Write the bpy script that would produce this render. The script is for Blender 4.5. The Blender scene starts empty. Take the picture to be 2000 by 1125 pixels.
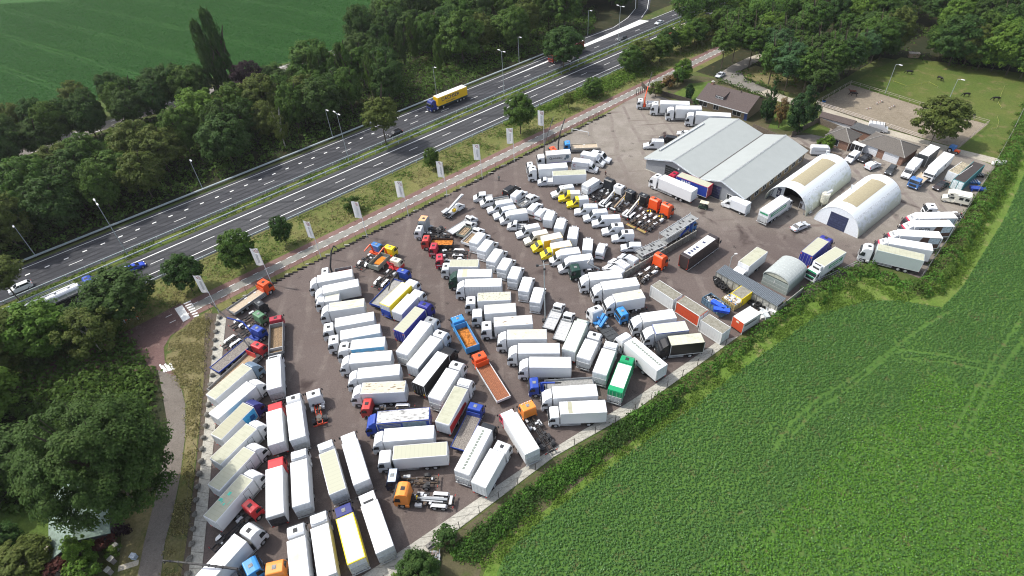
import bpy, bmesh, math, random
import numpy as np
from mathutils import Vector, Matrix, Quaternion
R_ = math.radians
scene = bpy.context.scene
COL = scene.collection
random.seed(7); RNG = np.random.default_rng(11)

# ---------------------------------------------------------------- camera, sky, sun, exposure
CAM_H, CAM_F = 82.0, 1165.0          # drone height in metres, focal length in pixels of a 2000 px wide frame
CAM_R = Matrix(((0.99777019, -0.06674314, 0.0), (-0.04406557, -0.65875399, 0.75106684), (-0.05012856, -0.74939211, -0.66022617)))
cam = bpy.data.cameras.new('camera'); camo = bpy.data.objects.new('camera', cam); COL.objects.link(camo)
cam.sensor_width = 36.0; cam.lens = CAM_F / 2000.0 * 36.0; cam.clip_start = 1.0; cam.clip_end = 6000.0
camo.matrix_world = Matrix.Translation((0, 0, CAM_H)) @ (CAM_R @ Matrix(((1, 0, 0), (0, -1, 0), (0, 0, -1)))).to_4x4()
scene.camera = camo
SUN_AZ, SUN_EL = 161.0, 53.0         # towards the sun, measured from +X
world = bpy.data.worlds.new('World'); scene.world = world; world.use_nodes = True
wn = world.node_tree.nodes; wl = world.node_tree.links
bg = wn['Background']; sky = wn.new('ShaderNodeTexSky'); sky.sky_type = 'NISHITA'; sky.sun_disc = False
sky.sun_elevation = R_(SUN_EL); sky.sun_rotation = R_(90 - SUN_AZ); sky.air_density = 1.0; sky.dust_density = 3.0
hz = wn.new('ShaderNodeHueSaturation'); hz.inputs['Saturation'].default_value = 0.55; wl.new(sky.outputs[0], hz.inputs['Color']); wl.new(hz.outputs[0], bg.inputs[0]); bg.inputs[1].default_value = 0.15
sun = bpy.data.lights.new('sun', 'SUN'); sun.energy = 2.45; sun.angle = R_(0.55); sun.color = (1.0, 0.95, 0.87)
suno = bpy.data.objects.new('sun', sun); COL.objects.link(suno)
sd = Vector((math.cos(R_(SUN_AZ)) * math.cos(R_(SUN_EL)), math.sin(R_(SUN_AZ)) * math.cos(R_(SUN_EL)), math.sin(R_(SUN_EL))))
suno.rotation_euler = sd.to_track_quat('Z', 'Y').to_euler(); suno.location = sd * 300
scene.view_settings.view_transform = 'Standard'; scene.view_settings.look = 'None'
scene.view_settings.exposure = 0.74; scene.view_settings.gamma = 1.0
scene.render.engine = 'CYCLES'
try:
    scene.cycles.filter_width = 1.1; scene.cycles.max_bounces = 5; scene.cycles.diffuse_bounces = 2; scene.cycles.glossy_bounces = 2
    scene.cycles.transmission_bounces = 2; scene.cycles.transparent_max_bounces = 4; scene.cycles.caustics_reflective = False
except Exception:
    pass

# ---------------------------------------------------------------- survey: photo point -> point on a level plane
def G(px, py, z=0.0):
    w = CAM_R @ Vector((px - 1000.0, py - 562.5, CAM_F)); t = (z - CAM_H) / w.z
    return Vector((w.x * t, w.y * t, z))
def G2(px, py, z=0.0):
    p = G(px, py, z); return (p.x, p.y)
HO = (-84.65, 111.91); HD = (0.77000, 0.63804); HN = (-0.63804, 0.77000)     # motorway line: origin, along, across
def ST(s, t, z=0.0):
    return Vector((HO[0] + HD[0] * s + HN[0] * t, HO[1] + HD[1] * s + HN[1] * t, z))
HANG = math.atan2(HD[1], HD[0])

# ---------------------------------------------------------------- materials
MATS = {}
def nt(name, rough=0.6, spec=0.3):
    m = bpy.data.materials.new(name); m.use_nodes = True
    n = m.node_tree.nodes; l = m.node_tree.links; b = n['Principled BSDF']
    b.inputs['Roughness'].default_value = rough; b.inputs['Specular IOR Level'].default_value = spec
    return m, n, l, b
def mix_rgb(n, l, fac, a, b, mode='MIX'):
    x = n.new('ShaderNodeMix'); x.data_type = 'RGBA'; x.blend_type = mode
    for sock, val in ((x.inputs[0], fac), (x.inputs[6], a), (x.inputs[7], b)):
        if hasattr(val, 'is_output'): l.new(val, sock)
        elif isinstance(val, (int, float)): sock.default_value = val
        else: sock.default_value = (*val, 1)
    return x.outputs[2]
def noise(n, l, vec, scale, detail=4, rough=0.55, dist=0.0):
    t = n.new('ShaderNodeTexNoise'); t.inputs['Scale'].default_value = scale; t.inputs['Detail'].default_value = detail
    t.inputs['Roughness'].default_value = rough; t.inputs['Distortion'].default_value = dist
    if vec is not None: l.new(vec, t.inputs['Vector'])
    return t.outputs[0]
def ramp(n, l, fac, a, b):
    r = n.new('ShaderNodeMapRange'); r.inputs[1].default_value = a; r.inputs[2].default_value = b; r.interpolation_type = 'SMOOTHSTEP'
    l.new(fac, r.inputs[0]); return r.outputs[0]
def coords(n, l, kind='Object', rnd=False, scale=None):
    c = n.new('ShaderNodeTexCoord').outputs[kind]
    if scale:
        mp = n.new('ShaderNodeMapping'); mp.inputs['Scale'].default_value = scale; l.new(c, mp.inputs[0]); c = mp.outputs[0]
    if rnd:
        i = n.new('ShaderNodeObjectInfo'); v = n.new('ShaderNodeVectorMath'); v.operation = 'SCALE'; v.inputs[0].default_value = (37, 53, 71)
        l.new(i.outputs['Random'], v.inputs['Scale']); a = n.new('ShaderNodeVectorMath'); l.new(c, a.inputs[0]); l.new(v.outputs[0], a.inputs[1]); c = a.outputs[0]
    return c
def world_pos(n):
    return n.new('ShaderNodeNewGeometry').outputs['Position']
def bump(n, l, b, h, strength, dist=0.1):
    x = n.new('ShaderNodeBump'); x.inputs['Strength'].default_value = strength; x.inputs['Distance'].default_value = dist
    l.new(h, x.inputs['Height']); l.new(x.outputs[0], b.inputs['Normal'])

PAL = dict(white=(.66, .68, .70), whitep=(.68, .69, .70), whitev=(.64, .67, .71), whitec=(.62, .64, .64), creamw=(.66, .64, .56), silverp=(.50, .53, .57),
    orange=(.72, .085, .018), amber=(.80, .26, .045), char=(.022, .025, .03), black=(.012, .012, .014), green_pale=(.10, .22, .12), blue=(.022, .06, .33),
    blue2=(.025, .03, .24), red=(.52, .035, .04), red2=(.36, .025, .045), red3=(.48, .05, .045), red4=(.42, .03, .055), red5=(.40, .02, .05), steel=(.16, .23, .31),
    navy=(.028, .035, .17), navy2=(.02, .028, .06), navyb=(.02, .035, .20), sky=(.04, .24, .58), sky2=(.035, .15, .40), sky3=(.06, .16, .40), skyedge=(.05, .28, .60),
    yellow=(.78, .60, .015), ylw=(.78, .47, .01), creamcab=(.66, .62, .48), greyc=(.27, .29, .31), dgreen=(.012, .045, .032), pink=(.50, .06, .10), palegreen=(.55, .62, .56),
    green=(.01, .30, .12), maroon=(.05, .02, .03), royal=(.02, .05, .30), greygreen=(.42, .48, .47), greyw=(.55, .56, .56), dside=(.035, .04, .045),
    brownc=(.045, .035, .035), dgrey=(.05, .055, .06), dgrey2=(.035, .04, .045), bluecar=(.012, .05, .42), redc=(.34, .02, .03), redd=(.33, .03, .02), brick=(.34, .10, .07), streakc=(.60, .62, .62),
    teal=(.05, .20, .22), orangec=(.52, .075, .03), redf=(.60, .07, .02), tanp=(.30, .22, .14), beigep=(.45, .42, .36), grgreen=(.22, .25, .22), peach=(.70, .38, .20),
    paleblue=(.60, .70, .80), dark=(.02, .02, .022), grey=(.25, .26, .27), beige=(.42, .36, .27), white_blue=(.72, .76, .82))
def paint(key, rough=0.38, dirt=0.25):
    k = ('paint', key, rough)
    if k in MATS: return MATS[k]
    m, n, l, b = nt('paint_' + key, rough, 0.45); c = PAL[key]
    v = coords(n, l, rnd=True); d = noise(n, l, v, 0.9, 5, .65); d2 = noise(n, l, v, 7.0, 3)
    dirty = tuple(x * .72 + y for x, y in zip(c, (.022, .019, .013)))
    f = ramp(n, l, d, .48, .78); mm = n.new('ShaderNodeMath'); mm.operation = 'MULTIPLY'; mm.inputs[1].default_value = dirt; l.new(f, mm.inputs[0])
    col = mix_rgb(n, l, mm.outputs[0], c, dirty); col = mix_rgb(n, l, .06, col, d2, 'OVERLAY')
    l.new(col, b.inputs['Base Color']); MATS[k] = m; return m
def flat(name, c, rough=.7, spec=.25, var=.25, sc=3.0, metal=0.0):
    k = ('flat', name)
    if k in MATS: return MATS[k]
    m, n, l, b = nt(name, rough, spec); b.inputs['Metallic'].default_value = metal
    d = noise(n, l, coords(n, l, rnd=True), sc, 5, .6); col = mix_rgb(n, l, ramp(n, l, d, .3, .7), tuple(x * (1 - var) for x in c), tuple(min(1, x * (1 + var)) for x in c))
    l.new(col, b.inputs['Base Color']); MATS[k] = m; return m
def roofmat(key):
    k = ('roof', key)
    if k in MATS: return MATS[k]
    m, n, l, b = nt('roof_' + key, .55, .3); v = coords(n, l, rnd=True); vo = coords(n, l)
    base = {'white': (.70, .715, .73), 'cream': (.42, .425, .325), 'cream2': (.37, .365, .265), 'ivory': (.56, .56, .475), 'offwhite': (.62, .63, .60), 'offwhite2': (.70, .68, .64), 'tarp': (.60, .64, .61),
            'rust': (.56, .52, .41), 'rust2': (.66, .64, .58), 'grime': (.50, .50, .49), 'smudge': (.82, .83, .86), 'stain1': (.58, .57, .46), 'dots': (.80, .81, .83), 'moss': (.50, .50, .41),
            'speckle': (.58, .57, .44), 'patch': (.62, .68, .76), 'rib2': (.53, .53, .43), 'ribw': (.72, .73, .73), 'ribw2': (.74, .74, .66), 'strip': (.80, .82, .83), 'strip2': (.80, .82, .85), 'band': (.82, .84, .86),
            'palegreen': (.60, .68, .60), 'green': (.01, .30, .12), 'concr': (.26, .25, .21), 'tanroof': (.44, .38, .27), 'dbrown': (.05, .042, .04), 'whitep': (.78, .80, .82)}[key]
    d = noise(n, l, v, 1.1, 6, .65); oi = n.new('ShaderNodeObjectInfo'); gm = n.new('ShaderNodeMath'); gm.operation = 'MULTIPLY'; l.new(ramp(n, l, d, .42, .8), gm.inputs[0]); l.new(oi.outputs['Random'], gm.inputs[1]); col = mix_rgb(n, l, gm.outputs[0], base, tuple(x * y for x, y in zip(base, (.66, .65, .61))))
    sx = n.new('ShaderNodeSeparateXYZ'); l.new(vo, sx.inputs[0])
    if key in ('cream', 'cream2', 'rib2', 'ribw', 'ribw2', 'concr', 'grime', 'tanroof', 'palegreen'):          # roof bows showing through the sheet
        f = n.new('ShaderNodeMath'); f.operation = 'PINGPONG'; f.inputs[1].default_value = .33; l.new(sx.outputs[0], f.inputs[0])
        g = ramp(n, l, f.outputs[0], .05, .0); g2 = n.new('ShaderNodeMath'); g2.operation = 'MULTIPLY'; g2.inputs[1].default_value = .55; l.new(g, g2.inputs[0])
        col = mix_rgb(n, l, g2.outputs[0], col, tuple(x * .72 for x in base))
    if key in ('rust', 'rust2', 'moss', 'smudge', 'stain1', 'speckle', 'grime', 'dots', 'tarp', 'tanroof'):
        mp = n.new('ShaderNodeMapping'); mp.inputs['Scale'].default_value = {'rust': (.55, 2.0, 1), 'rust2': (.45, 1.6, 1), 'smudge': (1.1, .5, 1), 'grime': (.8, 2.2, 1), 'stain1': (.3, .9, 1), 'tarp': (.6, .8, 1)}.get(key, (1.6, 1.6, 1)); l.new(v, mp.inputs[0])
        s = noise(n, l, mp.outputs[0], 1.5, 3, .5)
        dark = {'rust': (.12, .075, .04), 'rust2': (.20, .14, .10), 'moss': (.26, .26, .17), 'smudge': (.10, .10, .11), 'stain1': (.42, .38, .26), 'speckle': (.42, .38, .22), 'grime': (.16, .16, .155), 'dots': (.12, .12, .13), 'tarp': (.42, .46, .43), 'tanroof': (.16, .13, .09)}[key]
        lo, hi = {'rust': (.56, .64), 'rust2': (.60, .68), 'moss': (.52, .68), 'smudge': (.66, .74), 'stain1': (.50, .72), 'speckle': (.62, .70), 'grime': (.50, .72), 'dots': (.70, .74), 'tarp': (.5, .7), 'tanroof': (.5, .66)}[key]
        col = mix_rgb(n, l, ramp(n, l, s, lo, hi), col, dark)
    if key == 'patch':
        s = noise(n, l, coords(n, l, scale=(1, .02, 1)), .5, 1); col = mix_rgb(n, l, ramp(n, l, s, .5, .53), col, (.62, .56, .34))
    if key in ('concr', 'tanroof'):
        s = noise(n, l, v, 2.5, 6, .7); col = mix_rgb(n, l, ramp(n, l, s, .40, .66), col, (.17, .16, .12))
    l.new(col, b.inputs['Base Color']); MATS[k] = m; return m
def glass():
    if 'glass' in MATS: return MATS['glass']
    m, n, l, b = nt('window_glass', .08, .6); d = noise(n, l, coords(n, l, rnd=True), 1.2, 2)
    l.new(mix_rgb(n, l, d, (.012, .014, .017), (.03, .036, .042)), b.inputs['Base Color']); MATS['glass'] = m; return m
M_ = {}
def base_mats():
    M_['glass'] = glass(); M_['rubber'] = flat('rubber', (.018, .018, .019), .8, .2)
    M_['rim'] = flat('wheel_rim', (.38, .39, .40), .4, .5); M_['frame'] = flat('frame_dark', (.035, .035, .038), .6, .35, .5)
    M_['rusty'] = flat('frame_rusty', (.10, .075, .055), .8, .2, .6); M_['alu'] = flat('aluminium', (.50, .52, .54), .45, .5, .12)
    M_['redf'] = flat('frame_red', (.55, .06, .02), .5, .4); M_['dgreen'] = flat('frame_green', (.02, .06, .05), .6, .3, .4)
    M_['trim'] = flat('trim_dark', (.03, .032, .035), .6, .3); M_['lampred'] = flat('lamp_red', (.45, .015, .01), .3, .5); M_['lampw'] = flat('lamp_glass', (.7, .72, .75), .2, .6)
    M_['plate'] = flat('plate_yellow', (.75, .5, .03), .5, .3, .05); M_['panel'] = flat('door_panel', (.62, .65, .68), .5, .4, .08)
    M_['lift'] = flat('tail_lift_metal', (.40, .42, .43), .5, .4, .18); M_['wood'] = flat('deck_wood', (.23, .16, .095), .8, .15, .4, 5)
    M_['planks'] = flat('deck_planks', (.22, .20, .18), .85, .15, .35, 5); M_['bplank'] = flat('deck_brown', (.26, .10, .05), .7, .2, .3, 5)
    M_['deckgrey'] = flat('deck_grey', (.27, .27, .26), .8, .2, .2); M_['tan'] = flat('deck_tan', (.34, .25, .16), .85, .15, .2)
    M_['beige'] = flat('deck_beige', (.44, .37, .28), .8, .15, .12); M_['ramp'] = flat('deck_ramp', (.48, .49, .50), .6, .3, .15)
    M_['rust'] = flat('deck_rust', (.42, .15, .03), .85, .15, .55, 2.2); M_['sand'] = flat('orange_sand', (.55, .19, .03), .95, .1, .15)
    M_['redbed'] = flat('deck_red', (.16, .05, .04), .8, .2, .3); M_['white'] = paint('white'); M_['black'] = paint('black')
    M_['silver'] = flat('mudguard_silver', (.55, .56, .58), .3, .6, .15); M_['fend'] = flat('mudguard_white', (.74, .75, .76), .45, .4, .08)
    M_['arc'] = flat('emblem_red', (.30, .03, .05), .5, .3, .05); M_['ink'] = flat('lettering_dark', (.05, .055, .06), .6, .2, .05); M_['inkgrey'] = flat('lettering_grey', (.42, .43, .45), .6, .2, .05)
    M_['strip'] = flat('roof_light_strip', (.20, .23, .20), .4, .4, .2)
base_mats()

# ---------------------------------------------------------------- mesh builder
class MB:
    def __init__(s): s.v = []; s.f = []; s.m = []
    def poly(s, pts, m=0):
        k = len(s.v); s.v += [tuple(p) for p in pts]; s.f.append(tuple(range(k, k + len(pts)))); s.m.append(m)
    def box(s, x0, x1, y0, y1, z0, z1, m=0):
        k = len(s.v); s.v += [(x, y, z) for z in (z0, z1) for y in (y0, y1) for x in (x0, x1)]
        for q in ((0, 2, 3, 1), (4, 5, 7, 6), (0, 1, 5, 4), (2, 6, 7, 3), (0, 4, 6, 2), (1, 3, 7, 5)): s.f.append(tuple(k + i for i in q)); s.m.append(m)
    def prism(s, pts, y0, y1, m=0, taper=None):                    # pts in the x-z plane, extruded along y; taper = narrowing of half width at the top
        k = len(s.v); n = len(pts); zs = [p[1] for p in pts]; zt = max(zs); zb = min(zs)
        for y, sg in ((y0, 1), (y1, -1)):
            for (x, z) in pts:
                dy = (taper * max(0, (z - zb) / (zt - zb) - .45) / .55 * sg) if taper else 0
                s.v.append((x, y + dy, z))
        s.f.append(tuple(range(k, k + n))); s.m.append(m); s.f.append(tuple(range(k + 2 * n - 1, k + n - 1, -1))); s.m.append(m)
        for i in range(n):
            j = (i + 1) % n; s.f.append((k + i, k + n + i, k + n + j, k + j)); s.m.append(m)
    def hprism(s, pts, z0, z1, m=0):                               # plan polygon raised from z0 to z1
        k = len(s.v); n = len(pts)
        for z in (z0, z1): s.v += [(p[0], p[1], z) for p in pts]
        s.f.append(tuple(range(k + n - 1, k - 1, -1))); s.m.append(m); s.f.append(tuple(range(k + n, k + 2 * n))); s.m.append(m)
        for i in range(n):
            j = (i + 1) % n; s.f.append((k + i, k + j, k + n + j, k + n + i)); s.m.append(m)
    def tube(s, a, b, r, m=0, n=8, r2=None, cap=True):
        a = Vector(a); b = Vector(b); r2 = r if r2 is None else r2; d = (b - a).normalized()
        u = d.orthogonal().normalized(); w = d.cross(u); k = len(s.v)
        for p, rr in ((a, r), (b, r2)):
            for i in range(n):
                an = 2 * math.pi * i / n; s.v.append(tuple(p + (u * math.cos(an) + w * math.sin(an)) * rr))
        for i in range(n):
            j = (i + 1) % n; s.f.append((k + i, k + j, k + n + j, k + n + i)); s.m.append(m)
        if cap: s.f.append(tuple(range(k + n - 1, k - 1, -1))); s.m.append(m); s.f.append(tuple(range(k + n, k + 2 * n))); s.m.append(m)
    def beam(s, a, b, w, h, m=0, w2=None, h2=None):                # square bar from a to b
        a = Vector(a); b = Vector(b); d = (b - a).normalized(); up = Vector((0, 0, 1)) if abs(d.z) < .95 else Vector((1, 0, 0))
        sd_ = d.cross(up).normalized(); up = sd_.cross(d); k = len(s.v); w2 = w2 or w; h2 = h2 or h
        for p, ww, hh in ((a, w, h), (b, w2, h2)):
            for i, j in ((-1, -1), (1, -1), (1, 1), (-1, 1)): s.v.append(tuple(p + sd_ * i * ww / 2 + up * j * hh / 2))
        for q in ((3, 2, 1, 0), (4, 5, 6, 7), (0, 1, 5, 4), (1, 2, 6, 5), (2, 3, 7, 6), (3, 0, 4, 7)): s.f.append(tuple(k + i for i in q)); s.m.append(m)
    def arch(s, cx, z0, r, y0, y1, t, m=0, a0=0, a1=180, n=8):     # curved mudguard round a y axis
        pts = [(cx + math.cos(R_(a0 + (a1 - a0) * i / n)) * r, z0 + math.sin(R_(a0 + (a1 - a0) * i / n)) * r) for i in range(n + 1)]
        pts += [(cx + math.cos(R_(a1 - (a1 - a0) * i / n)) * (r - t), z0 + math.sin(R_(a1 - (a1 - a0) * i / n)) * (r - t)) for i in range(n + 1)]
        for i in range(n):
            q = [pts[i], pts[i + 1], pts[2 * n - i], pts[2 * n + 1 - i]]; s.prism(q, y0, y1, m)
    def mesh(s, name, mats, bevel=0.0, smooth=False, seg=1):
        me = bpy.data.meshes.new(name); me.from_pydata(s.v, [], s.f)
        mats = mats if isinstance(mats, (list, tuple)) else [mats]
        for mm in mats: me.materials.append(mm)
        me.polygons.foreach_set('material_index', s.m); me.update()
        bm = bmesh.new(); bm.from_mesh(me); bmesh.ops.recalc_face_normals(bm, faces=bm.faces)
        if bevel:
            es = [e for e in bm.edges if len(e.link_faces) == 2 and e.calc_face_angle(0) > R_(20)]
            bmesh.ops.bevel(bm, geom=es, offset=bevel, segments=seg, affect='EDGES', clamp_overlap=True, profile=.5)
        bm.to_mesh(me); bm.free()
        if smooth: me.polygons.foreach_set('use_smooth', [True] * len(me.polygons))
        me.update(); return me
MESH = {}
def cached(key, fn):
    if key not in MESH: MESH[key] = fn()
    return MESH[key]
def part(name, me, parent, loc=None):
    o = bpy.data.objects.new(name, me); COL.objects.link(o); o.parent = parent
    if loc is not None: o.location = loc
    return o
def thing(name, label, cat, loc=(0, 0, 0), rz=0.0, group=None, me=None):
    o = bpy.data.objects.new(name, me); COL.objects.link(o); o.location = loc; o.rotation_euler = (0, 0, rz)
    o['label'] = label; o['category'] = cat
    if group: o['group'] = group
    return o
def structure(name, me, kind='structure'):
    o = bpy.data.objects.new(name, me); COL.objects.link(o); o['kind'] = kind; return o
TXT = {}
def text_mesh(body, size, mat, ext=.006):
    k = (body, size, mat.name)
    if k in TXT: return TXT[k]
    cu = bpy.data.curves.new('lettering', 'FONT'); cu.body = body; cu.size = size; cu.align_x = 'CENTER'; cu.align_y = 'CENTER'; cu.extrude = ext; cu.offset = size * .012
    o = bpy.data.objects.new('lettering', cu); COL.objects.link(o); dg = bpy.context.evaluated_depsgraph_get()
    me = bpy.data.meshes.new_from_object(o.evaluated_get(dg)); me.name = 'lettering'; me.materials.clear(); me.materials.append(mat)
    bpy.data.objects.remove(o); bpy.data.curves.remove(cu); TXT[k] = me; return me
def letter(body, size, mat, parent, pos, right, up=(0, 0, 1), sx=1.0, name='lettering'):
    o = part(name, text_mesh(body, size, mat), parent); r = Vector(right).normalized(); u = Vector(up).normalized(); nn = r.cross(u)
    o.matrix_local = Matrix.Translation(pos) @ Matrix((r, u, nn)).transposed().to_4x4() @ Matrix.Diagonal((sx, 1, 1, 1)); return o
# ---------------------------------------------------------------- ground materials
def ground_mat(name, a, b2, c=None, s1=.05, s2=.6, s3=6.0, rough=.95, bumpy=.0, streak=None, grad=None, patch=None, lanes=None):
    m, n, l, b = nt(name, rough, .12); p = world_pos(n)
    n1 = noise(n, l, p, s1, 5, .6, .4); n2 = noise(n, l, p, s2, 6, .65); n3 = noise(n, l, p, s3, 3, .6)
    col = mix_rgb(n, l, ramp(n, l, n1, .35, .65), a, b2)
    if c: col = mix_rgb(n, l, ramp(n, l, n2, .52, .72), col, c)
    if grad:
        ax, lo, hi, c3, c4 = grad; d = n.new('ShaderNodeVectorMath'); d.operation = 'DOT_PRODUCT'; l.new(p, d.inputs[0]); d.inputs[1].default_value = ax
        ad = n.new('ShaderNodeMath'); ad.operation = 'MULTIPLY_ADD'; l.new(n1, ad.inputs[0]); ad.inputs[1].default_value = 34.0; l.new(d.outputs['Value'], ad.inputs[2])
        g2 = mix_rgb(n, l, ramp(n, l, n2, .35, .7), c3, c4); col = mix_rgb(n, l, ramp(n, l, ad.outputs[0], lo, hi), col, g2)
    if streak:
        sc, sv, lo, hi = streak; mp = n.new('ShaderNodeMapping'); mp.inputs['Rotation'].default_value = (0, 0, sc[3]); mp.inputs['Scale'].default_value = sc[:3]; l.new(p, mp.inputs[0])
        s = noise(n, l, mp.outputs[0], 1.0, 5, .6, .3); col = mix_rgb(n, l, ramp(n, l, s, lo, hi), col, sv)
    if lanes:                                                      # worn wheel paths, two to a lane
        d = n.new('ShaderNodeVectorMath'); d.operation = 'DOT_PRODUCT'; l.new(p, d.inputs[0]); d.inputs[1].default_value = (HN[0], HN[1], 0); k = n.new('ShaderNodeMath'); k.operation = 'ADD'; l.new(d.outputs['Value'], k.inputs[0]); k.inputs[1].default_value = lanes - (HO[0] * HN[0] + HO[1] * HN[1]); q = n.new('ShaderNodeMath'); q.operation = 'PINGPONG'; q.inputs[1].default_value = .875; l.new(k.outputs[0], q.inputs[0])
        w = n.new('ShaderNodeMath'); w.operation = 'MULTIPLY'; l.new(ramp(n, l, q.outputs[0], .45, .05), w.inputs[0]); l.new(ramp(n, l, n2, .25, .65), w.inputs[1]); col = mix_rgb(n, l, w.outputs[0], col, tuple(x * .62 for x in a))
    if patch:
        sc, lo, hi, pc = patch; s = noise(n, l, p, sc, 3, .5, .8); col = mix_rgb(n, l, ramp(n, l, s, lo, hi), col, pc)
    if name.startswith('yard'):
        w = n.new('ShaderNodeTexWave'); w.inputs['Scale'].default_value = .055; w.inputs['Distortion'].default_value = 9; w.inputs['Detail'].default_value = 2; w.inputs['Detail Scale'].default_value = .35; l.new(p, w.inputs['Vector']); k1 = ramp(n, l, w.outputs[0], .86, .99); k2 = n.new('ShaderNodeMath'); k2.operation = 'MULTIPLY'; l.new(k1, k2.inputs[0]); l.new(ramp(n, l, n2, .35, .7), k2.inputs[1]); col = mix_rgb(n, l, k2.outputs[0], col, (.155, .130, .118))
        vo = n.new('ShaderNodeTexVoronoi'); vo.inputs['Scale'].default_value = .22; l.new(p, vo.inputs['Vector']); o1 = n.new('ShaderNodeMath'); o1.operation = 'ADD'; l.new(vo.outputs['Distance'], o1.inputs[0]); l.new(n3, o1.inputs[1]); col = mix_rgb(n, l, ramp(n, l, o1.outputs[0], .60, .50), col, (.040, .034, .033))
    col = mix_rgb(n, l, .5, col, n3, 'OVERLAY'); n4 = noise(n, l, p, s3 * .35, 4, .7); col = mix_rgb(n, l, .35, col, n4, 'OVERLAY')
    l.new(col, b.inputs['Base Color'])
    if bumpy: bump(n, l, b, n3, bumpy, .15)
    return m
GM = {}
GM['ground'] = ground_mat('meadow_ground', (.055, .085, .022), (.09, .10, .035), (.13, .115, .05), .04, .5, 4)
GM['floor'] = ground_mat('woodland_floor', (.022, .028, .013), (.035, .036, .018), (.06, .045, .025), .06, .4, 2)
GM['verge'] = ground_mat('dry_verge_grass', (.095, .115, .032), (.15, .145, .055), (.06, .10, .022), .07, .35, 3, bumpy=.5)
GM['strip'] = ground_mat('path_grass', (.10, .10, .035), (.18, .155, .08), (.05, .08, .02), .10, .4, 3, bumpy=.4)
GM['edge'] = ground_mat('field_margin', (.085, .15, .024), (.11, .16, .035), (.19, .16, .08), .08, .35, 3, bumpy=.5)
GM['yard'] = ground_mat('yard_brick_paving', (.106, .086, .079), (.124, .101, .093), (.150, .127, .117), .035, .30, 9,
    grad=((.64, .77, 0), 124, 150, (.20, .18, .155), (.25, .225, .20)), streak=((.05, .5, 1, .7), (.12, .094, .086), .56, .74), patch=(.12, .60, .74, (.055, .042, .040)))
GM['asph'] = ground_mat('motorway_asphalt', (.042, .044, .050), (.056, .058, .065), (.070, .072, .079), .03, .25, 8, .9, streak=((.012, .55, 1, -HANG), (.078, .080, .088), .48, .70), lanes=-.03)
GM['asph2'] = ground_mat('motorway_asphalt_worn', (.060, .062, .067), (.075, .077, .082), (.09, .091, .096), .03, .25, 8, .9, streak=((.012, .55, 1, -HANG), (.040, .041, .045), .48, .66), lanes=.7)
GM['road'] = ground_mat('service_road_asphalt', (.20, .20, .18), (.24, .235, .215), (.16, .16, .15), .05, .4, 8)
GM['path'] = ground_mat('path_asphalt', (.135, .118, .102), (.165, .148, .13), (.115, .10, .088), .08, .5, 8)
GM['redbrick'] = ground_mat('red_cycle_lane', (.155, .095, .085), (.195, .125, .11), (.13, .082, .074), .10, .6, 8)
GM['redroad'] = ground_mat('red_brick_road', (.115, .072, .066), (.15, .095, .088), (.19, .135, .12), .10, .5, 8)
GM['slab'] = ground_mat('concrete_slab', (.345, .335, .295), (.40, .39, .345), (.28, .265, .225), .22, .7, 5)
GM['soil'] = ground_mat('dark_soil', (.075, .075, .035), (.10, .085, .055), (.065, .09, .025), .12, .6, 4)
GM['farfield'] = ground_mat('maize_field', (.028, .085, .018), (.034, .10, .021), (.025, .072, .016), .018, .25, 2.2, streak=((.05, .55, 1, 1.05), (.022, .066, .020), .56, .70))
GM['crop'] = ground_mat('beet_field', (.055, .115, .024), (.070, .14, .028), (.095, .10, .04), .05, .4, 3)
GM['lawn'] = ground_mat('garden_lawn', (.070, .115, .024), (.09, .13, .03), (.055, .095, .02), .10, .5, 3)
GM['paddock'] = ground_mat('paddock_grass', (.066, .102, .021), (.095, .115, .029), (.15, .13, .06), .06, .25, 3, bumpy=.3)
GM['sand'] = ground_mat('arena_sand', (.205, .175, .132), (.24, .205, .158), (.165, .138, .10), .08, .4, 3)
GM['gravel'] = ground_mat('light_path', (.33, .30, .245), (.40, .37, .31), (.27, .245, .20), .15, .6, 6)
GM['drive'] = ground_mat('drive_asphalt', (.165, .155, .14), (.20, .19, .17), (.13, .12, .11), .12, .5, 6)
GM['mark'] = flat('road_paint', (.70, .71, .70), .7, .2, .10, 4)

def sheet(name, pts, z, mat, kind='structure'):
    b = MB(); b.poly([(p[0], p[1], z) for p in pts])
    me = b.mesh(name, mat)
    if len(me.polygons) and me.polygons[0].normal.z < 0: me.flip_normals()
    return structure(name, me, kind)
def PX(*pts): return [G2(*p) for p in pts]
def STS(*pts): return [tuple(ST(*p)[:2]) for p in pts]
def strip(b, t, s0, s1, w, z):
    q = STS((s0, t - w / 2), (s1, t - w / 2), (s1, t + w / 2), (s0, t + w / 2)); b.poly([(p[0], p[1], z) for p in q])

sheet('ground', [(-2500, -600), (2500, -600), (2500, 3200), (-2500, 3200)], 0.0, GM['ground'])
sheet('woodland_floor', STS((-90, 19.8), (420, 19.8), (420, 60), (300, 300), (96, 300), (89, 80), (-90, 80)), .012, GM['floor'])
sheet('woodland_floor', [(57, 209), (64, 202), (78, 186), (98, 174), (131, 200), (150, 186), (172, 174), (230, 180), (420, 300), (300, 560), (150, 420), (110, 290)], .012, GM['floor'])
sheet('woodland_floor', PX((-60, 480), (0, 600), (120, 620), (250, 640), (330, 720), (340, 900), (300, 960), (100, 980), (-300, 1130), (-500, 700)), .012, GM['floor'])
sheet('maize_field', [(-169, 199), (-143, 208), (-80, 233), (-64, 235), (-53, 240), (-46, 274), (-49, 310), (-60, 480), (-520, 480), (-520, 120), (-230, 172)], .02, GM['farfield'])
sheet('dirt_track', STS((-120, 82), (128, 82.5), (128, 88.5), (-120, 90)), .028, GM['drive'])
b = MB()
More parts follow.
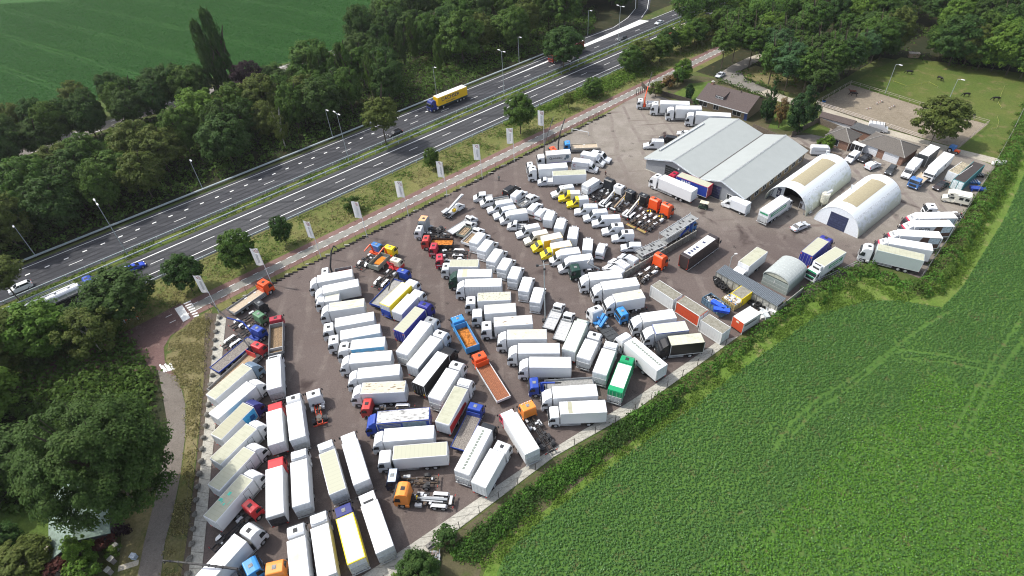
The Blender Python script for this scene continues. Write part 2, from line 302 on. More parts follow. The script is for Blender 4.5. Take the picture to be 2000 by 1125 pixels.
for s in range(-110, 120, 6): strip(b, 83.0, s, s + 2.5, .25, .034); strip(b, 87.6, s, s + 2.5, .25, .034)
structure('road_marking', b.mesh('road_marking', GM['mark']))
# motorway
sheet('motorway_lane', STS((-160, 5.9), (460, 5.9), (460, 14.9), (206, 14.9), (198, 18.6), (-160, 18.6)), .02, GM['asph'])
sheet('motorway_lane', STS((-160, -10.0), (460, -10.0), (460, 2.2), (-160, 2.2)), .02, GM['asph2'])
sheet('slip_road', PX((1000, 142), (1056, 116), (1139, 72), (1200, 51), (1229, 31), (1246, 15), (1246, 0), (1240, -40), (1266, -40), (1271, 0), (1268, 18), (1254, 37), (1200, 66), (1150, 88), (1040, 132)), .026, GM['asph'])
sheet('median_strip', STS((-160, 2.2), (460, 2.2), (460, 5.9), (-160, 5.9)), .03, ground_mat('median_grass', (.075, .115, .022), (.12, .135, .035), (.05, .08, .02), .15, .8, 4, bumpy=.6))
sheet('verge', STS((-160, -22.5), (460, -22.5), (460, -10.0), (-160, -10.0)), .016, GM['verge'])
b = MB()
for t, w in ((17.4, .2), (7.0, .3), (.3, .3), (-7.0, .22)):
    if t == 17.4: strip(b, t, -150, 150, w, .032)
    else: strip(b, t, -150, 440, w, .032)
strip(b, 14.6, 206, 440, .2, .032)
for s in range(-150, 440, 12): strip(b, 10.65, s + 4.5, s + 7.5, .18, .032); strip(b, -3.12, s + 6.5, s + 9.5, .18, .032)
for i in range(62): strip(b, 14.05, -150 + i * 4.02 - .5, -150 + i * 4.02 + .5, .42, .032)
q = PX((968, 162.5), (1100, 105), (1250, 38.5), (1268, 41), (1150, 88.5), (1060, 125)); b.poly([(p[0], p[1], .036) for p in q])
def pxline(b, pts, w, z):
    P = [Vector((*G2(*p), 0)) for p in pts]
    for i in range(len(P) - 1):
        d = (P[i + 1] - P[i]).normalized(); nn = Vector((-d.y, d.x, 0)) * w / 2; b.poly([(*(P[i] - nn)[:2], z), (*(P[i + 1] - nn)[:2], z), (*(P[i + 1] + nn)[:2], z), (*(P[i] + nn)[:2], z)])
pxline(b, [(1042, 119.5), (1139, 76), (1198, 54), (1226, 35), (1241, 17), (1242, 0)], .2, .036); pxline(b, [(1253, 34), (1264, 18), (1267, 0)], .2, .036)
structure('road_marking', b.mesh('road_marking', GM['mark']))
# service road with red cycle lanes
for nm, t0, t1, k, z in (('cycle_lane', -24.25, -22.5, 'redbrick', .022), ('service_road', -26.6, -24.25, 'road', .022), ('cycle_lane', -28.15, -26.6, 'redbrick', .022), ('verge', -30.5, -28.15, 'verge', .016)):
    sheet(nm, STS((-4 if t1 > -28 else 6, t0), (460, t0), (460, t1), (-4 if t1 > -28 else 6, t1)), z, GM[k])
b = MB()
for i in range(170):
    s = -3 + i * 2.7
    strip(b, -24.25, s, s + 1.25, .16, .03); strip(b, -26.6, s, s + 1.25, .16, .03)
structure('road_marking', b.mesh('road_marking', GM['mark']))
sheet('brick_road', PX((-60, 790), (120, 700), (245, 648), (300, 620), (352, 592), (384, 618), (358, 640), (334, 655), (320, 678), (322, 706), (345, 735), (300, 720), (240, 730)), .026, GM['redroad'])
sheet('path', PX((300, 690), (322, 706), (350, 742), (362, 790), (362, 850), (352, 930), (338, 1000), (322, 1060), (310, 1160), (262, 1160), (281, 1062), (300, 985), (318, 900), (326, 820), (312, 740)), .024, GM['path'])
b = MB(); q = PX((341, 603), (356, 596), (372, 621), (358, 629)); b.poly([(p[0], p[1], .036) for p in q])
for i in range(7):
    a = G(359 + i * 3.2, 594 + i * 4.1); c = G(378 - 2 + i * 3.0, 587 + i * 4.4) if False else G(373 + i * 2.6, 588 + i * 4.6); d = (c - a).normalized() * .0; n2 = Vector((-(c - a).y, (c - a).x, 0)).normalized() * .22
    b.poly([(*(a - n2)[:2], .036), (*(c - n2)[:2], .036), (*(c + n2)[:2], .036), (*(a + n2)[:2], .036)])
for i in range(5):
    a = G(312 + i * 5.0, 712 - i * .6 + (i % 2) * 3); c = G(322 + i * 4.4, 727 - i * 1.2); n2 = Vector((-(c - a).y, (c - a).x, 0)).normalized() * .16
    b.poly([(*(a - n2)[:2], .036), (*(c - n2)[:2], .036), (*(c + n2)[:2], .036), (*(a + n2)[:2], .036)])
structure('road_marking', b.mesh('road_marking', GM['mark']))
sheet('verge', PX((330, 665), (352, 640), (386, 618), (415, 603), (404, 690), (392, 800), (378, 930), (362, 1080), (352, 1160), (312, 1160), (324, 1060), (340, 1000), (354, 930), (364, 850), (364, 790), (352, 740), (324, 704)), .018, GM['strip'])
# yard and concrete strips
sheet('soil_bank', PX((400, 612), (425, 612), (414, 720), (398, 900), (378, 1050), (360, 1200), (340, 1200), (366, 1050), (384, 900), (398, 740)), .021, ground_mat('brown_soil', (.085, .068, .055), (.11, .09, .07), (.07, .07, .035)))
sheet('yard', [tuple(p) for p in STS((8.5, -30.4), (127, -29.2))] + PX((1240, 188), (1262, 178), (1380, 222), (1480, 268), (1600, 262), (1640, 240), (1760, 262), (1880, 300), (1945, 325), (1925, 350), (1800, 545), (1700, 508), (1530, 600), (1443, 657), (1240, 803), (1080, 894), (857, 1063), (636, 1216), (350, 1216), (372, 1050), (390, 900), (408, 720), (422, 616)), .02, GM['yard'])
def slab_row(pts_out, pts_in, n, gap=.05, z0=.0, z1=.10):
    b = MB(); A = [G(*p) for p in pts_out]; B = [G(*p) for p in pts_in]
    def at(P, t):
        L = [0];
        for i in range(len(P) - 1): L.append(L[-1] + (P[i + 1] - P[i]).length)
        x = t * L[-1]
        for i in range(len(P) - 1):
            if x <= L[i + 1] + 1e-6: return P[i].lerp(P[i + 1], (x - L[i]) / (L[i + 1] - L[i]))
        return P[-1]
    for i in range(n):
        t0 = (i + .012) / n; t1 = (i + 1 - .012) / n; q = [at(A, t0), at(A, t1), at(B, t1), at(B, t0)]; b.hprism([(p.x, p.y) for p in q], z0, z1 + .01 * ((i * 7) % 3 - 1))
    return b
structure('concrete_strip', slab_row([(636, 1216), (857, 1063), (1080, 894), (1240, 803), (1443, 657)], [(566, 1216), (808, 1060), (1047, 897), (1239, 779), (1400, 668)], 34).mesh('concrete_strip', GM['slab'], .015))
structure('concrete_strip', slab_row([(424, 614), (414, 700), (404, 790), (393, 900), (380, 1020), (362, 1180)], [(442, 622), (435, 690), (425, 800), (414, 900), (404, 1020), (388, 1180)], 24).mesh('concrete_strip', GM['slab'], .015))
# bottom and right: soil and field margin, crop field
sheet('soil_bank', PX((640, 1230), (857, 1068), (1080, 899), (1240, 808), (1290, 778), (1340, 800), (1240, 860), (1110, 960), (1000, 1050), (940, 1110), (900, 1250)), .014, GM['soil'])
sheet('field_margin', PX((900, 1240), (960, 1080), (1110, 960), (1240, 858), (1340, 770), (1500, 632), (1600, 572), (1700, 530), (1790, 570), (1870, 500), (1990, 260), (2060, 130), (2100, 130), (2010, 320), (1960, 430), (1880, 560), (1840, 600), (1760, 588), (1700, 588), (1600, 622), (1420, 760), (1200, 950), (1040, 1080), (1000, 1250)), .022, GM['edge'])
sheet('beet_field', PX((975, 1300), (970, 1120), (983, 1090), (1030, 1038), (1100, 985), (1210, 900), (1360, 791), (1440, 728), (1600, 614), (1700, 587), (1760, 588), (1838, 602), (1880, 560), (1960, 430), (2010, 320), (2260, -40), (2900, -40), (3600, 800), (3600, 1300)), .03, GM['crop'])
# paddock, sand arena, garden, drive
sheet('paddock', PX((1600, 200), (1661, 165), (1700, 140), (1760, 112), (1830, 120), (2010, 145), (2060, 150), (1945, 340), (1880, 300)), .018, GM['paddock'])
sheet('riding_arena', PX((1661, 165), (1795, 207), (1929, 243), (1872, 290), (1740, 252), (1594, 204)), .026, GM['sand'])
sheet('garden', PX((1250, 180), (1300, 140), (1410, 155), (1500, 200), (1600, 240), (1640, 240), (1590, 300), (1490, 270), (1380, 222)), .016, ground_mat('garden_soil', (.06, .065, .03), (.10, .085, .05), (.05, .08, .02), .12, .5, 3))
sheet('lawn', PX((1304, 190), (1347, 164), (1392, 158), (1378, 190), (1345, 205)), .024, GM['lawn']); sheet('lawn', PX((1520, 210), (1600, 235), (1590, 262), (1500, 250)), .024, GM['lawn'])
sheet('lawn', PX((1596, 242), (1622, 252), (1612, 268), (1582, 262)), .027, GM['paddock'])
sheet('drive', PX((1413, 159), (1398, 148), (1428, 128), (1462, 112), (1500, 100), (1480, 120), (1446, 138), (1455, 154), (1500, 174), (1540, 190), (1594, 204), (1740, 254), (1875, 292), (1950, 310), (1946, 322), (1860, 298), (1735, 264), (1590, 214), (1520, 198), (1470, 180)), .028, GM['gravel'])
sheet('drive', PX((1413, 159), (1398, 148), (1428, 128), (1462, 112), (1480, 120), (1446, 138), (1455, 154), (1500, 174), (1480, 182)), .032, GM['drive'])
sheet('woodland_floor', PX((1446, 140), (1475, 128), (1560, 150), (1600, 190), (1560, 186), (1500, 168), (1458, 152)), .03, GM['strip'])
sheet('lawn', PX((-80, 1000), (100, 985), (110, 1040), (20, 1120), (-100, 1160)), .022, GM['lawn'])
sheet('terrace', PX((10, 1095), (110, 1060), (145, 1040), (160, 1080), (150, 1160), (0, 1160)), .028, GM['gravel'])
sheet('lawn', PX((240, 1010), (300, 985), (282, 1062), (268, 1160), (225, 1160), (235, 1080)), .021, GM['strip'])
sheet('garden_path', PX((232, 1105), (272, 1093), (270, 1104), (230, 1117)), .03, GM['gravel'])
# ---------------------------------------------------------------- vehicle parts
def wheel(par, x, y, r=.5, w=.3):
    sgn = 1 if y > 0 else -1
    def tyre():
        b = MB(); b.tube((0, -w / 2, 0), (0, w / 2, 0), r, 0, 16); return b.mesh('wheel', M_['rubber'], .04)
    def rim():
        b = MB(); b.tube((0, -w / 2 - .012, 0), (0, w / 2 + .012, 0), r * .58, 0, 12); b.tube((0, -w / 2 - .05, 0), (0, w / 2 + .05, 0), r * .2, 0, 8); return b.mesh('rim', M_['rim'])
    o = part('wheel', cached(('tyre', r, w), tyre), par, (x, y - sgn * w / 2, r)); part('rim', cached(('rim', r, w), rim), o)
def lamp_pair(par, x, y, z, name='headlight', mat='lampw', w=.36, h=.2, d=.05):
    for s in (-1, 1):
        b = MB(); b.box(-d, d, -w / 2, w / 2, -h / 2, h / 2); part(name, cached((name, w, h, d, mat), lambda: b.mesh(name, M_[mat])), par, (x, s * y, z))

CABS = {'lo': (1.75, 2.75), 'df': (1.85, 2.75), 'md': (2.1, 2.95), 'hi': (2.25, 3.6), 'cr': (2.0, 2.9), 'fr': (1.85, 2.75), 'intr': (1.9, 2.75), 'rv': (1.9, 2.6)}
def truck_cab(root, xr, style, key, rf=None, zbox=3.7, x=()):
    """cab with its rear wall at xr, nose towards +x"""
    L, h = CABS[style]; hw = min(h - .28, 2.72)                    # hw: top of the windscreen
    def body():
        b = MB()
        if style == 'hi': top = [(0, h - .3), (.3, h - .02), (L * .5, h), (L - .55, h - .28), (L - .30, hw + .1)]
        else: top = [(0, h - .12), (.12, h), (L * .6, h), (L - .42, h - .06), (L - .28, hw + .06)]
        b.prism([(0, .95)] + top + [(L - .24, hw), (L, 1.8), (L + .03, 1.2), (L + .02, .5), (L - .12, .38), (L - .42, .40), (L - .5, .95), (L - 1.5, .95)][:14], -1.22, 1.22, 0, .09)
        for s in (-1, 1): b.box(0.0, L - 1.62, s * 1.2 - .1, s * 1.2 + .1, .42, .97)          # step well behind the wheel
        return b.mesh('cab', paint(key, .32, .15), .07, seg=2)
    cab = part('cab', cached(('cab', style, key), body), root, (xr, 0, 0))
    def wind():
        b = MB(); b.prism([(L - .235, hw - .04), (L - .215, hw - .04), (L + .022, 1.84), (L + .002, 1.84)], -1.08, 1.08); return b.mesh('windscreen', M_['glass'])
    part('windscreen', cached(('ws', style), wind), cab)
    def side():
        b = MB(); b.prism([(L - 1.08, 1.72), (L - 1.05, hw - .12), (L - .44, hw - .12), (L - .13, 1.72)], -.04, .04); return b.mesh('side_window', M_['glass'])
    for s in (-1, 1): o = part('side_window', cached(('sw', style), side), cab, (0, s * 1.245, 0)); o.rotation_euler = (s * .022, 0, 0)
    def mirror():
        b = MB(); b.box(-.07, .07, -.1, .1, -.26, .26); return b.mesh('mirror', M_['trim'], .03)
    for s in (-1, 1): part('mirror', cached('mirror', mirror), cab, (L - .1, s * 1.42, 2.15))
    def grille():
        b = MB(); b.box(L + .02, L + .045, -.8, .8, .95, 1.5); b.box(L + .02, L + .04, -1.1, 1.1, .5, .62); return b.mesh('grille', M_['trim'])
    part('grille', cached(('grille', style), grille), cab); lamp_pair(cab, L + .01, .95, .74)
    if rf:
        def lid():
            b = MB(); b.box(.12, L - .45, -1.08, 1.08, h, h + .03); return b.mesh('roof_skin', paint(rf), .02)
        part('roof_skin', cached(('lid', style, rf), lid), cab)
    if style in ('lo', 'md', 'df', 'cr', 'fr') and 'nohatch' not in x:
        def hatch():
            b = MB(); b.box(-.3, .3, -.28, .28, 0, .05); b.box(-.26, .26, -.24, .24, .05, .07); return b.mesh('roof_hatch', M_['trim'] if key in ('white', 'orange', 'red', 'red2', 'red3', 'red4') else flat('hatch_grey', (.22, .23, .23)), .015)
        part('roof_hatch', cached(('hatch', key in ('white', 'orange', 'red', 'red2', 'red3', 'red4')), hatch), cab, (L * .42, 0, h + (.03 if rf else 0)))
    if style == 'hi':
        def vis():
            b = MB(); b.prism([(L - .3, hw + .12), (L - .3, hw + .17), (L + .02, hw - .02), (L + .02, hw - .06)], -1.1, 1.1); return b.mesh('sun_visor', M_['trim'])
        part('sun_visor', cached(('vis', style), vis), cab)
        def hat():
            b = MB(); b.box(-.32, .32, -.3, .3, 0, .045); return b.mesh('roof_hatch', M_['trim'])
        if 'nohatch' not in x: part('roof_hatch', cached('hihatch', hat), cab, (L * .36, 0, h - .012))
        else:
            b = MB(); b.tube((.25, -1.0, h + .02), (.25, 1.0, h + .02), .05, 0, 6); b.box(.1, .5, -.8, .8, h - .06, h + .03); part('roof_fairing', cached(('hifair', key), lambda: b.mesh('roof_fairing', paint(key), .03)), cab)
    if style in ('df', 'intr'):
        zt = zbox - .08
        def defl():
            b = MB(); b.prism([(.02, h - .05), (-.02, zt - .25), (.05, zt), (.35, zt - .04), (L * .62, h + .32), (L - .55, h + .02)], -1.1, 1.1, 0, .16); return b.mesh('wind_deflector', paint('white' if key in ('white', 'maroon') else key), .06, seg=2)
        part('wind_deflector', cached(('defl', style, key, round(zt, 2)), defl), cab)
        if style == 'intr':
            b = MB(); b.prism([(L - .62, h + .02), (L - .66, h + .24), (L - .46, h + .14), (L - .4, h + .02)], -1.0, 1.0); part('roof_band', cached('introof', lambda: b.mesh('roof_band', flat('band_red', (.62, .05, .09)), .03)), cab)
    if style == 'lo' and 'collar' in x or style == 'cr':
        b = MB(); b.box(.0, .1, -1.1, 1.1, h, h + .35); part('air_dam', cached('airdam', lambda: b.mesh('air_dam', paint('white'), .03)), cab)
    if 'lamps' in x:
        for yy in (-.7, -.25, .25, .7):
            b = MB(); b.box(-.06, .06, -.13, .13, 0, .16); part('roof_lamp', cached('rooflamp', lambda: b.mesh('roof_lamp', M_['lampw'], .03)), cab, (L - .62, yy, h - .03))
    if 'beacon' in x:
        b = MB()
        for yy in (-.6, -.2, .2, .6): b.tube((L * .5, yy, h), (L * .5, yy, h + .22), .09, 0, 8)
        b.box(L * .45, L * .55, -.8, .8, h, h + .05); part('roof_beacons', b.mesh('roof_beacons', M_['alu']), cab)
    return cab, L, h

def chassis(root, x0, x1, fm='frame', tanks=True, guards=False, detail=False):
    b = MB(); fr = M_[fm]
    for s in (-1, 1): b.box(x1, x0, s * .42 - .05, s * .42 + .05, .72, 1.0, 0)
    n = max(3, int((x0 - x1) / 1.1))
    for i in range(n + 1):
        xx = x1 + .08 + (x0 - x1 - .16) * i / n; b.box(xx - .05, xx + .05, -.4, .4, .76, .95, 0)
    b.box(x1 - .04, x1 + .05, -1.15, 1.15, .62, .80, 0)
    b.tube((x1 + (x0 - x1) * .3, 0, .62), (x0, 0, .75), .07, 0, 6)
    ch = part('chassis', b.mesh('chassis', fr), root)
    if tanks:
        b = MB(); m = x1 + (x0 - x1) * .62
        b.box(m - .1, m + .95, .62, 1.16, .42, .92, 0); b.box(m - .1, m + .55, -1.16, -.62, .42, .92, 0); b.box(m + .62, m + 1.0, -1.14, -.65, .5, .9, 0)
        part('fuel_tank', b.mesh('fuel_tank', M_['alu'] if not guards else M_['trim'], .05), ch)
    if guards:
        b = MB(); a, c = x1 + (x0 - x1) * .46, x0 - .2
        for s in (-1, 1):
            for z in (.5, .78): b.box(a, c, s * 1.17 - .02, s * 1.17 + .02, z, z + .1)
        part('side_guard', b.mesh('side_guard', M_['alu']), ch)
    if detail:
        b = MB(); rn = random.Random(int(abs(x1) * 100))
        for i in range(16):
            xx = x1 + .3 + rn.random() * (x0 - x1 - .6); yy = rn.choice((-1, 1)) * (.05 + rn.random() * .95); w = .1 + rn.random() * .25; d = .08 + rn.random() * .2; z = .72 + rn.random() * .25
            b.box(xx - w, xx + w, yy - d, yy + d, z, z + .12 + rn.random() * .25, rn.choice((0, 0, 0, 1, 2)))
        for s in (-1, 1): b.tube((x1 + .4, s * .2, 1.02), (x0 - .3, s * .15, 1.04), .035, 0, 5)
        part('fittings', b.mesh('fittings', [M_['frame'], M_['alu'], M_['rusty']]), ch)
    return ch

def cargo_box(root, L, z0, z1, skey, rkey, W=2.5, bev=.035, name='cargo_box', doors=True):
    def body():
        b = MB(); b.box(-L, 0, -W / 2, W / 2, z0, z1); return b.mesh(name, paint(skey, .42, .3), bev)
    bx = part(name, body(), root)
    b = MB(); e = .09 if rkey not in ('tarp',) else .14
    b.box(-L + e, -e, -W / 2 + e, W / 2 - e, z1 - .03, z1 + .012); part('roof_panel', b.mesh('roof_panel', roofmat(rkey)), bx)
    b = MB()
    for s in (-1, 1):
        b.box(-L, 0, s * W / 2 - .012, s * W / 2 + .012, z0 - .02, z0 + .12)
        for xx in (-.05, -L + .05): b.box(xx - .05, xx + .05, s * (W / 2 + .004) - .012, s * (W / 2 + .004) + .012, z0 + .12, z1 - .06)
    part('edge_rail', b.mesh('edge_rail', M_['alu']), bx)
    if doors:
        b = MB()
        for s in (-1, 1):
            b.box(-L - .025, -L - .002, s * .02 if s > 0 else -W / 2 + .09, W / 2 - .09 if s > 0 else -.02, z0 + .1, z1 - .16)
            part('rear_door', b.mesh('rear_door', paint(skey, .42, .3) if skey in ('blue2', 'green', 'black', 'char', 'blue') else M_['panel']), bx); b = MB()
        for yy in (-.9, -.35, .35, .9): b.tube((-L - .04, yy * W / 2.5, z0 + .12), (-L - .04, yy * W / 2.5, z1 - .2), .018, 0, 5)
        part('door_bar', b.mesh('door_bar', M_['alu']), bx)
    lamp_pair(bx, -L - .02, W / 2 - .22, z0 - .14, 'rear_light', 'lampred', .3, .12, .03)
    return bx
def side_panel(bx, pts, mat, W=2.5, name='side_panel', off=.008, sides=(-1, 1)):
    for s in sides:
        b = MB(); b.prism(pts, s * (W / 2) - off, s * (W / 2) + off); part(name, b.mesh(name, mat), bx)
def tail_lift(bx, L, z0, W=2.5, mat=None, up=False):
    b = MB(); mat = mat or M_['lift']
    b.box(-L - .13, -L - .04, -W / 2 + .06, W / 2 - .06, z0 - .1, z0 + 1.25)
    for i in range(4): b.box(-L - .15, -L - .13, -W / 2 + .45, W / 2 - .45, z0 + .1 + i * .26, z0 + .2 + i * .26)
    for s in (-1, 1): b.box(-L - .22, -L - .12, s * .8 - .07, s * .8 + .07, z0 - .45, z0 + .5)
    b.box(-L - .2, -L - .06, -W / 2, W / 2, z0 - .5, z0 - .34)
    part('tail_lift', b.mesh('tail_lift', mat), bx)

def arc_emblem(bx, x, y, z, r, s):
    b = MB()
    for rr in (r, r * .66):
        for i in range(10):
            a0, a1 = R_(70 + 22 * i), R_(70 + 22 * (i + 1)); t = r * .14
            q = [(x + math.cos(a0) * rr, z + math.sin(a0) * rr), (x + math.cos(a1) * rr, z + math.sin(a1) * rr), (x + math.cos(a1) * (rr - t), z + math.sin(a1) * (rr - t)), (x + math.cos(a0) * (rr - t), z + math.sin(a0) * (rr - t))]
            if s < 0: q = q[::-1]
            b.prism(q, y - .006, y + .006)
    part('emblem', b.mesh('emblem', M_['arc']), bx)
def blurred_words(bx, x0, x1, y, z, h, mat, seed=1, name='small_print'):
    b = MB(); rn = random.Random(seed); xx = x0
    while xx < x1:
        w = h * (.35 + rn.random() * .25); k = h * (.6 + .4 * rn.random()); b.box(xx, xx + w * .8, y - .006, y + .006, z - k / 2, z + k / 2); xx += w * 1.15
    part(name, b.mesh(name, mat), bx)

def crane(root, kind, x, L):
    """loader crane behind the cab at local x; several folded or raised shapes"""
    D, O, Bk = M_['frame'], paint('orange'), paint('char')
    cfg = {'blue': ('blue', [(0, 0, 1), (-.2, -.3, 3.3), (.1, 1.75, 4.6), (-1.0, 4.3, 5.5), (-.15, 9.5, 6.5)]), 'bluefold': ('blue', [(0, .2, 1), (0, .2, 2.7), (-2.2, .5, 2.9), (-3.3, .1, 2.3)]),
           'black': ('char', [(0, .3, 1), (.2, 1.0, 2.8), (1.6, 5.1, 3.3)]), 'black2': ('char', [(0, .4, 1), (0, .4, 3.0), (-3.3, -.5, 3.5), (-4.8, -.6, 2.2)]),
           'longboom': ('char', [(0, 0, 1), (0, 0, 4.0), (-3.3, 3.0, 4.8), (-7.3, 6.9, 5.0)]), 'upblack': ('char', [(0, -.6, 1), (.2, -1.1, 2.6), (-.9, -1.6, 6.2), (-1.7, -1.8, 7.5), (-2.3, -1.5, 6.9)]),
           'redup': ('orange', [(0, 0, 1), (-.2, 0, 2.6), (-.5, 0, 3.8), (-2.2, .5, 2.9)]), 'redlow': ('red', [(0, 0, 1), (0, 0, 2.2), (-.6, 1.0, 3.0), (-1.1, -.8, 1.7)]),
           'greyfold': ('grey', [(-3.0, .9, 1), (-3.4, 1.0, 2.5), (-1.0, .5, 4.0), (-2.3, -.6, 4.8)]), 'skyfold': ('sky', [(0, -.4, 1), (0, -.4, 1.6), (-.6, .9, 3.3)]),
           'upblack2': ('char', [(0, -.6, 1), (.1, -.6, 3.5), (.1, -.6, 5.5), (-1.2, -2.6, 8.0), (-3.1, -5.7, 11.0)]), 'upblack3': ('char', [(0, .6, 1), (.3, 1.3, 4.5), (-.2, 1.3, 7.5), (-2.2, .1, 11.0)]),
           'orange': ('orange', [(0, 0, 1), (0, -.3, 3.4), (-.6, -2.6, 6.0), (-1.4, -5.0, 9.5)])}[kind]
    m, pts = cfg; cr = part('loader_crane', None, root, (x, 0, 0)) if False else None
    b = MB(); b.box(-.35, .35, -1.15, 1.15, .85, 1.25); b.tube(pts[0], pts[1], .2, 0, 8); cr = part('loader_crane', b.mesh('loader_crane', paint(m) if m != 'char' else D), root, (x, 0, 0))
    for i in range(1, len(pts) - 1):
        b = MB(); w = .30 - .05 * i; b.beam(pts[i], pts[i + 1], w, w * 1.25, 0, w * .8, w); a, c = Vector(pts[i]), Vector(pts[i + 1])
        b.tube(a.lerp(c, .08) + Vector((0, 0, -.22)), a.lerp(c, .55) + Vector((0, 0, -.16)), .06, 0, 6)
        if (c - a).length > 4:
            for t in (.4, .6, .8): b.beam(a.lerp(c, t), a.lerp(c, t + .03), w * 1.3, w * 1.5)
        last = i == len(pts) - 2
        part('boom', b.mesh('boom', D if (last and m in ('blue', 'char', 'orange') and kind not in ('redup',)) else (paint(m) if m != 'char' else D)), cr)
    if kind == 'skyfold':
        b = MB(); b.beam((-.8, .75, 1.4), (-.35, -.8, 3.2), .5, .5); b.beam((-1.5, .75, 1.4), (-1.2, -.85, 3.1), .5, .5); part('boom', b.mesh('boom', paint('sky')), cr)
    if kind in ('blue', 'longboom', 'upblack'):
        e = Vector(pts[-1]); b = MB(); b.tube(e, e + Vector((0, 0, -.5)), .05, 0, 6); b.box(e.x - .1, e.x + .1, e.y - .1, e.y + .1, e.z - .7, e.z - .45); part('hook', b.mesh('hook', M_['trim']), cr)
    for s in (-1, 1):
        b = MB(); b.box(-.12, .12, s * 1.15 - .08, s * 1.15 + .08, .3, 1.1); part('stabiliser', b.mesh('stabiliser', D), cr)

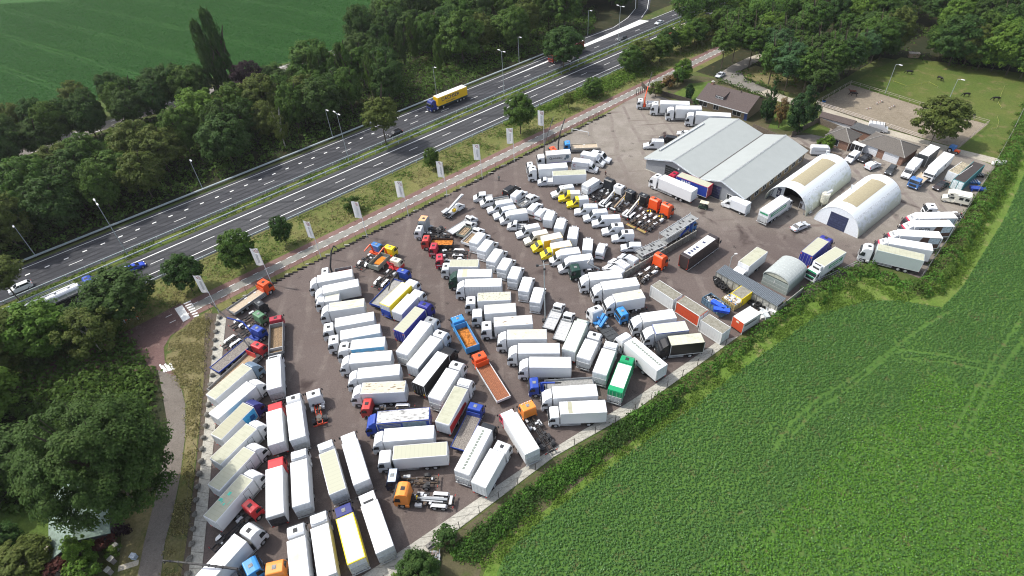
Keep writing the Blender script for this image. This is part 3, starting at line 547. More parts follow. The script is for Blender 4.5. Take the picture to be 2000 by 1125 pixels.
CAT = 'truck'
def build_bt(x, y, h, L, label, o):
    """box truck: origin under the front wall of the cargo box, cab ahead of it"""
    ex = o.get('x', '').split(','); st = o.get('st', 'md'); z = o['z']; c = o['c']; sk = o.get('s') or 'white'
    if sk == 'yellow': sk = 'yellow'
    name = {'none': 'box_trailer', 'rv': 'horse_lorry'}.get(st, 'box_truck')
    root = thing(name, label, 'trailer' if st == 'none' else CAT, (x, y, 0), R_(h), o.get('g'))
    if o.get('rev'): pass
    z0 = 1.08 if st not in ('van', 'rv', 'none') else .75
    bx = cargo_box(root, L, z0, z, sk, o['r'], doors='open' not in ex)
    gap = .5 if st in ('hi', 'md', 'cr') else .14
    if st == 'van':
        van_cab(root, 1.5, c, 1.95); ch = chassis(root, 1.6, -L + .3, tanks=False, guards=True)
        b = MB(); b.box(.0, 1.5, -1.0, 1.0, .7, 1.5); part('goose_neck', b.mesh('goose_neck', paint('white'), .05), root)
        for xx in (-L * .62, -L * .72): [wheel(root, xx, s * 1.15, .38, .24) for s in (-1, 1)]
        [wheel(root, -.3, s * 1.0, .36, .24) for s in (-1, 1)]
    elif st == 'none':
        chassis(root, -.2, -L + .2, tanks=False)
        for xx in (-L * .55, -L * .7): [wheel(root, xx, s * 1.2, .42, .28) for s in (-1, 1)]
    else:
        if st == 'rv':
            b = MB(); b.prism([(0, .8), (0, z - .02), (.7, z - .35), (1.25, 2.5), (.2, 2.3)], -1.2, 1.2, 0, .1); part('sleeping_nose', b.mesh('sleeping_nose', paint('white'), .06, seg=2), bx)
            for k in range(3):
                b = MB(); b.box(-1.2 - k * .9, -.7 - k * .9, -.3, .3, z, z + .09); part('roof_vent', b.mesh('roof_vent', M_['panel'], .02), bx)
            side_panel(bx, [(-5, 2.0), (-5, 2.7), (-4.2, 2.7), (-4.2, 2.0)], M_['glass'], name='side_window')
        cab, CL, chh = truck_cab(root, gap, st, c, o.get('rf'), z, ex + (['nohatch'] if (len(label) * 7 + int(x * 10)) % 10 < 5 else []))
        chassis(root, gap + 1.2, -L + .15, guards=True, tanks=True)
        xf = gap + CL - 1.12
        for s in (-1, 1): wheel(root, xf, s * 1.2, .5, .3)
        xr = [-L * .62] if L < 8.2 else [-L * .58, -L * .58 - 1.3]
        for q in xr:
            for s in (-1, 1): wheel(root, q, s * 1.22, .5, .55)
        b = MB()
        for s in (-1, 1): b.box(xr[-1] - .66, xr[-1] - .62, s * .95 - .28, s * .95 + .28, .25, 1.0)
        part('mud_flap', b.mesh('mud_flap', M_['rubber']), root)
        if st in ('hi', 'md', 'cr') and 'none' not in ex:
            b = MB(); b.box(.16, gap - .03, -.9, .9, 1.0, 2.2); part('cab_gap_equipment', b.mesh('cab_gap_equipment', M_['trim']), root)
    if 'fridge' in ex or st == 'fr':
        b = MB(); b.box(.0, .62, -.95, .95, z - 1.25, z - .08); f = part('fridge_unit', b.mesh('fridge_unit', paint('white'), .12, seg=2), bx)
        b = MB(); b.box(.62, .64, -.7, .7, z - 1.1, z - .6); b.box(.12, .5, -.75, .75, z - .085, z - .07); part('fan_grille', b.mesh('fan_grille', M_['trim']), f)
    if 'lift' in ex: tail_lift(bx, L, z0)
    if 'liftblue' in ex: tail_lift(bx, L, z0, mat=paint('blue'))
    if 'liftup' in ex:
        b = MB(); b.box(-L - .12, -L - .04, -1.15, 1.15, z0, z0 + 1.9); part('tail_lift', b.mesh('tail_lift', M_['panel'], .03), bx)
    if 'sdoor' in ex:
        b = MB()
        for s in (-1,):
            for (a, c2, e, f) in ((-2.3, -2.24, z0 + .2, z - .5), (-1.3, -1.24, z0 + .2, z - .5), (-2.3, -1.24, z - .52, z - .46), (-2.3, -1.24, z0 + .18, z0 + .24)): b.box(a, c2, s * 1.25 - .015, s * 1.25 + .015, e, f)
        part('side_door', b.mesh('side_door', flat('door_frame', (.16, .17, .18))), bx)
    if 'teal' in ex:
        b = MB(); m = flat('patch_turquoise', (.10, .55, .42), .6)
        for (a, c2, e, f) in ((-3.5, -2.9, .1, .55), (-4.7, -4.2, .5, 1.05), (-4.9, -4.4, .25, .4), (-4.7, -3.6, -.75, -.68), (-5.0, -4.6, -.3, -.05)): b.box(a, c2, e, f, z + .005, z + .018)
        part('roof_patch', b.mesh('roof_patch', m), bx)
    if 'skypatch' in ex:
        side_panel(bx, [(-.1, z0 + .15), (-.1, z - .1), (-2.6, z - .1), (-2.2, z0 + .15)], flat('patch_sky', (.06, .36, .66), .5, var=.1)); side_panel(bx, [(-.5, z0 + .6), (-.45, z0 + 1.5), (-1.3, z0 + 1.7), (-1.6, z0 + .5)], flat('patch_deep', (.015, .10, .30), .5), off=.014)
        b = MB(); b.box(-2.6, -.12, -1.13, 1.13, z + .004, z + .02); part('roof_section', b.mesh('roof_section', roofmat('cream2')), bx)
    if 'wave' in ex:
        n = 14; pts = [(-.1 - (L - .2) * i / n, z - .08) for i in range(n + 1)] + [(-L + .1 + (L - .2) * i / n, z - .85 - .16 * math.sin(i * 1.5)) for i in range(n + 1)]
        side_panel(bx, pts, flat('stripe_lightblue', (.16, .48, .76), .5, var=.1), name='blue_stripe')
        b = MB(); b.prism([(-1.5 - (L - 2) * i / n, z - .95 - .1 * math.sin(i * 1.5)) for i in range(n + 1)] + [(-L + .5 + (L - 2) * i / n, z - 1.25 - .1 * math.sin(i * 1.2)) for i in range(n + 1)], 1.24, 1.262); part('grey_stripe', b.mesh('grey_stripe', flat('stripe_grey', (.50, .55, .6), .5)), bx)
    if 'banner' in ex:
        side_panel(bx, [(-4.2, z0 + .2), (-4.2, z - .3), (-L + .6, z - .3), (-L + .6, z0 + .2)], flat('banner_greyblue', (.20, .28, .34), .6), name='banner')
        side_panel(bx, [(-.2, z - .26), (-.2, z - .2), (-L + .2, z - .2), (-L + .2, z - .26)], flat('banner_yellow', (.6, .5, .1)), name='yellow_line', off=.012)
        for r in range(3): blurred_words(bx, -3.9, -.5, 1.258, z - .6 - r * .35, .22, flat('print_pale', (.35, .38, .30)), 5 + r)
    if 'emblem' in ex:
        for s in (-1, 1): side_panel(bx, [(-3.0, 2.0), (-3.2, 2.5), (-3.6, 2.9), (-4.1, 2.7), (-3.6, 2.5), (-3.5, 2.2), (-4.2, 2.1), (-4.0, 1.9)], M_['ink'], name='emblem', sides=(s,))
        b = MB(); b.box(.02, .06, -1.2, 1.2, .4, 1.0); part('blue_skirt', b.mesh('blue_skirt', paint('blue')), bx); side_panel(bx, [(2.5, .42), (2.5, 1.0), (.6, 1.0), (.6, .42)], paint('blue'), name='blue_step')
    if 'redwedge' in ex: side_panel(bx, [(-L + .1, z0 + .1), (-L + .1, z - .6), (-1.6, z0 + 1.2), (-1.2, z0 + .1)], flat('wedge_red', (.42, .03, .03), .5), name='red_wedge')
    if 'redlamps' in ex:
        b = MB()
        for s in (-1, 1): b.box(-L - .05, -L - .02, s * 1.08 - .09, s * 1.08 + .09, z - .55, z - .2); b.box(-L - .05, -L - .02, s * 1.08 - .09, s * 1.08 + .09, z0 + .1, z0 + .4)
        part('warning_board', b.mesh('warning_board', flat('board_red', (.6, .12, .07))), bx)
        b = MB()
        for i in range(int(L / .75)): b.box(-.3 - i * .75, -.26 - i * .75, -1.265, 1.265, z0 + .1, z - .2)
        part('curtain_strap', b.mesh('curtain_strap', paint('blue')), bx)
    if 'reflect' in ex:
        b = MB()
        for s in (-1, 1): b.box(-L - .05, -L - .02, s * .98 - .12, s * .98 + .12, z0 + .3, z0 + .6)
        part('reflector_board', b.mesh('reflector_board', M_['plate']), bx)
    if 'curtain' in ex or 'dside' == sk:
        b = MB()
        for i in range(int(L / .55)): b.box(-.3 - i * .55, -.27 - i * .55, -1.26, 1.26, z0 + .1, z - .1)
        part('curtain_strap', b.mesh('curtain_strap', flat('strap_grey', (.42, .42, .43))), bx)
    if 'blueedge' in ex:
        b = MB()
        for s in (-1, 1): b.box(-L, 0, s * 1.24 - .02, s * 1.24 + .02, z - .14, z + .02)
        b.box(-.03, .02, -1.25, 1.25, z - .14, z + .02); part('roof_edge', b.mesh('roof_edge', paint('blue')), bx)
    if 'swin' in ex: side_panel(bx, [(-2.0, 1.8), (-2.0, 2.3), (-1.0, 2.3), (-1.0, 1.8)], M_['glass'], name='side_window')
    if o['r'] in ('strip', 'strip2'):
        b = MB(); k = 14
        for i in range(k): xx = -.5 - (L - 1.0) * i / k; b.box(xx - (L - 1) / k * .84, xx, -.2 + (.0 if o['r'] == 'strip' else -.1), .2 - (0 if o['r'] == 'strip' else .1), z + .008, z + .024)
        part('roof_light', b.mesh('roof_light', M_['strip']), bx)
    if o['r'] == 'band':
        b = MB(); b.box(-2.0, -1.3, -1.16, 1.16, z + .006, z + .02); part('roof_band', b.mesh('roof_band', roofmat('cream2')), bx)
    if 'greenend' in ex:
        b = MB(); b.box(-L - .0, -L + 1.0, -1.25, 1.25, z - .01, z + .03); b.box(-.16, .02, -1.25, 1.25, z - .01, z + .05); part('green_end', b.mesh('green_end', paint('green'), .02), bx)
    if 'tailframe' in ex:
        b = MB(); b.box(-L - 3.2, -L - .1, -.95, .95, .95, 1.08); b.box(-L - 3.2, -L - 3.1, -1.1, 1.1, .6, 1.1); part('bare_frame', b.mesh('bare_frame', M_['frame']), root); [wheel(root, -L - 1.6, s * 1.15, .45, .4) for s in (-1, 1)]
    if 'open' in ex:
        b = MB(); b.box(-L - .01, -L + .0, -1.15, 1.15, z0 + .05, z - .75); part('dark_opening', b.mesh('dark_opening', M_['frame']), bx)
        b = MB(); b.box(-L - .05, -L - .01, -1.18, 1.18, z - .75, z - .1); part('rolled_door', b.mesh('rolled_door', M_['lift']), bx)
    if 'GUNNEBO' in ex:
        for s in (-1, 1):
            letter('G', .95, M_['ink'], bx, (-1.05 if s > 0 else -L + 1.05, s * 1.262, 2.55), (-s, 0, 0)); letter('UNNEBO', .72, M_['ink'], bx, (-2.75 if s > 0 else -L + 2.75, s * 1.262, 2.5), (-s, 0, 0))
        b = MB()
        for (cx, cz, r) in ((-5.6, 2.7, .5), (-5.0, 2.2, .3), (-5.3, 2.95, .25)): b.prism([(cx + r * math.cos(a * .785), cz + r * 1.2 * math.sin(a * .785)) for a in range(8)], 1.24, 1.265)
        part('emblem', b.mesh('emblem', flat('emblem_bluegrey', (.13, .17, .20))), bx)
        side_panel(bx, [(-.1, z0 + .1), (-.1, z0 + .3), (-L + .1, z0 + .3), (-L + .1, z0 + .1)], flat('stripe_lilac', (.30, .27, .5)), name='lower_stripe')
    if 'PANS' in ex:
        wm = flat('lettering_white', (.8, .82, .84))
        for s in (-1, 1): letter('PANS.', 1.05, wm, bx, (-2.9 if s > 0 else -L + 3.0, s * 1.262, 3.1), (-s, 0, 0)); blurred_words(bx, -5.9, -4.6, s * 1.26, 2.5, .14, wm, 3)
        b = MB(); b.box(-L - .03, -L + .12, -1.26, 1.26, z0, z + .015); b.box(-L, 0, -1.262, -1.22, z - .07, z + .02); b.box(-L, 0, 1.22, 1.262, z - .07, z + .02); part('red_edge', b.mesh('red_edge', paint('red5')), bx)
    if 'brown' in ex or 'plainside' in ex:
        if 'brown' in ex:
            for s in (-1, 1):
                side_panel(bx, [(-4.2, 1.35), (-3.9, 2.6), (-4.3, z - .06), (-L + .25, z - .06), (-L + .25, 1.35)], flat('room_brown', (.10, .06, .05), .6, var=.4), name='room_picture', sides=(s,))
                side_panel(bx, [(-5.6, 2.2), (-5.6, z - .15), (-L + .4, z - .15), (-L + .4, 2.35)], flat('room_pale', (.45, .52, .58), .5, var=.3), off=.014, name='room_window', sides=(s,))
        for s in (-1, 1): blurred_words(bx, .4, 1.3, s * .6, 3.1, .01, M_['ink'], 2) if False else None
        b = MB(); b.box(-L, 0, -1.255, 1.255, 1.08, 1.2); part('lower_rail', b.mesh('lower_rail', M_['alu']), bx)
        letter('INTR', .5, M_['ink'], root, (.14 + 1.9 * .45, 0, 3.50), (0, 1, 0), (-.80, 0, .6))
    if 'INTR' in ex:
        for s in (-1, 1): letter('INTR', .85, M_['ink'], bx, (-2.1, s * 1.262, 3.15), (-s, 0, 0), sx=1.25)
    if 'gsign' in ex or 'gsign2' in ex:
        gm = flat('sign_green', (.02, .26, .12), .5, var=.08); a, c2 = (-1.2, -L + .9) if 'gsign' in ex else (-2.0, -L + .8)
        for s in (-1, 1):
            side_panel(bx, [(a, 2.15), (a, 3.05), (c2, 3.05), (c2, 2.15)], gm, name='green_sign', sides=(s,)); blurred_words(bx, c2 + .7, a - .5, s * 1.268, 2.6, .42, flat('print_white', (.75, .8, .78)), 4)
        if 'gsign' in ex:
            b = MB(); b.box(-L - .05, -L - .02, -1.0, 1.0, 2.9, 3.3); part('green_sign', b.mesh('green_sign', gm), bx); tail_lift(bx, L, z0)
        else:
            b = MB(); b.box(gap + 1.9, gap + 1.95, -.9, .9, 1.5, 1.75); b.box(gap + 1.6, gap + 1.7, -.95, .95, 2.5, 2.8); part('green_strip', b.mesh('green_strip', gm), root)
    if o.get('crane'): crane(root, o['crane'], .32, L)
    return root

def bed(root, x0, x1, o, W=2.5, z=1.2):
    k = o['bed']; m = {'beige': 'beige', 'planks': 'planks', 'tan': 'tan', 'grey': 'deckgrey', 'wood': 'wood', 'redbed': 'redbed', 'sand': 'deckgrey', 'rustbed': 'rust', 'brownplank': 'bplank', 'white': 'ramp', 'ramp': 'ramp'}[k]
    e = o.get('edge', 'grey'); em = paint(e) if e in PAL else M_['alu']; sd = o.get('side', .1)
    b = MB(); b.box(x1, x0, -W / 2, W / 2, z - .16, z); fl = part('load_deck', b.mesh('load_deck', M_[m]), root)
    for s in (-1, 1):
        b = MB(); b.box(x1, x0, s * (W / 2 + .02) - .035, s * (W / 2 + .02) + .035, z - .2, z + sd)
        n = max(2, int((x0 - x1) / 1.6))
        for i in range(n + 1): xx = x0 + (x1 - x0) * i / n; b.box(xx - .04, xx + .04, s * (W / 2 + .06) - .03, s * (W / 2 + .06) + .03, z - .2, z + sd + .02)
        part('side_board', b.mesh('side_board', em), fl)
    for q, nm in ((x1, 'tail_board'), (x0, 'front_board')):
        b = MB(); hh = sd + (.9 if nm == 'front_board' and o.get('x', '').find('head') >= 0 else 0); b.box(q - .04, q + .04, -W / 2, W / 2, z - .2, z + hh); part(nm, b.mesh(nm, paint(o['c']) if 'head' in o.get('x', '') and nm == 'front_board' else em), fl)
    if k in ('planks', 'brownplank', 'wood'):
        b = MB()
        for i in range(9): yy = -W / 2 + W * (i + .5) / 9; b.box(x1 + .06, x0 - .06, yy - .012, yy + .012, z + .001, z + .006)
        part('plank_joint', b.mesh('plank_joint', M_['frame']), fl)
    if k == 'sand':
        b = MB(); b.hprism([(x0 - .5, -.8), (x0 - .4, .7), (x0 - 2.0, .95), (x1 + 1.2, .8), (x1 + 1.4, -.85)], z, z + .35); part('sand_load', b.mesh('sand_load', M_['sand'], .15), fl)
    if k == 'beige' and sd > .25:
        for (xx, yy) in ((x0 - 1.0, .8), (x0 - 3.2, .9), (x0 - 3.6, -.9)):
            b = MB(); b.box(xx - .25, xx + .25, yy - .15, yy + .15, z, z + .08); part('lashing_plate', b.mesh('lashing_plate', M_['fend']), fl)
    return fl
def fenders(root, xs, kind, W=1.22):
    if kind in ('dark', None): mat = M_['frame']
    elif kind == 'silver' or kind == 'roundw': mat = M_['silver'] if kind == 'silver' else M_['fend']
    else: mat = M_['fend']
    for s in (-1, 1):
        y0, y1 = (s * .68, s * 1.24) if s > 0 else (s * 1.24, s * .68)
        b = MB()
        if kind in ('white', 'silver') and len(xs) >= 1:
            a, c = max(xs) + .62, min(xs) - .62; b.prism([(a, .75), (a - .22, 1.05), (a - .3, 1.09), (c + .3, 1.09), (c + .22, 1.05), (c, .75), (c + .06, .75), (c + .3, 1.05), (a - .3, 1.05), (a - .06, .75)], y0, y1)
        else:
            for q in xs: b.arch(q, .5, .62, y0, y1, .05, 0, 15, 165, 7)
        part('mudguard', b.mesh('mudguard', mat, .0), root)
def build_ch(x, y, h, L, label, o):
    """cab and bare frame: origin under the middle of the cab roof"""
    ex = o.get('x', '').split(','); st = o['st']; c = o['c']; CL, chh = CABS[st]
    nm = 'tractor_unit' if 'fifth' in ex else ('hook_loader' if 'hook' in ex else 'chassis_truck')
    root = thing(nm, label, CAT, (x, y, 0), R_(h), o.get('g')); xr = -CL * .45
    truck_cab(root, xr, st, c, o.get('rf'), 3.5, ex)
    ch = chassis(root, xr + 1.2, -L, fm=o.get('frame', 'frame'), detail=True)
    for s in (-1, 1): wheel(root, xr + CL - 1.12, s * 1.2, .5, .3)
    xs = [-L + 1.4, -L + 2.7] if ('6x4' in ex or L > 7.3) else [-L + (1.2 if 'fifth' in ex else 1.7)]
    for q in xs:
        for s in (-1, 1): wheel(root, q, s * 1.22, .5, .55)
    fenders(root, xs, o.get('fend', 'dark'))
    lamp_pair(root, -L - .05, .95, .78, 'rear_light', 'lampred', .34, .14, .03)
    if 'fifth' in ex:
        b = MB(); b.tube((xs[0] + .25, 0, 1.0), (xs[0] + .25, 0, 1.12), .48, 0, 14); b.box(xs[0] - .5, xs[0] - .1, -.4, .4, 1.0, 1.08); part('fifth_wheel', b.mesh('fifth_wheel', flat('grease_grey', (.12, .115, .11))), root)
    if 'hook' in ex:
        m = paint(o.get('hc', 'greyc')); b = MB(); b.beam((xr - .9, .2, 1.1), (xr - 1.1, .2, 2.0), .2, .14); part('yellow_hook', b.mesh('yellow_hook', M_['plate']), root); b = MB(); b.beam((-L + .9, 0, 1.15), (xr - .9, .1, 2.6 if o.get('hc') else 1.3), .34, .3, 0, .26, .24); b.beam((xr - .9, .1, 2.6 if o.get('hc') else 1.1), (xr - .8, .1, 3.2 if o.get('hc') else 2.2), .2, .2); part('hook_arm', b.mesh('hook_arm', m), root)
        b = MB(); b.tube((-L + 1.5, -.35, 1.05), (xr - 1.6, -.2, 2.0 if o.get('hc') else 1.1), .1, 0, 8); b.tube((-L + 1.5, .35, 1.05), (xr - 1.6, .3, 2.0 if o.get('hc') else 1.1), .1, 0, 8); b.box(-L + .2, -L + .6, -.7, .7, 1.0, 1.16); part('hydraulic_ram', b.mesh('hydraulic_ram', M_['alu']), root)
    if 'whitepads' in ex:
        for (q, s) in ((xr - 2.3, .72), (xr - 1.9, -.8), (xr - 4.4, .8), (xr - 4.0, -.7)):
            b = MB(); b.box(q - .55, q + .55, s - .26, s + .26, .9, 1.06); part('tank_lid', cached('pad', lambda: None) or b.mesh('tank_lid', M_['fend'], .04), root)
        b = MB()
        for i in range(3): b.box(-L - .25 - .22 * i, -L - .15 - .22 * i, -1.2, 1.2, .68, .78)
        part('rear_beam', b.mesh('rear_beam', flat('beam_yellow', (.42, .32, .12))), root)
    if 'ybar' in ex:
        b = MB(); b.beam((xr - 1.4, -.5, 1.1), (xr - 1.0, -.2, 1.35), .14, .14); b.box(xr - 1.6, xr - 1.2, .1, .4, 1.0, 1.2); part('yellow_bracket', b.mesh('yellow_bracket', M_['plate']), root)
    if 'deck' in ex:
        b = MB(); b.box(-L, xr - 1.6, -1.2, 1.2, 1.02, 1.14)
        for i in range(4): b.box(-L + .4 + i * 1.05, -L + 1.1 + i * 1.05, -1.15, 1.15, 1.14, 1.2)
        part('dark_deck', b.mesh('dark_deck', flat('deck_dark', (.055, .06, .065))), root)
    if o.get('crane'): crane(root, o['crane'], xr - .5, L)
    if o['c'] == 'creamcab':
        b = MB(); b.box(xr, xr + CL + .02, -1.235, 1.235, .45, 1.35); part('lower_band', b.mesh('lower_band', paint('red'), .03), root)
    if o['c'] == 'red4':
        b = MB(); b.box(xr + .3, xr + CL - .2, -1.235, 1.235, 1.25, 1.4); part('white_stripe', b.mesh('white_stripe', paint('white'), .02), root)
    return root
def build_fb(x, y, h, L, label, o):
    ex = o.get('x', '').split(','); st = o['st']; CL, chh = CABS[st]
    root = thing('tipper_truck' if o['bed'] in ('sand', 'rustbed') else 'flatbed_truck', label, CAT, (x, y, 0), R_(h), o.get('g')); xr = -CL * .45
    truck_cab(root, xr, st, o['c'], o.get('rf'), 3.5, ex)
    cr = o.get('crane'); x0 = xr - (1.15 if cr else .3); chassis(root, xr + 1.2, -L + .1, tanks=True, guards=True)
    bed(root, x0, -L, o, z=1.25)
    for s in (-1, 1): wheel(root, xr + CL - 1.12, s * 1.2, .5, .3)
    xs = [-L + 1.6, -L + 2.9] if ('6x4' in ex or L > 8.5) else [-L + 1.9]
    for q in xs:
        for s in (-1, 1): wheel(root, q, s * 1.1, .5, .5)
    if cr: crane(root, cr, xr - .55, L)
    if o['bed'] == 'wood':
        b = MB(); b.box(-L + 1.5, -L + 1.6, -1.22, 1.22, 1.26, 1.9); part('cross_bar', b.mesh('cross_bar', M_['alu']), root)
    return root

# ---- vans
def van_cab(root, xr, key, h=2.25, dc=0, hood=True):
    """van cab with rear wall at xr; roof flat part then windscreen and bonnet"""
    R = .75 + dc * .85
    def body():
        b = MB(); b.prism([(0, .42), (0, h - .08), (.12, h), (R - .1, h), (R + .12, h - .1), (R + .72, 1.42), (R + .85, 1.36), (R + 1.45, 1.12), (R + 1.62, .95), (R + 1.68, .42), (R + 1.3, .36)], -.99, .99, 0, .14); return b.mesh('cab', paint(key, .3, .12), .07, seg=2)
    c = part('cab', cached(('vcab', key, round(h, 2), dc), body), root, (xr, 0, 0))
    def ws():
        b = MB(); b.prism([(R + .155, h - .14), (R + .175, h - .14), (R + .72, 1.46), (R + .70, 1.46)], -.82, .82); return b.mesh('windscreen', M_['glass'])
    part('windscreen', cached(('vws', round(h, 2), dc), ws), c)
    def sw(): b = MB(); b.prism([(R - .55, 1.42), (R - .5, h - .22), (R + .06, h - .22), (R + .55, 1.42)], -.02, .02); return b.mesh('side_window', M_['glass'])
    for s in (-1, 1): o = part('side_window', cached(('vsw', round(h, 2), dc), sw), c, (0, s * .955, 0)); o.rotation_euler = (s * .09, 0, 0); o.location = (0, s * (.955 + .09 * 1.6), 0)
    if dc:
        for s in (-1, 1):
            b = MB(); b.prism([(.15, 1.42), (.18, h - .24), (R - .7, h - .24), (R - .72, 1.42)], -.02, .02); o = part('rear_side_window', cached(('vrw', round(h, 2)), lambda: b.mesh('rear_side_window', M_['glass'])), c, (0, s * (.955 + .09 * 1.6), 0)); o.rotation_euler = (s * .09, 0, 0)
    def bump_(): b = MB(); b.box(R + 1.3, R + 1.72, -.97, .97, .34, .62); b.box(R + 1.6, R + 1.68, -.55, .55, .72, .88); return b.mesh('bumper', M_['trim'], .05)
    part('bumper', cached(('vbump', dc), bump_), c)
    lamp_pair(c, R + 1.52, .78, .92, w=.3, h=.22, d=.08)
    def mir(): b = MB(); b.box(-.06, .06, -.1, .1, -.14, .14); return b.mesh('mirror', M_['trim'], .03)
    for s in (-1, 1): part('mirror', cached('vmir', mir), c, (R + .45, s * 1.1, 1.5))
    for s in (-1, 1): wheel(root, xr + R + .95, s * .98, .35, .22)
    return xr + R + 1.68
def build_vn(x, y, h, L, label, o):
    """panel van: origin under the front bumper, body behind"""
    ex = o.get('x', '').split(','); z = o['z']; c = o.get('c', 'whitev'); bc = o.get('body', c)
    root = thing('panel_van', label, 'van', (x, y, 0), R_(h), o.get('g')); small = z < 2.25; W = .97 if small else 1.0
    k = .78 if small else 1.0; N = 1.55 * k if not small else 1.3; s1 = N + .75
    if o.get('rev'): pass
    def cabm():
        b = MB(); b.prism([(-s1 - .7, .4), (-s1 - .7, z), (-s1 - .2, z), (-s1 + .05, z - .12), (-N + .02, 1.38 * (k * .15 + .85)), (-N + .2, 1.3 * (k * .15 + .85)), (-.32, 1.06), (-.08, .9), (-.0, .42), (-.4, .34)], -W, W, 0, .15); return b.mesh('cab', paint(c, .3, .12), .09, seg=2)
    cb = part('cab', cached(('pvcab', c, z), cabm), root)
    b = MB(); b.prism([(-L, .42), (-L, z - .35), (-L + .1, z - .06), (-L + .25, z), (-s1 - .7, z), (-s1 - .7, .4)], -W, W, 0, .15); body = part('cargo_body', b.mesh('cargo_body', paint(bc, .3, .15), .09, seg=2), root)
    b = MB(); b.prism([(-s1 + .095, z - .17), (-s1 + .115, z - .17), (-N + .04, 1.44 * (k * .15 + .85)), (-N + .02, 1.44 * (k * .15 + .85))], -W + .17, W - .17); part('windscreen', cached(('pvws', z), lambda: b.mesh('windscreen', M_['glass'])), cb)
    for s in (-1, 1):
        bb = MB(); bb.prism([(-s1 - .55, 1.32), (-s1 - .5, min(z - .3, 1.95)), (-s1 - .0, min(z - .3, 1.95)), (-N - .2, 1.32)], -.02, .02); w = part('side_window', cached(('pvsw', z), lambda: bb.mesh('side_window', M_['glass'])), cb, (0, s * (W + .0), 0)); w.rotation_euler = (s * .06, 0, 0); w.location = (0, s * (W + .085), 0)
    def bump_(): b = MB(); b.box(-.42, .04, -W + .03, W - .03, .32, .6); b.box(-.12, .0, -.5, .5, .68, .84); return b.mesh('bumper', M_['trim'], .05)
    part('bumper', cached(('pvb', W), bump_), cb); lamp_pair(cb, -.2, .74, .88, w=.28, h=.22, d=.1)
    def mir(): b = MB(); b.box(-.06, .06, -.1, .1, -.14, .14); return b.mesh('mirror', M_['trim'], .03)
    for s in (-1, 1): part('mirror', cached('vmir', mir), cb, (-N - .25, s * (W + .1), 1.42))
    r = .35 if not small else .32
    for s in (-1, 1): wheel(root, -.95, s * W, r, .22); wheel(root, -L + 1.15, s * W, r, .22)
    b = MB(); b.box(-L + 1.7, -1.5, -W - .012, W + .012, .44, .58); part('rub_strip', b.mesh('rub_strip', M_['trim']), body)
    lamp_pair(body, -L - .0, W - .12, 1.1, 'rear_light', 'lampred', .14, .5, .03)
    b = MB(); b.box(-L - .02, -L + .1, -W + .05, W - .05, .4, .56); part('rear_bumper', b.mesh('rear_bumper', M_['trim']), body)
    b = MB(); b.box(-L - .012, -L + .02, -.012, .012, .6, z - .3)
    for s in (-1, 1): b.box(-s1 - 2.0, -s1 - 1.985, s * W - .008, s * W + .008, .5, z * .72); b.box(-s1 - .78, -s1 - .765, s * W - .008, s * W + .008, .5, z * .72)
    part('door_gap', b.mesh('door_gap', flat('gap_grey', (.25, .26, .28))), body)
    if 'hatch' in ex:
        b = MB(); b.box(-s1 - 1.9, -s1 - .5, -.5, .5, z - .02, z + .12); q = part('roof_cooler', b.mesh('roof_cooler', paint('white'), .05, seg=2), body); b = MB(); b.tube((-s1 - .9, 0, z + .12), (-s1 - .9, 0, z + .2), .09, 0, 8); part('roof_vent', b.mesh('roof_vent', M_['trim']), q)
    if 'cooler' in ex:
        b = MB(); b.box(-s1 - 1.3, -s1 - .6, -.45, .45, z - .02, z + .14); b.box(-s1 - 1.2, -s1 - .75, -.35, .35, z + .14, z + .18); part('roof_cooler', b.mesh('roof_cooler', M_['trim'], .03), body)
    if 'rearwin' in ex:
        b = MB(); b.prism([(-L - .02, 1.3), (-L + .03, z - .42), (-L + .06, z - .42), (-L + .01, 1.3)], -.75, .75); part('rear_window', b.mesh('rear_window', M_['glass']), body)
    return root
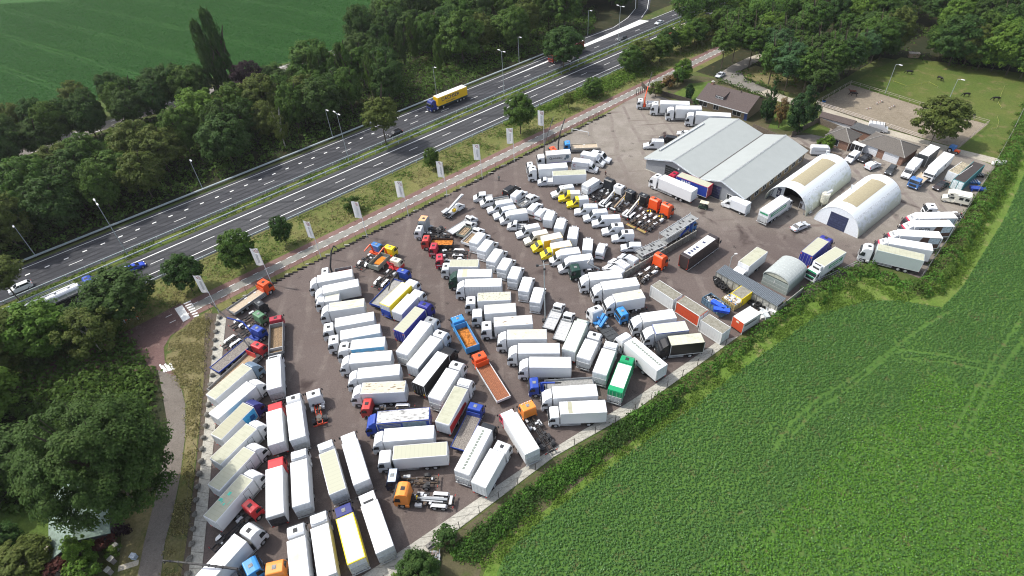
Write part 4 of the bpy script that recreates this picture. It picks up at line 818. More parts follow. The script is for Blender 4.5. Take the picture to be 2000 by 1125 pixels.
def build_bv(x, y, h, L, label, o):
    """box van: origin under the front wall of the box"""
    ex = o.get('x', '').split(','); z = o['z']; c = o.get('c', 'white')
    root = thing('box_van', label, 'van', (x, y, 0), R_(h), o.get('g')); W = 2.15; z0 = .78
    bx = cargo_box(root, L, z0, z, 'whitev', o.get('r', 'white'), W)
    van_cab(root, .03, c, 2.2); chassis(root, 1.4, -L + .1, tanks=False)
    for s in (-1, 1): wheel(root, -L * .68, s * 1.02, .35, .3)
    if o.get('luton') or 'arc' in ex or c == 'white' and 'fridge' not in ex:
        tip = 1.0 if o.get('luton') else .55
        b = MB(); b.prism([(-.01, 2.12), (-.01, z - .03), (.22, z - .06), (tip, 2.5), (tip - .05, 2.2)], -W / 2 + .06, W / 2 - .06, 0, .14); part('roof_spoiler', b.mesh('roof_spoiler', paint('white'), .06, seg=2), bx)
    if 'fridge' in ex:
        b = MB(); b.box(.0, .45, -.55, .55, z - .75, z + .1); q = part('fridge_unit', b.mesh('fridge_unit', paint('white'), .08, seg=2), bx); b = MB(); b.box(.1, .35, -.4, .4, z + .1, z + .11); part('fan_grille', b.mesh('fan_grille', M_['trim']), q)
    if 'yfront' in ex:
        side_panel(bx, [(-.02, z0 + .1), (-.02, z - .1), (-1.7, z - .1), (-1.2, z0 + .1)], paint('ylw'), W, 'yellow_panel')
        b = MB(); b.box(-L, 0, W / 2 - .03, W / 2 + .012, z - .06, z + .014); b.box(-L, -L + .05, -W / 2, W / 2, z - .06, z + .014); part('yellow_edge', b.mesh('yellow_edge', paint('ylw')), bx)
    if 'arc' in ex:
        for s in (-1, 1):
            arc_emblem(bx, -.75 if s > 0 else -L + .85, s * (W / 2 + .006), 1.95, .52, s); blurred_words(bx, -L + .5 if s > 0 else -L + 1.5, -1.4 if s > 0 else -.4, s * (W / 2 + .006), 1.75, .2, M_['inkgrey'], 8)
    if 'hatch' not in ex and 'fridge' not in ex:
        tail_lift(bx, L, z0, W, M_['panel'])
    return root
def build_pv(x, y, h, L, label, o):
    """small pickup: origin under the cab roof"""
    root = thing('recovery_truck' if o['bed'] == 'ramp' else 'pickup_truck', label, 'pickup', (x, y, 0), R_(h), o.get('g')); dc = o.get('dc', 0); xr = -.45 - dc * .45
    van_cab(root, xr, o.get('c', 'white'), 2.15, dc); chassis(root, 1.2, -L + .1, tanks=False)
    big = o.get('big'); bed(root, xr - .12, -L, o, W=2.1 if not big else 2.25, z=.95 if o['bed'] != 'ramp' else 1.05)
    for s in (-1, 1): wheel(root, -L * .62, s * .98, .35, .24)
    b = MB(); b.box(xr - .03, xr - .005, -.7, .7, 1.35, 1.95); part('rear_window', b.mesh('rear_window', M_['glass']), root)
    if o['bed'] == 'ramp':
        b = MB()
        for i in range(7): b.box(-L + .3 + i * (L - 1) / 7, -L + .36 + i * (L - 1) / 7, -1.0, 1.0, 1.052, 1.062)
        b.box(xr - .5, xr - .15, -.9, .9, 1.05, 1.5); part('ramp_rib', b.mesh('ramp_rib', flat('rib_grey', (.33, .34, .35))), root)
    if 'white item' in label:
        b = MB(); b.box(-1.9, -1.2, -.3, .3, .95, 1.25); part('load_sheet', b.mesh('load_sheet', M_['fend'], .1), root)
    return root
def build_car(x, y, h, L, label, o):
    root = thing('parked_car' if not o.get('hw') else 'car', label, 'car', (x, y, 0), R_(h), o.get('g')); c = o['c']; hb = .25 if o.get('suv') else 0; W = .88
    saloon = 'saloon' in label or 'silver car' in label or 'sports' in label
    b = MB(); b.prism([(-L, .42), (-L - .02, .75 + hb), (-L + .12, .95 + hb), (-L + .9, .98 + hb), (-1.35, .98 + hb), (-.5, .85 + hb), (-.08, .68 + hb), (0, .4), (-.3, .28), (-L + .3, .28)], -W, W, 0, .1); body = part('body', b.mesh('body', paint(c, .25, .06), .09, seg=2), root)
    r0, r1 = (-1.95, -L + 1.25) if saloon else (-1.9, -L + .55); zt = 1.42 + hb
    b = MB(); b.prism([(-1.15, .94 + hb), (r0, zt - .04), (r1, zt - .04), (-L + (.62 if saloon else .1), .95 + hb)], -.76, .76, 0, .2); gh = part('cabin_glass', b.mesh('cabin_glass', M_['glass'], .05), body)
    b = MB(); b.prism([(r0 + .02, zt - .07), (r0 - .15, zt), (r1 + .1, zt), (r1 - .02, zt - .07)], -.64, .64, 0, .05); part('roof', b.mesh('roof', paint(c if 'sports' not in label else 'black', .25, .06), .03), body)
    for s in (-1, 1):
        b = MB(); b.beam((-1.2, s * .79, .97 + hb), (r0, s * .62, zt - .05), .07, .05); b.beam((r1, s * .62, zt - .05), (-L + (.7 if saloon else .15), s * .79, .97 + hb), .1, .05); b.beam((-L * .52, s * .79, .96 + hb), (-L * .52, s * .64, zt - .05), .07, .05); part('window_pillar', b.mesh('window_pillar', paint(c, .25, .06)), body)
        b = MB(); b.box(-.07, .07, -.1, .1, -.07, .07); part('mirror', cached(('cmir', c), lambda: b.mesh('mirror', paint(c), .03)), body, (-1.35, s * (W + .08), 1.0 + hb))
    lamp_pair(body, -.12, .62, .66 + hb, w=.34, h=.14, d=.1); lamp_pair(body, -L, .66, .8 + hb, 'rear_light', 'lampred', .3, .14, .04)
    for s in (-1, 1): wheel(root, -.85, s * W, .32, .2); wheel(root, -L + .85, s * W, .32, .2)
    b = MB(); b.box(-.06, .02, -.45, .45, .4, .58); part('grille', cached('cgr', lambda: b.mesh('grille', M_['trim'])), body)
    return root
def build_ct(x, y, h, L, label, o):
    ex = o.get('x', '').split(','); z = o['z']; nm = 'site_trailer' if 'wheels' in ex else ('shipping_container' if 'shipping' in label else 'storage_container')
    root = thing(nm, label, 'trailer' if 'wheels' in ex else 'container', (x, y, 0), R_(h), o.get('g')); z0 = .15 if 'wheels' not in ex else .6
    sm = paint(o['s'], .6, .6); W = 2.45
    b = MB(); b.box(-L, 0, -W / 2, W / 2, z0, z); bd = part('shell', b.mesh('shell', sm, .03), root)
    b = MB(); b.box(-L + .07, -.07, -W / 2 + .07, W / 2 - .07, z - .02, z + .02); part('roof_panel', b.mesh('roof_panel', roofmat(o['r'])), bd)
    b = MB(); n = int(L / .5)
    for i in range(n):
        for s in (-1, 1): b.box(-.3 - i * .5, -.2 - i * .5, s * W / 2 - .025, s * W / 2 + .025, z0 + .12, z - .14)
    part('side_rib', b.mesh('side_rib', sm), bd)
    b = MB(); fm = paint('whitec') if o['s'] in ('whitec', 'orangec') else sm
    for xx in (-.04, -L + .04):
        for s in (-1, 1): b.box(xx - .07, xx + .07, s * (W / 2) - .07, s * (W / 2) + .07, 0, z + .03)
    for s in (-1, 1): b.box(-L, 0, s * W / 2 - .05, s * W / 2 + .05, z - .1, z + .03); b.box(-L, 0, s * W / 2 - .05, s * W / 2 + .05, z0 - .05, z0 + .12)
    part('corner_frame', b.mesh('corner_frame', fm), bd)
    dm = M_['panel'] if o['s'] != 'teal' else flat('door_pale', (.58, .66, .68))
    for s in (-1, 1):
        b = MB(); b.box(-.0, .03, s * .62 - .53, s * .62 + .53, z0 + .15, z - .15); b.box(.03, .05, s * .25 - .02, s * .25 + .02, z0 + .15, z - .15); b.box(.03, .05, s * .75 - .02, s * .75 + .02, z0 + .15, z - .15); part('door', b.mesh('door', dm), bd)
    b = MB()
    for s in (-1, 1): b.box(-L - .03, -L, s * .62 - .53, s * .62 + .53, z0 + .15, z - .15)
    if 'redend' in ex: b.box(-L - .05, -L + .02, -W / 2, W / 2, z0 - .1, z - .02)
    part('end_wall', b.mesh('end_wall', paint('orangec') if 'redend' in ex else dm), bd)
    if 'redend' in ex:
        b = MB(); b.box(-L - .06, -L - .05, -.2, .35, z - .7, z - .3); part('notice', b.mesh('notice', flat('notice_cream', (.6, .58, .45))), bd); blurred_words(bd, -L + .4, -1.0, -W / 2 - .03, z - .8, .5, M_['frame'], 6, 'faded_print')
    if 'wheels' in ex: [wheel(root, -L * q, s * 1.05, .38, .24) for q in (.45, .6) for s in (-1, 1)]
    return root
def build_sm(x, y, h, L, label, o):
    """tractor with semi-trailer on the motorway: origin under the front of the cab roof"""
    root = thing('semi_trailer_lorry', label, CAT, (x, y, 0), R_(h)); c = o['c']; st = 'hi'; CL, chh = CABS[st]; xr = -CL + .4
    truck_cab(root, xr, st, c, None, 3.9, ()); chassis(root, xr + 1.2, xr - 3.6)
    for s in (-1, 1): wheel(root, xr + CL - 1.12, s * 1.2, .5, .3); wheel(root, xr - 2.6, s * 1.2, .5, .5)
    T = L + xr - .7; tr = part('trailer', MB_box(-T, 0, -1.25, 1.25, 1.1, 4.0, 'trailer', paint(o['s'], .42, .2), .03), root, (xr - .7, 0, 0))
    b = MB(); b.box(-T + .08, -.08, -1.17, 1.17, 3.98, 4.02); part('roof_panel', b.mesh('roof_panel', roofmat('white' if not o.get('open') else 'rust')), tr)
    b = MB(); b.box(-T, -1.5, -1.1, 1.1, .75, 1.1); b.box(-T, 0, -1.26, 1.26, 1.08, 1.3); part('trailer_frame', b.mesh('trailer_frame', flat('skirt_green', (.03, .06, .07))), tr)
    for q in (1.6, 2.9, 4.2): [wheel(tr, -T + q, s * 1.2, .48, .4) for s in (-1, 1)]
    if o.get('txt'):
        a, c2 = o['txt'].split('|'); ink = flat('lettering_navy', (.02, .03, .10))
        for s in (-1, 1): letter(a, 1.55, ink, tr, (-T * .42, s * 1.262, 2.95), (-s, 0, 0), sx=1.05); letter(c2, .62, ink, tr, (-T * .42, s * 1.262, 1.85), (-s, 0, 0))
    if o.get('open'):
        b = MB(); b.box(-T * .5, -T * .42, -1.3, 1.3, 1.1, 4.1); part('load_gap', b.mesh('load_gap', M_['frame']), tr)
    return root
def MB_box(x0, x1, y0, y1, z0, z1, name, mat, bev=0):
    b = MB(); b.box(x0, x1, y0, y1, z0, z1); return b.mesh(name, mat, bev)
def build_tk(x, y, h, L, label, o):
    root = thing('tanker_lorry', label, CAT, (x, y, 0), R_(h)); CL, chh = CABS['hi']; xr = -CL * .5
    truck_cab(root, xr, 'hi', 'blue', None, 3.6, ()); chassis(root, xr + 1.2, xr - 3.6)
    for s in (-1, 1): wheel(root, xr + CL - 1.12, s * 1.2, .5, .3); wheel(root, xr - 2.6, s * 1.2, .5, .5)
    m = flat('tank_steel', (.62, .64, .66), .22, .6, .08, metal=.6); x0, x1 = xr - .8, -L
    b = MB(); b.tube((x0 - .2, 0, 2.2), (x1 + .2, 0, 2.05), 1.15, 0, 24); b.tube((x0, 0, 2.2), (x0 - .2, 0, 2.2), .8, 0, 24, 1.15); b.tube((x1 + .2, 0, 2.05), (x1, 0, 2.05), 1.15, 0, 24, .8); tk = part('tank', b.mesh('tank', m), root)
    b = MB()
    for i in range(6): xx = x0 - 1 + (x1 - x0 + 1.5) * i / 5; b.tube((xx, 0, 2.12), (xx - .1, 0, 2.12), 1.18, 0, 24)
    part('tank_hoop', b.mesh('tank_hoop', M_['alu']), tk)
    b = MB(); b.box(x1 + .6, x0 - .6, .2, .7, 3.28, 3.34); [b.tube((x0 - 2 - i * 2.6, 0, 3.2), (x0 - 2 - i * 2.6, 0, 3.5), .3, 0, 10) for i in range(4)]
    for s in (.2, .7): b.tube((x1 + .6, s, 3.9), (x0 - .6, s, 3.9), .03, 0, 5)
    part('catwalk', b.mesh('catwalk', M_['alu']), tk)
    for q in (1.5, 2.8, 4.1): [wheel(root, x1 + q, s * 1.2, .48, .4) for s in (-1, 1)]
    b = MB(); b.box(x1, x0 - .5, -1.0, 1.0, .7, 1.05); part('trailer_frame', b.mesh('trailer_frame', M_['frame']), root)
    return root
def build_mh(x, y, h, L, label, o):
    root = thing('motorhome', label, 'motorhome', (x, y, 0), R_(h)); van_cab(root, -2.2 - .0, 'creamw', 2.0); W = 2.15; L2 = L + .9
    b = MB(); b.prism([(-L2, .6), (-L2, 2.75), (-L2 + .2, 2.85), (-2.3, 2.85), (-1.6, 2.95), (-.75, 2.75), (-.45, 2.35), (-.75, 2.05), (-2.15, 1.95), (-2.15, .6)], -W / 2, W / 2, 0, .06); bd = part('living_box', b.mesh('living_box', paint('creamw'), .08, seg=2), root)
    for s in (-1, 1):
        for (a, c) in ((-2.9, -3.7), (-4.1, -4.9)):
            b = MB(); b.box(c, a, s * W / 2 - .02, s * W / 2 + .02, 1.5, 2.1); part('side_window', b.mesh('side_window', M_['glass']), bd)
        b = MB(); b.box(-1.6, -1.0, s * W / 2 - .02, s * W / 2 + .02, 2.25, 2.55); part('alcove_window', b.mesh('alcove_window', M_['glass']), bd)
    for k in range(3):
        b = MB(); b.box(-2.6 - k * .9, -2.1 - k * .9, -.3, .3, 2.83, 2.95); part('roof_vent', b.mesh('roof_vent', M_['fend'], .03), bd)
    b = MB(); b.tube((-2.4, W / 2 + .06, 2.6), (-L2 + .4, W / 2 + .06, 2.6), .09, 0, 8); part('awning', b.mesh('awning', M_['fend']), bd)
    for s in (-1, 1): wheel(root, -L2 + 1.4, s * 1.0, .34, .24)
    return root
DEF = {'bt': dict(z=3.7, c='white', r='white'), 'bv': dict(z=3.05), 'vn': dict(z=2.6)}
BUILD = dict(bt=build_bt, bv=build_bv, ch=build_ch, fb=build_fb, vn=build_vn, pv=build_pv, car=build_car, ct=build_ct, sm=build_sm, tk=build_tk, mh=build_mh)
# kind, x, y, heading (deg), length, label, options
GR_ = ['trucks parked at a slant along the concrete strip', 'trucks parked nose up beside the left lane', 'left-facing trucks in the long left row', 'right-facing trucks in the second row', 'left-facing trucks in the central row', 'white box vans with their tails to the central row', 'small pickups in the van rows', 'recovery trucks with ramp beds', 'left-facing vehicles in the right block', 'vans facing left in the upper van row', 'vans with their tails to the van row', 'vans in the right van row', 'hook loaders and chassis trucks in a row', 'white hire vans with red arc emblem', 'white trucks parked in a row by the bungalow', 'white trucks in a fan at the right fence', 'swap containers in a line']
VEHICLES = [
('fb',-51.97,97.16,53,8.72,'orange flatbed truck with a beige empty deck, nearest the upper fence corner',dict(c='orange',st='md',bed='beige',side=0.35,z=3.1,x='head',g=GR_[0])),
('ch',-51.24,90.99,46,6.86,'charcoal chassis truck without a body next to the beige flatbed',dict(c='char',st='lo',fend='white',g=GR_[0])),
('ch',-50.42,87.61,51.6,8.79,'pale green chassis cab truck with long white mudguards',dict(c='green_pale',st='lo',fend='white',g=GR_[0])),
('fb',-49.62,83.57,57,10.67,'blue truck with folded crane and a grey plank flat deck',dict(c='blue',st='lo',bed='planks',side=0.12,edge='blue',crane='blue',g=GR_[0])),
('fb',-48.26,79.05,60.3,11.36,'red truck with red headboard and grey drop-side body',dict(c='red',st='lo',bed='tan',side=0.5,x='head',crane='black',g=GR_[0])),
('bt',-48.07,72.89,56.8,7.95,'box truck with a steel blue cab and cream ribbed roof',dict(c='steel',r='cream',st='df',g=GR_[0])),
('bt',-46.13,68.59,55.5,7.86,'clean white slanted box truck between the steel blue and the dark blue cab',dict(st='df',g=GR_[0])),
('bt',-45.32,64.04,60.6,7,'box truck with dark blue cab and sky blue patch on its side',dict(c='navy',r='cream2',st='df',x='skypatch',g=GR_[0])),
('bt',-43.51,59.61,58,7.37,'slanted white truck with weathered cream roof, above two twins with side doors',dict(r='cream',st='df',x='sdoor',g=GR_[0])),
('bt',-42.57,55.17,60.7,7.28,'slanted cream-roofed truck with side door, between the weathered and the green-patched one',dict(r='cream',st='df',x='sdoor',g=GR_[0])),
('bt',-41.55,50.33,61.6,7.37,'slanted cream-roofed truck with turquoise patches on its roof',dict(r='cream',st='df',x='sdoor,teal',g=GR_[0])),
('ch',-40.24,46.15,52.7,6.99,'red chassis cab truck with a long white mudguard on the left edge',dict(c='red',st='lo',fend='white',g=GR_[0])),
('bt',-39.6,40.72,58,9,'large white truck with grey smudges on its roof at bottom left',dict(r='smudge',st='hi',z=3.9,g=GR_[0])),
('fb',-37.49,37.19,35.7,8,'sky blue truck cab with a long black crane boom reaching left',dict(c='sky',st='md',bed='grey',side=0.3,crane='longboom',g=GR_[0])),
('fb',-34.28,36.8,100.3,8,'orange truck cab with roof hatch cut off by the bottom edge',dict(c='amber',st='md',bed='grey',side=0.3,g=GR_[1])),
('fb',-46.72,86.11,103.1,9.19,'red drop-side truck with empty wooden bed standing upright in the lane',dict(c='red2',st='lo',bed='wood',side=0.9,g=GR_[1])),
('bt',-43.88,74.45,105.7,7.42,'white box truck directly behind the red drop-side truck',dict(st='fr',x='lift',z=3.6,g=GR_[1])),
('bt',-40.68,62.58,107.1,6.97,'white box truck with red cab and closed rear doors',dict(c='red',st='md',g=GR_[1])),
('bt',-37.67,63.74,108,7.56,'white box truck with tail lift right of the closed red-cab one',dict(st='hi',x='lift',z=3.8,g=GR_[1])),
('ch',-35.1,66.21,108.6,5.26,'white tractor unit with red chassis alone in the lane',dict(c='white',st='md',frame='redf',fend='dark',x='fifth',g=GR_[1])),
('bt',-37.85,51.62,105.2,8.1,'white box truck with red cab and open rear end',dict(c='red',st='md',x='open',g=GR_[1])),
('bt',-34.32,52.54,105.3,7.67,'white box truck with tail lift right of the open-ended one',dict(st='hi',x='lift',g=GR_[1])),
('bt',-30.23,53.84,112.5,7.59,'cream striped-roof box truck with tail lift in the middle of the lower block',dict(r='cream',st='hi',x='lift',g=GR_[1])),
('bt',-26.97,55.4,112.2,7.85,'pale cream-roofed truck right of the striped-roof one',dict(r='ivory',st='md',x='lift',g=GR_[1])),
('bt',-31.9,40.16,107.9,5.92,'box truck with pale yellow roof next to the orange cab at the bottom',dict(r='ivory',st='hi',g=GR_[1])),
('bt',-28.99,41.76,109.1,7.42,'box truck with dirty off-white roof at the bottom, left of the yellow one',dict(r='offwhite',st='hi',g=GR_[1])),
('bt',-25.69,43.01,112.4,7.08,'yellow-edged box truck with dark blue cab and tail lift',dict(c='navy',r='tarp',st='md',s='yellow',x='lift',g=GR_[1])),
('bt',-22.46,44.73,113.8,7.65,'white box truck with a fridge unit over its cab, right of the yellow one',dict(st='md',x='fridge,lift',g=GR_[1])),
('fb',-39.64,99.72,-169.6,5.5,'white crane truck at the top of the long left row',dict(c='white',st='lo',bed='redbed',side=0.6,crane='upblack',g=GR_[2])),
('bt',-40.24,95.97,-169.3,7.26,'white box truck first below the crane truck in the left row',dict(st='df',g=GR_[2])),
('bt',-38.43,92.45,-167.5,7.27,'white box truck second below the crane truck in the left row',dict(st='df',g=GR_[2])),
('bt',-37.8,90.72,-175.3,2.89,'short white truck with small cream box and bare frame behind',dict(r='ivory',st='df',x='tailframe',z=3.0,g=GR_[2])),
('bt',-36.1,87.02,-173.7,6.86,'cream-roofed box truck below the short one in the left row',dict(r='stain1',st='df',g=GR_[2])),
('bt',-34.14,82.49,-170.7,7.43,'white truck with a mirror bracket, first below the cream-roofed one',dict(st='md',g=GR_[2])),
('bt',-32.54,79.04,-171,7.44,'plain white truck right above the blue-striped truck',dict(st='md',g=GR_[2])),
('bt',-30.05,76.35,-176.9,6.15,'white truck with wavy light blue stripe along its side',dict(st='hi',x='wave,fridge',g=GR_[2])),
('bt',-29.76,72.98,-179.1,7.46,'white box truck directly below the blue-striped truck',dict(st='df',g=GR_[2])),
('bt',-27.84,69.32,-177.3,7.38,'white truck directly above the rusty-roofed truck',dict(st='df',x='liftup',g=GR_[2])),
('bt',-26.64,65.94,178.6,7.48,'white truck with brown rust streaks on its cream roof in the left row',dict(r='rust',st='df',x='liftup',g=GR_[2])),
('ch',-25.65,63.38,176.2,7.71,'red chassis cab with white tank below the rusty-roofed truck',dict(c='red3',st='lo',fend='white',g=GR_[2])),
('bt',-23.27,59.61,-178.8,8.59,'blue curtain-side truck with grimy grey tarpaulin roof',dict(c='blue',r='grime',st='df',s='blue',x='banner',g=GR_[2])),
('bt',-21.71,56.11,-179.4,7.93,'white truck with round roof vent between blue and cream-roofed trucks',dict(st='df',g=GR_[2])),
('bt',-19.88,52.8,-179.1,8.33,'long white truck with cream ribbed roof above the dark chassis cab',dict(r='cream',st='md',g=GR_[2])),
('ch',-19.86,49.53,177.9,6.68,'dark chassis cab with white roof and bare rusty frame',dict(c='navy2',st='lo',rf='paleblue',frame='rusty',fend='dark',g=GR_[2])),
('ch',-18.03,46.77,171.8,7.43,'orange six-wheel hook loader with round silver mudguards',dict(c='amber',st='hi',fend='silver',x='hook,6x4',g=GR_[2])),
('ch',-29.68,108.18,57.7,6.82,'blue chassis truck with red crane and two round white mudguards',dict(c='sky2',st='lo',fend='roundw',crane='redup',g=GR_[3])),
('fb',-26.52,106.87,60.5,6.43,'yellow truck with red crane and grey green tipper holding orange sand',dict(c='yellow',st='lo',bed='sand',side=0.9,edge='grgreen',crane='redup',g=GR_[3])),
('ch',-24.66,102.22,60.3,7.86,'cream and red cab truck with red crane and long white mudguards',dict(c='creamcab',st='lo',fend='white',crane='redlow',g=GR_[3])),
('fb',-22.77,98.17,60.3,10.25,'blue truck with black crane and grey flat deck ending in a blue tailboard',dict(c='blue',st='lo',bed='grey',side=0.3,edge='blue',crane='black2',g=GR_[3])),
('bt',-21.27,92.64,57.2,7.22,'yellow-sided box truck with blue tail and a small black emblem',dict(c='white_blue',r='ivory',st='md',s='yellow',x='emblem,liftblue',g=GR_[3])),
('bt',-19.82,89.25,59.7,5.53,'short white truck right of the yellow-sided one',dict(st='md',z=3.4,g=GR_[3])),
('bt',-18,85.09,58.9,7.14,'dark blue curtain-side truck with cream ribbed roof',dict(c='blue2',r='cream',st='hi',s='blue2',x='redlamps',g=GR_[3])),
('bt',-16.58,81.03,62.3,8.55,'long white truck with grey cab roof next to the blue curtain-sider',dict(rf='greyc',st='md',x='lift',g=GR_[3])),
('bt',-14.5,76.84,60.1,7.76,'white truck with ivory roof left of the black one',dict(r='ivory',st='hi',g=GR_[3])),
('bt',-13.02,72.85,59.7,8.06,'black-sided box truck with bright white roof in the second row',dict(c='black',st='md',s='black',x='reflect',g=GR_[3])),
('bt',-11.19,68.78,64.6,6.69,'white truck right of the black one',dict(st='hi',x='lift',g=GR_[3])),
('bt',-9.64,64.73,67.5,7.66,'white truck with a red wedge along its side and weathered cream roof',dict(r='cream',st='hi',x='redwedge',g=GR_[3])),
('fb',-7.32,61.41,67.8,7.65,'blue truck with blue headboard and wooden flat deck',dict(c='blue',st='lo',bed='planks',side=0.12,edge='blue',x='head',g=GR_[3])),
('bt',-5.72,56.27,65.1,8.46,'white truck with dark cab and a translucent strip along its roof',dict(c='char',r='strip',st='lo',x='lift',g=GR_[3])),
('bt',-3.85,51.91,62,6.23,'white truck with its tail on the concrete strip, bottom of second row',dict(r='ivory',st='md',g=GR_[3])),
('bt',-1.7,58.53,113.9,7.76,'white box truck with pinkish red cab front beside the orange chassis truck',dict(c='pink',r='ivory',st='lo',rf='whitep',x='lift',z=3.6,g=GR_[3])),
('ch',1.24,60.66,112.9,8.23,'orange chassis truck with black mudguards and roof hatch at lower centre',dict(c='amber',st='md',fend='dark',x='6x4,lamps')),
('fb',-10.79,82.3,111.9,7.76,'sky blue tipper truck with rusty orange bed in the middle lane',dict(c='sky',st='md',bed='rustbed',side=1.3,edge='skyedge',x='6x4,lamps')),
('fb',-6.64,72.4,114,9.81,'orange flatbed truck with brown plank deck and white rails',dict(c='orange',st='md',bed='brownplank',side=0.35,edge='white',x='head')),
('ch',-19.59,115.81,163.3,4.85,'grey tractor unit with orange roof marks at the top of the central row',dict(c='greyc',st='hi',rf='peach',fend='dark',x='fifth',g=GR_[4])),
('ch',-20.52,113.19,168.6,7.16,'white low cab chassis truck above the rusty tipper',dict(c='white',st='lo',fend='dark',g=GR_[4])),
('fb',-18.69,109.18,173,6.16,'red tipper truck with rusty orange bed in the central row',dict(c='red3',st='lo',bed='rustbed',side=0.5,edge='dark',g=GR_[4])),
('ch',-16.79,106.13,171.9,7.54,'red chassis truck with white lower stripe and twin white mudguards',dict(c='red4',st='lo',fend='white',g=GR_[4])),
('ch',-15.26,101.96,-177.2,5.97,'red chassis truck with dark green frame above the cream-roofed truck',dict(c='red4',st='lo',frame='dgreen',fend='white',g=GR_[4])),
('bt',-12.82,98.54,174.4,6.18,'white truck with cream ribbed roof above the dark green truck',dict(r='cream',st='lo',z=3.5,g=GR_[4])),
('bt',-10.99,94.78,175.8,7.06,'dark green cab box truck with pale blue and yellow patched roof',dict(c='dgreen',r='patch',st='df',g=GR_[4])),
('bt',-9.43,91.6,175.8,7.44,'white curtain-side truck with black dots on its roof',dict(r='dots',st='df',x='curtain',g=GR_[4])),
('bt',-6.89,87.1,177.5,6.53,'white truck with mossy cream roof in the central row',dict(r='moss',st='md',g=GR_[4])),
('bt',-5.59,83.43,179.9,6.07,'white truck with ivory roof directly above the brown-spotted one',dict(r='ivory',st='md',g=GR_[4])),
('bt',-3.82,79.83,-179.9,7.22,'white truck with large brown blotches on its roof in the central row',dict(r='rust2',st='md',g=GR_[4])),
('bt',-1.49,76.33,175.8,7.26,'white truck with yellow-speckled roof below the brown-blotched one',dict(r='speckle',st='df',g=GR_[4])),
('bt',0.35,72.73,175.3,7.42,'white truck with dark gap behind its cab, above its grey-bumper twin',dict(st='df',g=GR_[4])),
('bt',2.13,69.34,174.4,7.28,'white truck directly above the blue crane truck',dict(st='df',g=GR_[4])),
('fb',2.66,65.51,179.9,10.16,'blue truck with blue folded crane and grey drop-side deck',dict(c='blue',st='lo',bed='grey',side=0.4,edge='greyc',crane='bluefold',g=GR_[4])),
('bt',5.54,62.32,179.7,7.37,'white truck with open gap behind its cab next to the lower blue crane truck',dict(st='df',g=GR_[4])),
('bt',6.4,59.1,178.5,7.46,'white cab-over truck with one pale cross band on its roof, on the strip',dict(r='band',st='lo',g=GR_[4])),
('bv',-6.04,109.28,62.1,3.98,'topmost white box van behind the drop-side pickups',dict(g=GR_[5])),
('bv',-4.3,106.27,62,3.97,'second white box van from the drop-side pickups',dict(g=GR_[5])),
('bv',-2.28,102.77,64.1,4.44,'third white box van from the drop-side pickups, roof slightly ivory',dict(r='ivory',g=GR_[5])),
('bv',-0.51,99.4,66.8,3.81,'fourth white box van from the drop-side pickups',dict(g=GR_[5])),
('bv',1.31,96.36,72,3.85,'fifth white box van from the drop-side pickups',dict(g=GR_[5])),
('bv',3.37,92.75,73.9,4.29,'sixth white box van, just above the one at the light mast',dict(g=GR_[5])),
('bv',5.41,89.29,74.2,4.32,'white box van nearest the light mast',dict(g=GR_[5])),
('pv',-8.98,117.38,44.1,6.36,'white recovery pickup with plain pale ramp bed',dict(bed='ramp',g=GR_[6])),
('pv',-8.96,115.03,59.4,4.1,'double cab pickup with grey drop sides and brown floor',dict(bed='tan',side=0.4,edge='grgreen',g=GR_[6])),
('pv',-7.23,112.32,55.8,4.8,'single cab pickup with white drop sides and beige floor',dict(bed='tan',side=0.4,edge='white',g=GR_[6])),
('pv',8.72,84.94,65.3,5.76,'left one of two white recovery trucks with grey ramp beds',dict(bed='ramp',big=1,g=GR_[7])),
('pv',10.37,82.13,66.9,5.98,'right one of two white recovery trucks with grey ramp beds',dict(bed='ramp',big=1,g=GR_[7])),
('bt',12.35,78.31,65.5,7.53,'pale green box truck beside the recovery trucks',dict(c='palegreen',r='palegreen',st='df',s='palegreen')),
('bt',13.73,73.79,62.8,4.67,'white box truck with grey tail and orange roof lamps at the cab',dict(st='hi',x='lift',z=3.4)),
('bt',16.32,71.08,65.1,5.83,'cream-roofed box truck left of the green one',dict(r='ivory',st='hi',x='lift',z=3.6)),
('bt',18.53,67.44,64.2,6.34,'bright green box truck with white roof at the concrete strip',dict(c='green',st='hi',s='green',x='lift,greenend')),
('bt',20.28,72.86,121.9,8.13,'long white truck with dark translucent dashes along its roof',dict(r='strip2',st='hi',z=3.8)),
('ch',13.36,95.16,-175.2,4.94,'dark green cab truck with folded grey crane behind a white van',dict(c='dgreen',st='md',crane='greyfold',fend='white',g=GR_[8])),
('bt',15.68,91.06,-177.7,6.53,'white cab-over truck just right of the dark green cab',dict(st='df',x='swin',g=GR_[8])),
('bt',17.74,87.91,-174.2,7.33,'plain white truck between the green-cab neighbour and the ivory roof',dict(st='df',g=GR_[8])),
('bt',19.57,84.12,-171.6,5.81,'white truck with ivory speckled roof beside the small blue cab',dict(r='speckle',st='df',g=GR_[8])),
('ch',20.66,81.49,-164.1,5.74,'sky blue chassis cab wedged between two white box trucks',dict(c='sky',st='lo',fend='white',g=GR_[8])),
('ch',15.55,81.99,114.6,7.05,'white truck with twin sky blue crane arms and dark deck',dict(c='white',st='hi',crane='skyfold',fend='dark',x='deck,6x4')),
('bt',23.66,78.33,-174.6,6.28,'white truck with dark roof window right of the small blue cab',dict(st='df',g=GR_[8])),
('bt',25.21,75.19,-176.6,6.09,'white truck with blue roof edging and ribbed ivory roof',dict(r='rib2',st='df',x='blueedge',g=GR_[8])),
('bt',27.19,72.08,-177.4,6.15,'black box truck with ribbed cream roof near the fence',dict(c='black',r='rib2',st='df',s='black',g=GR_[8])),
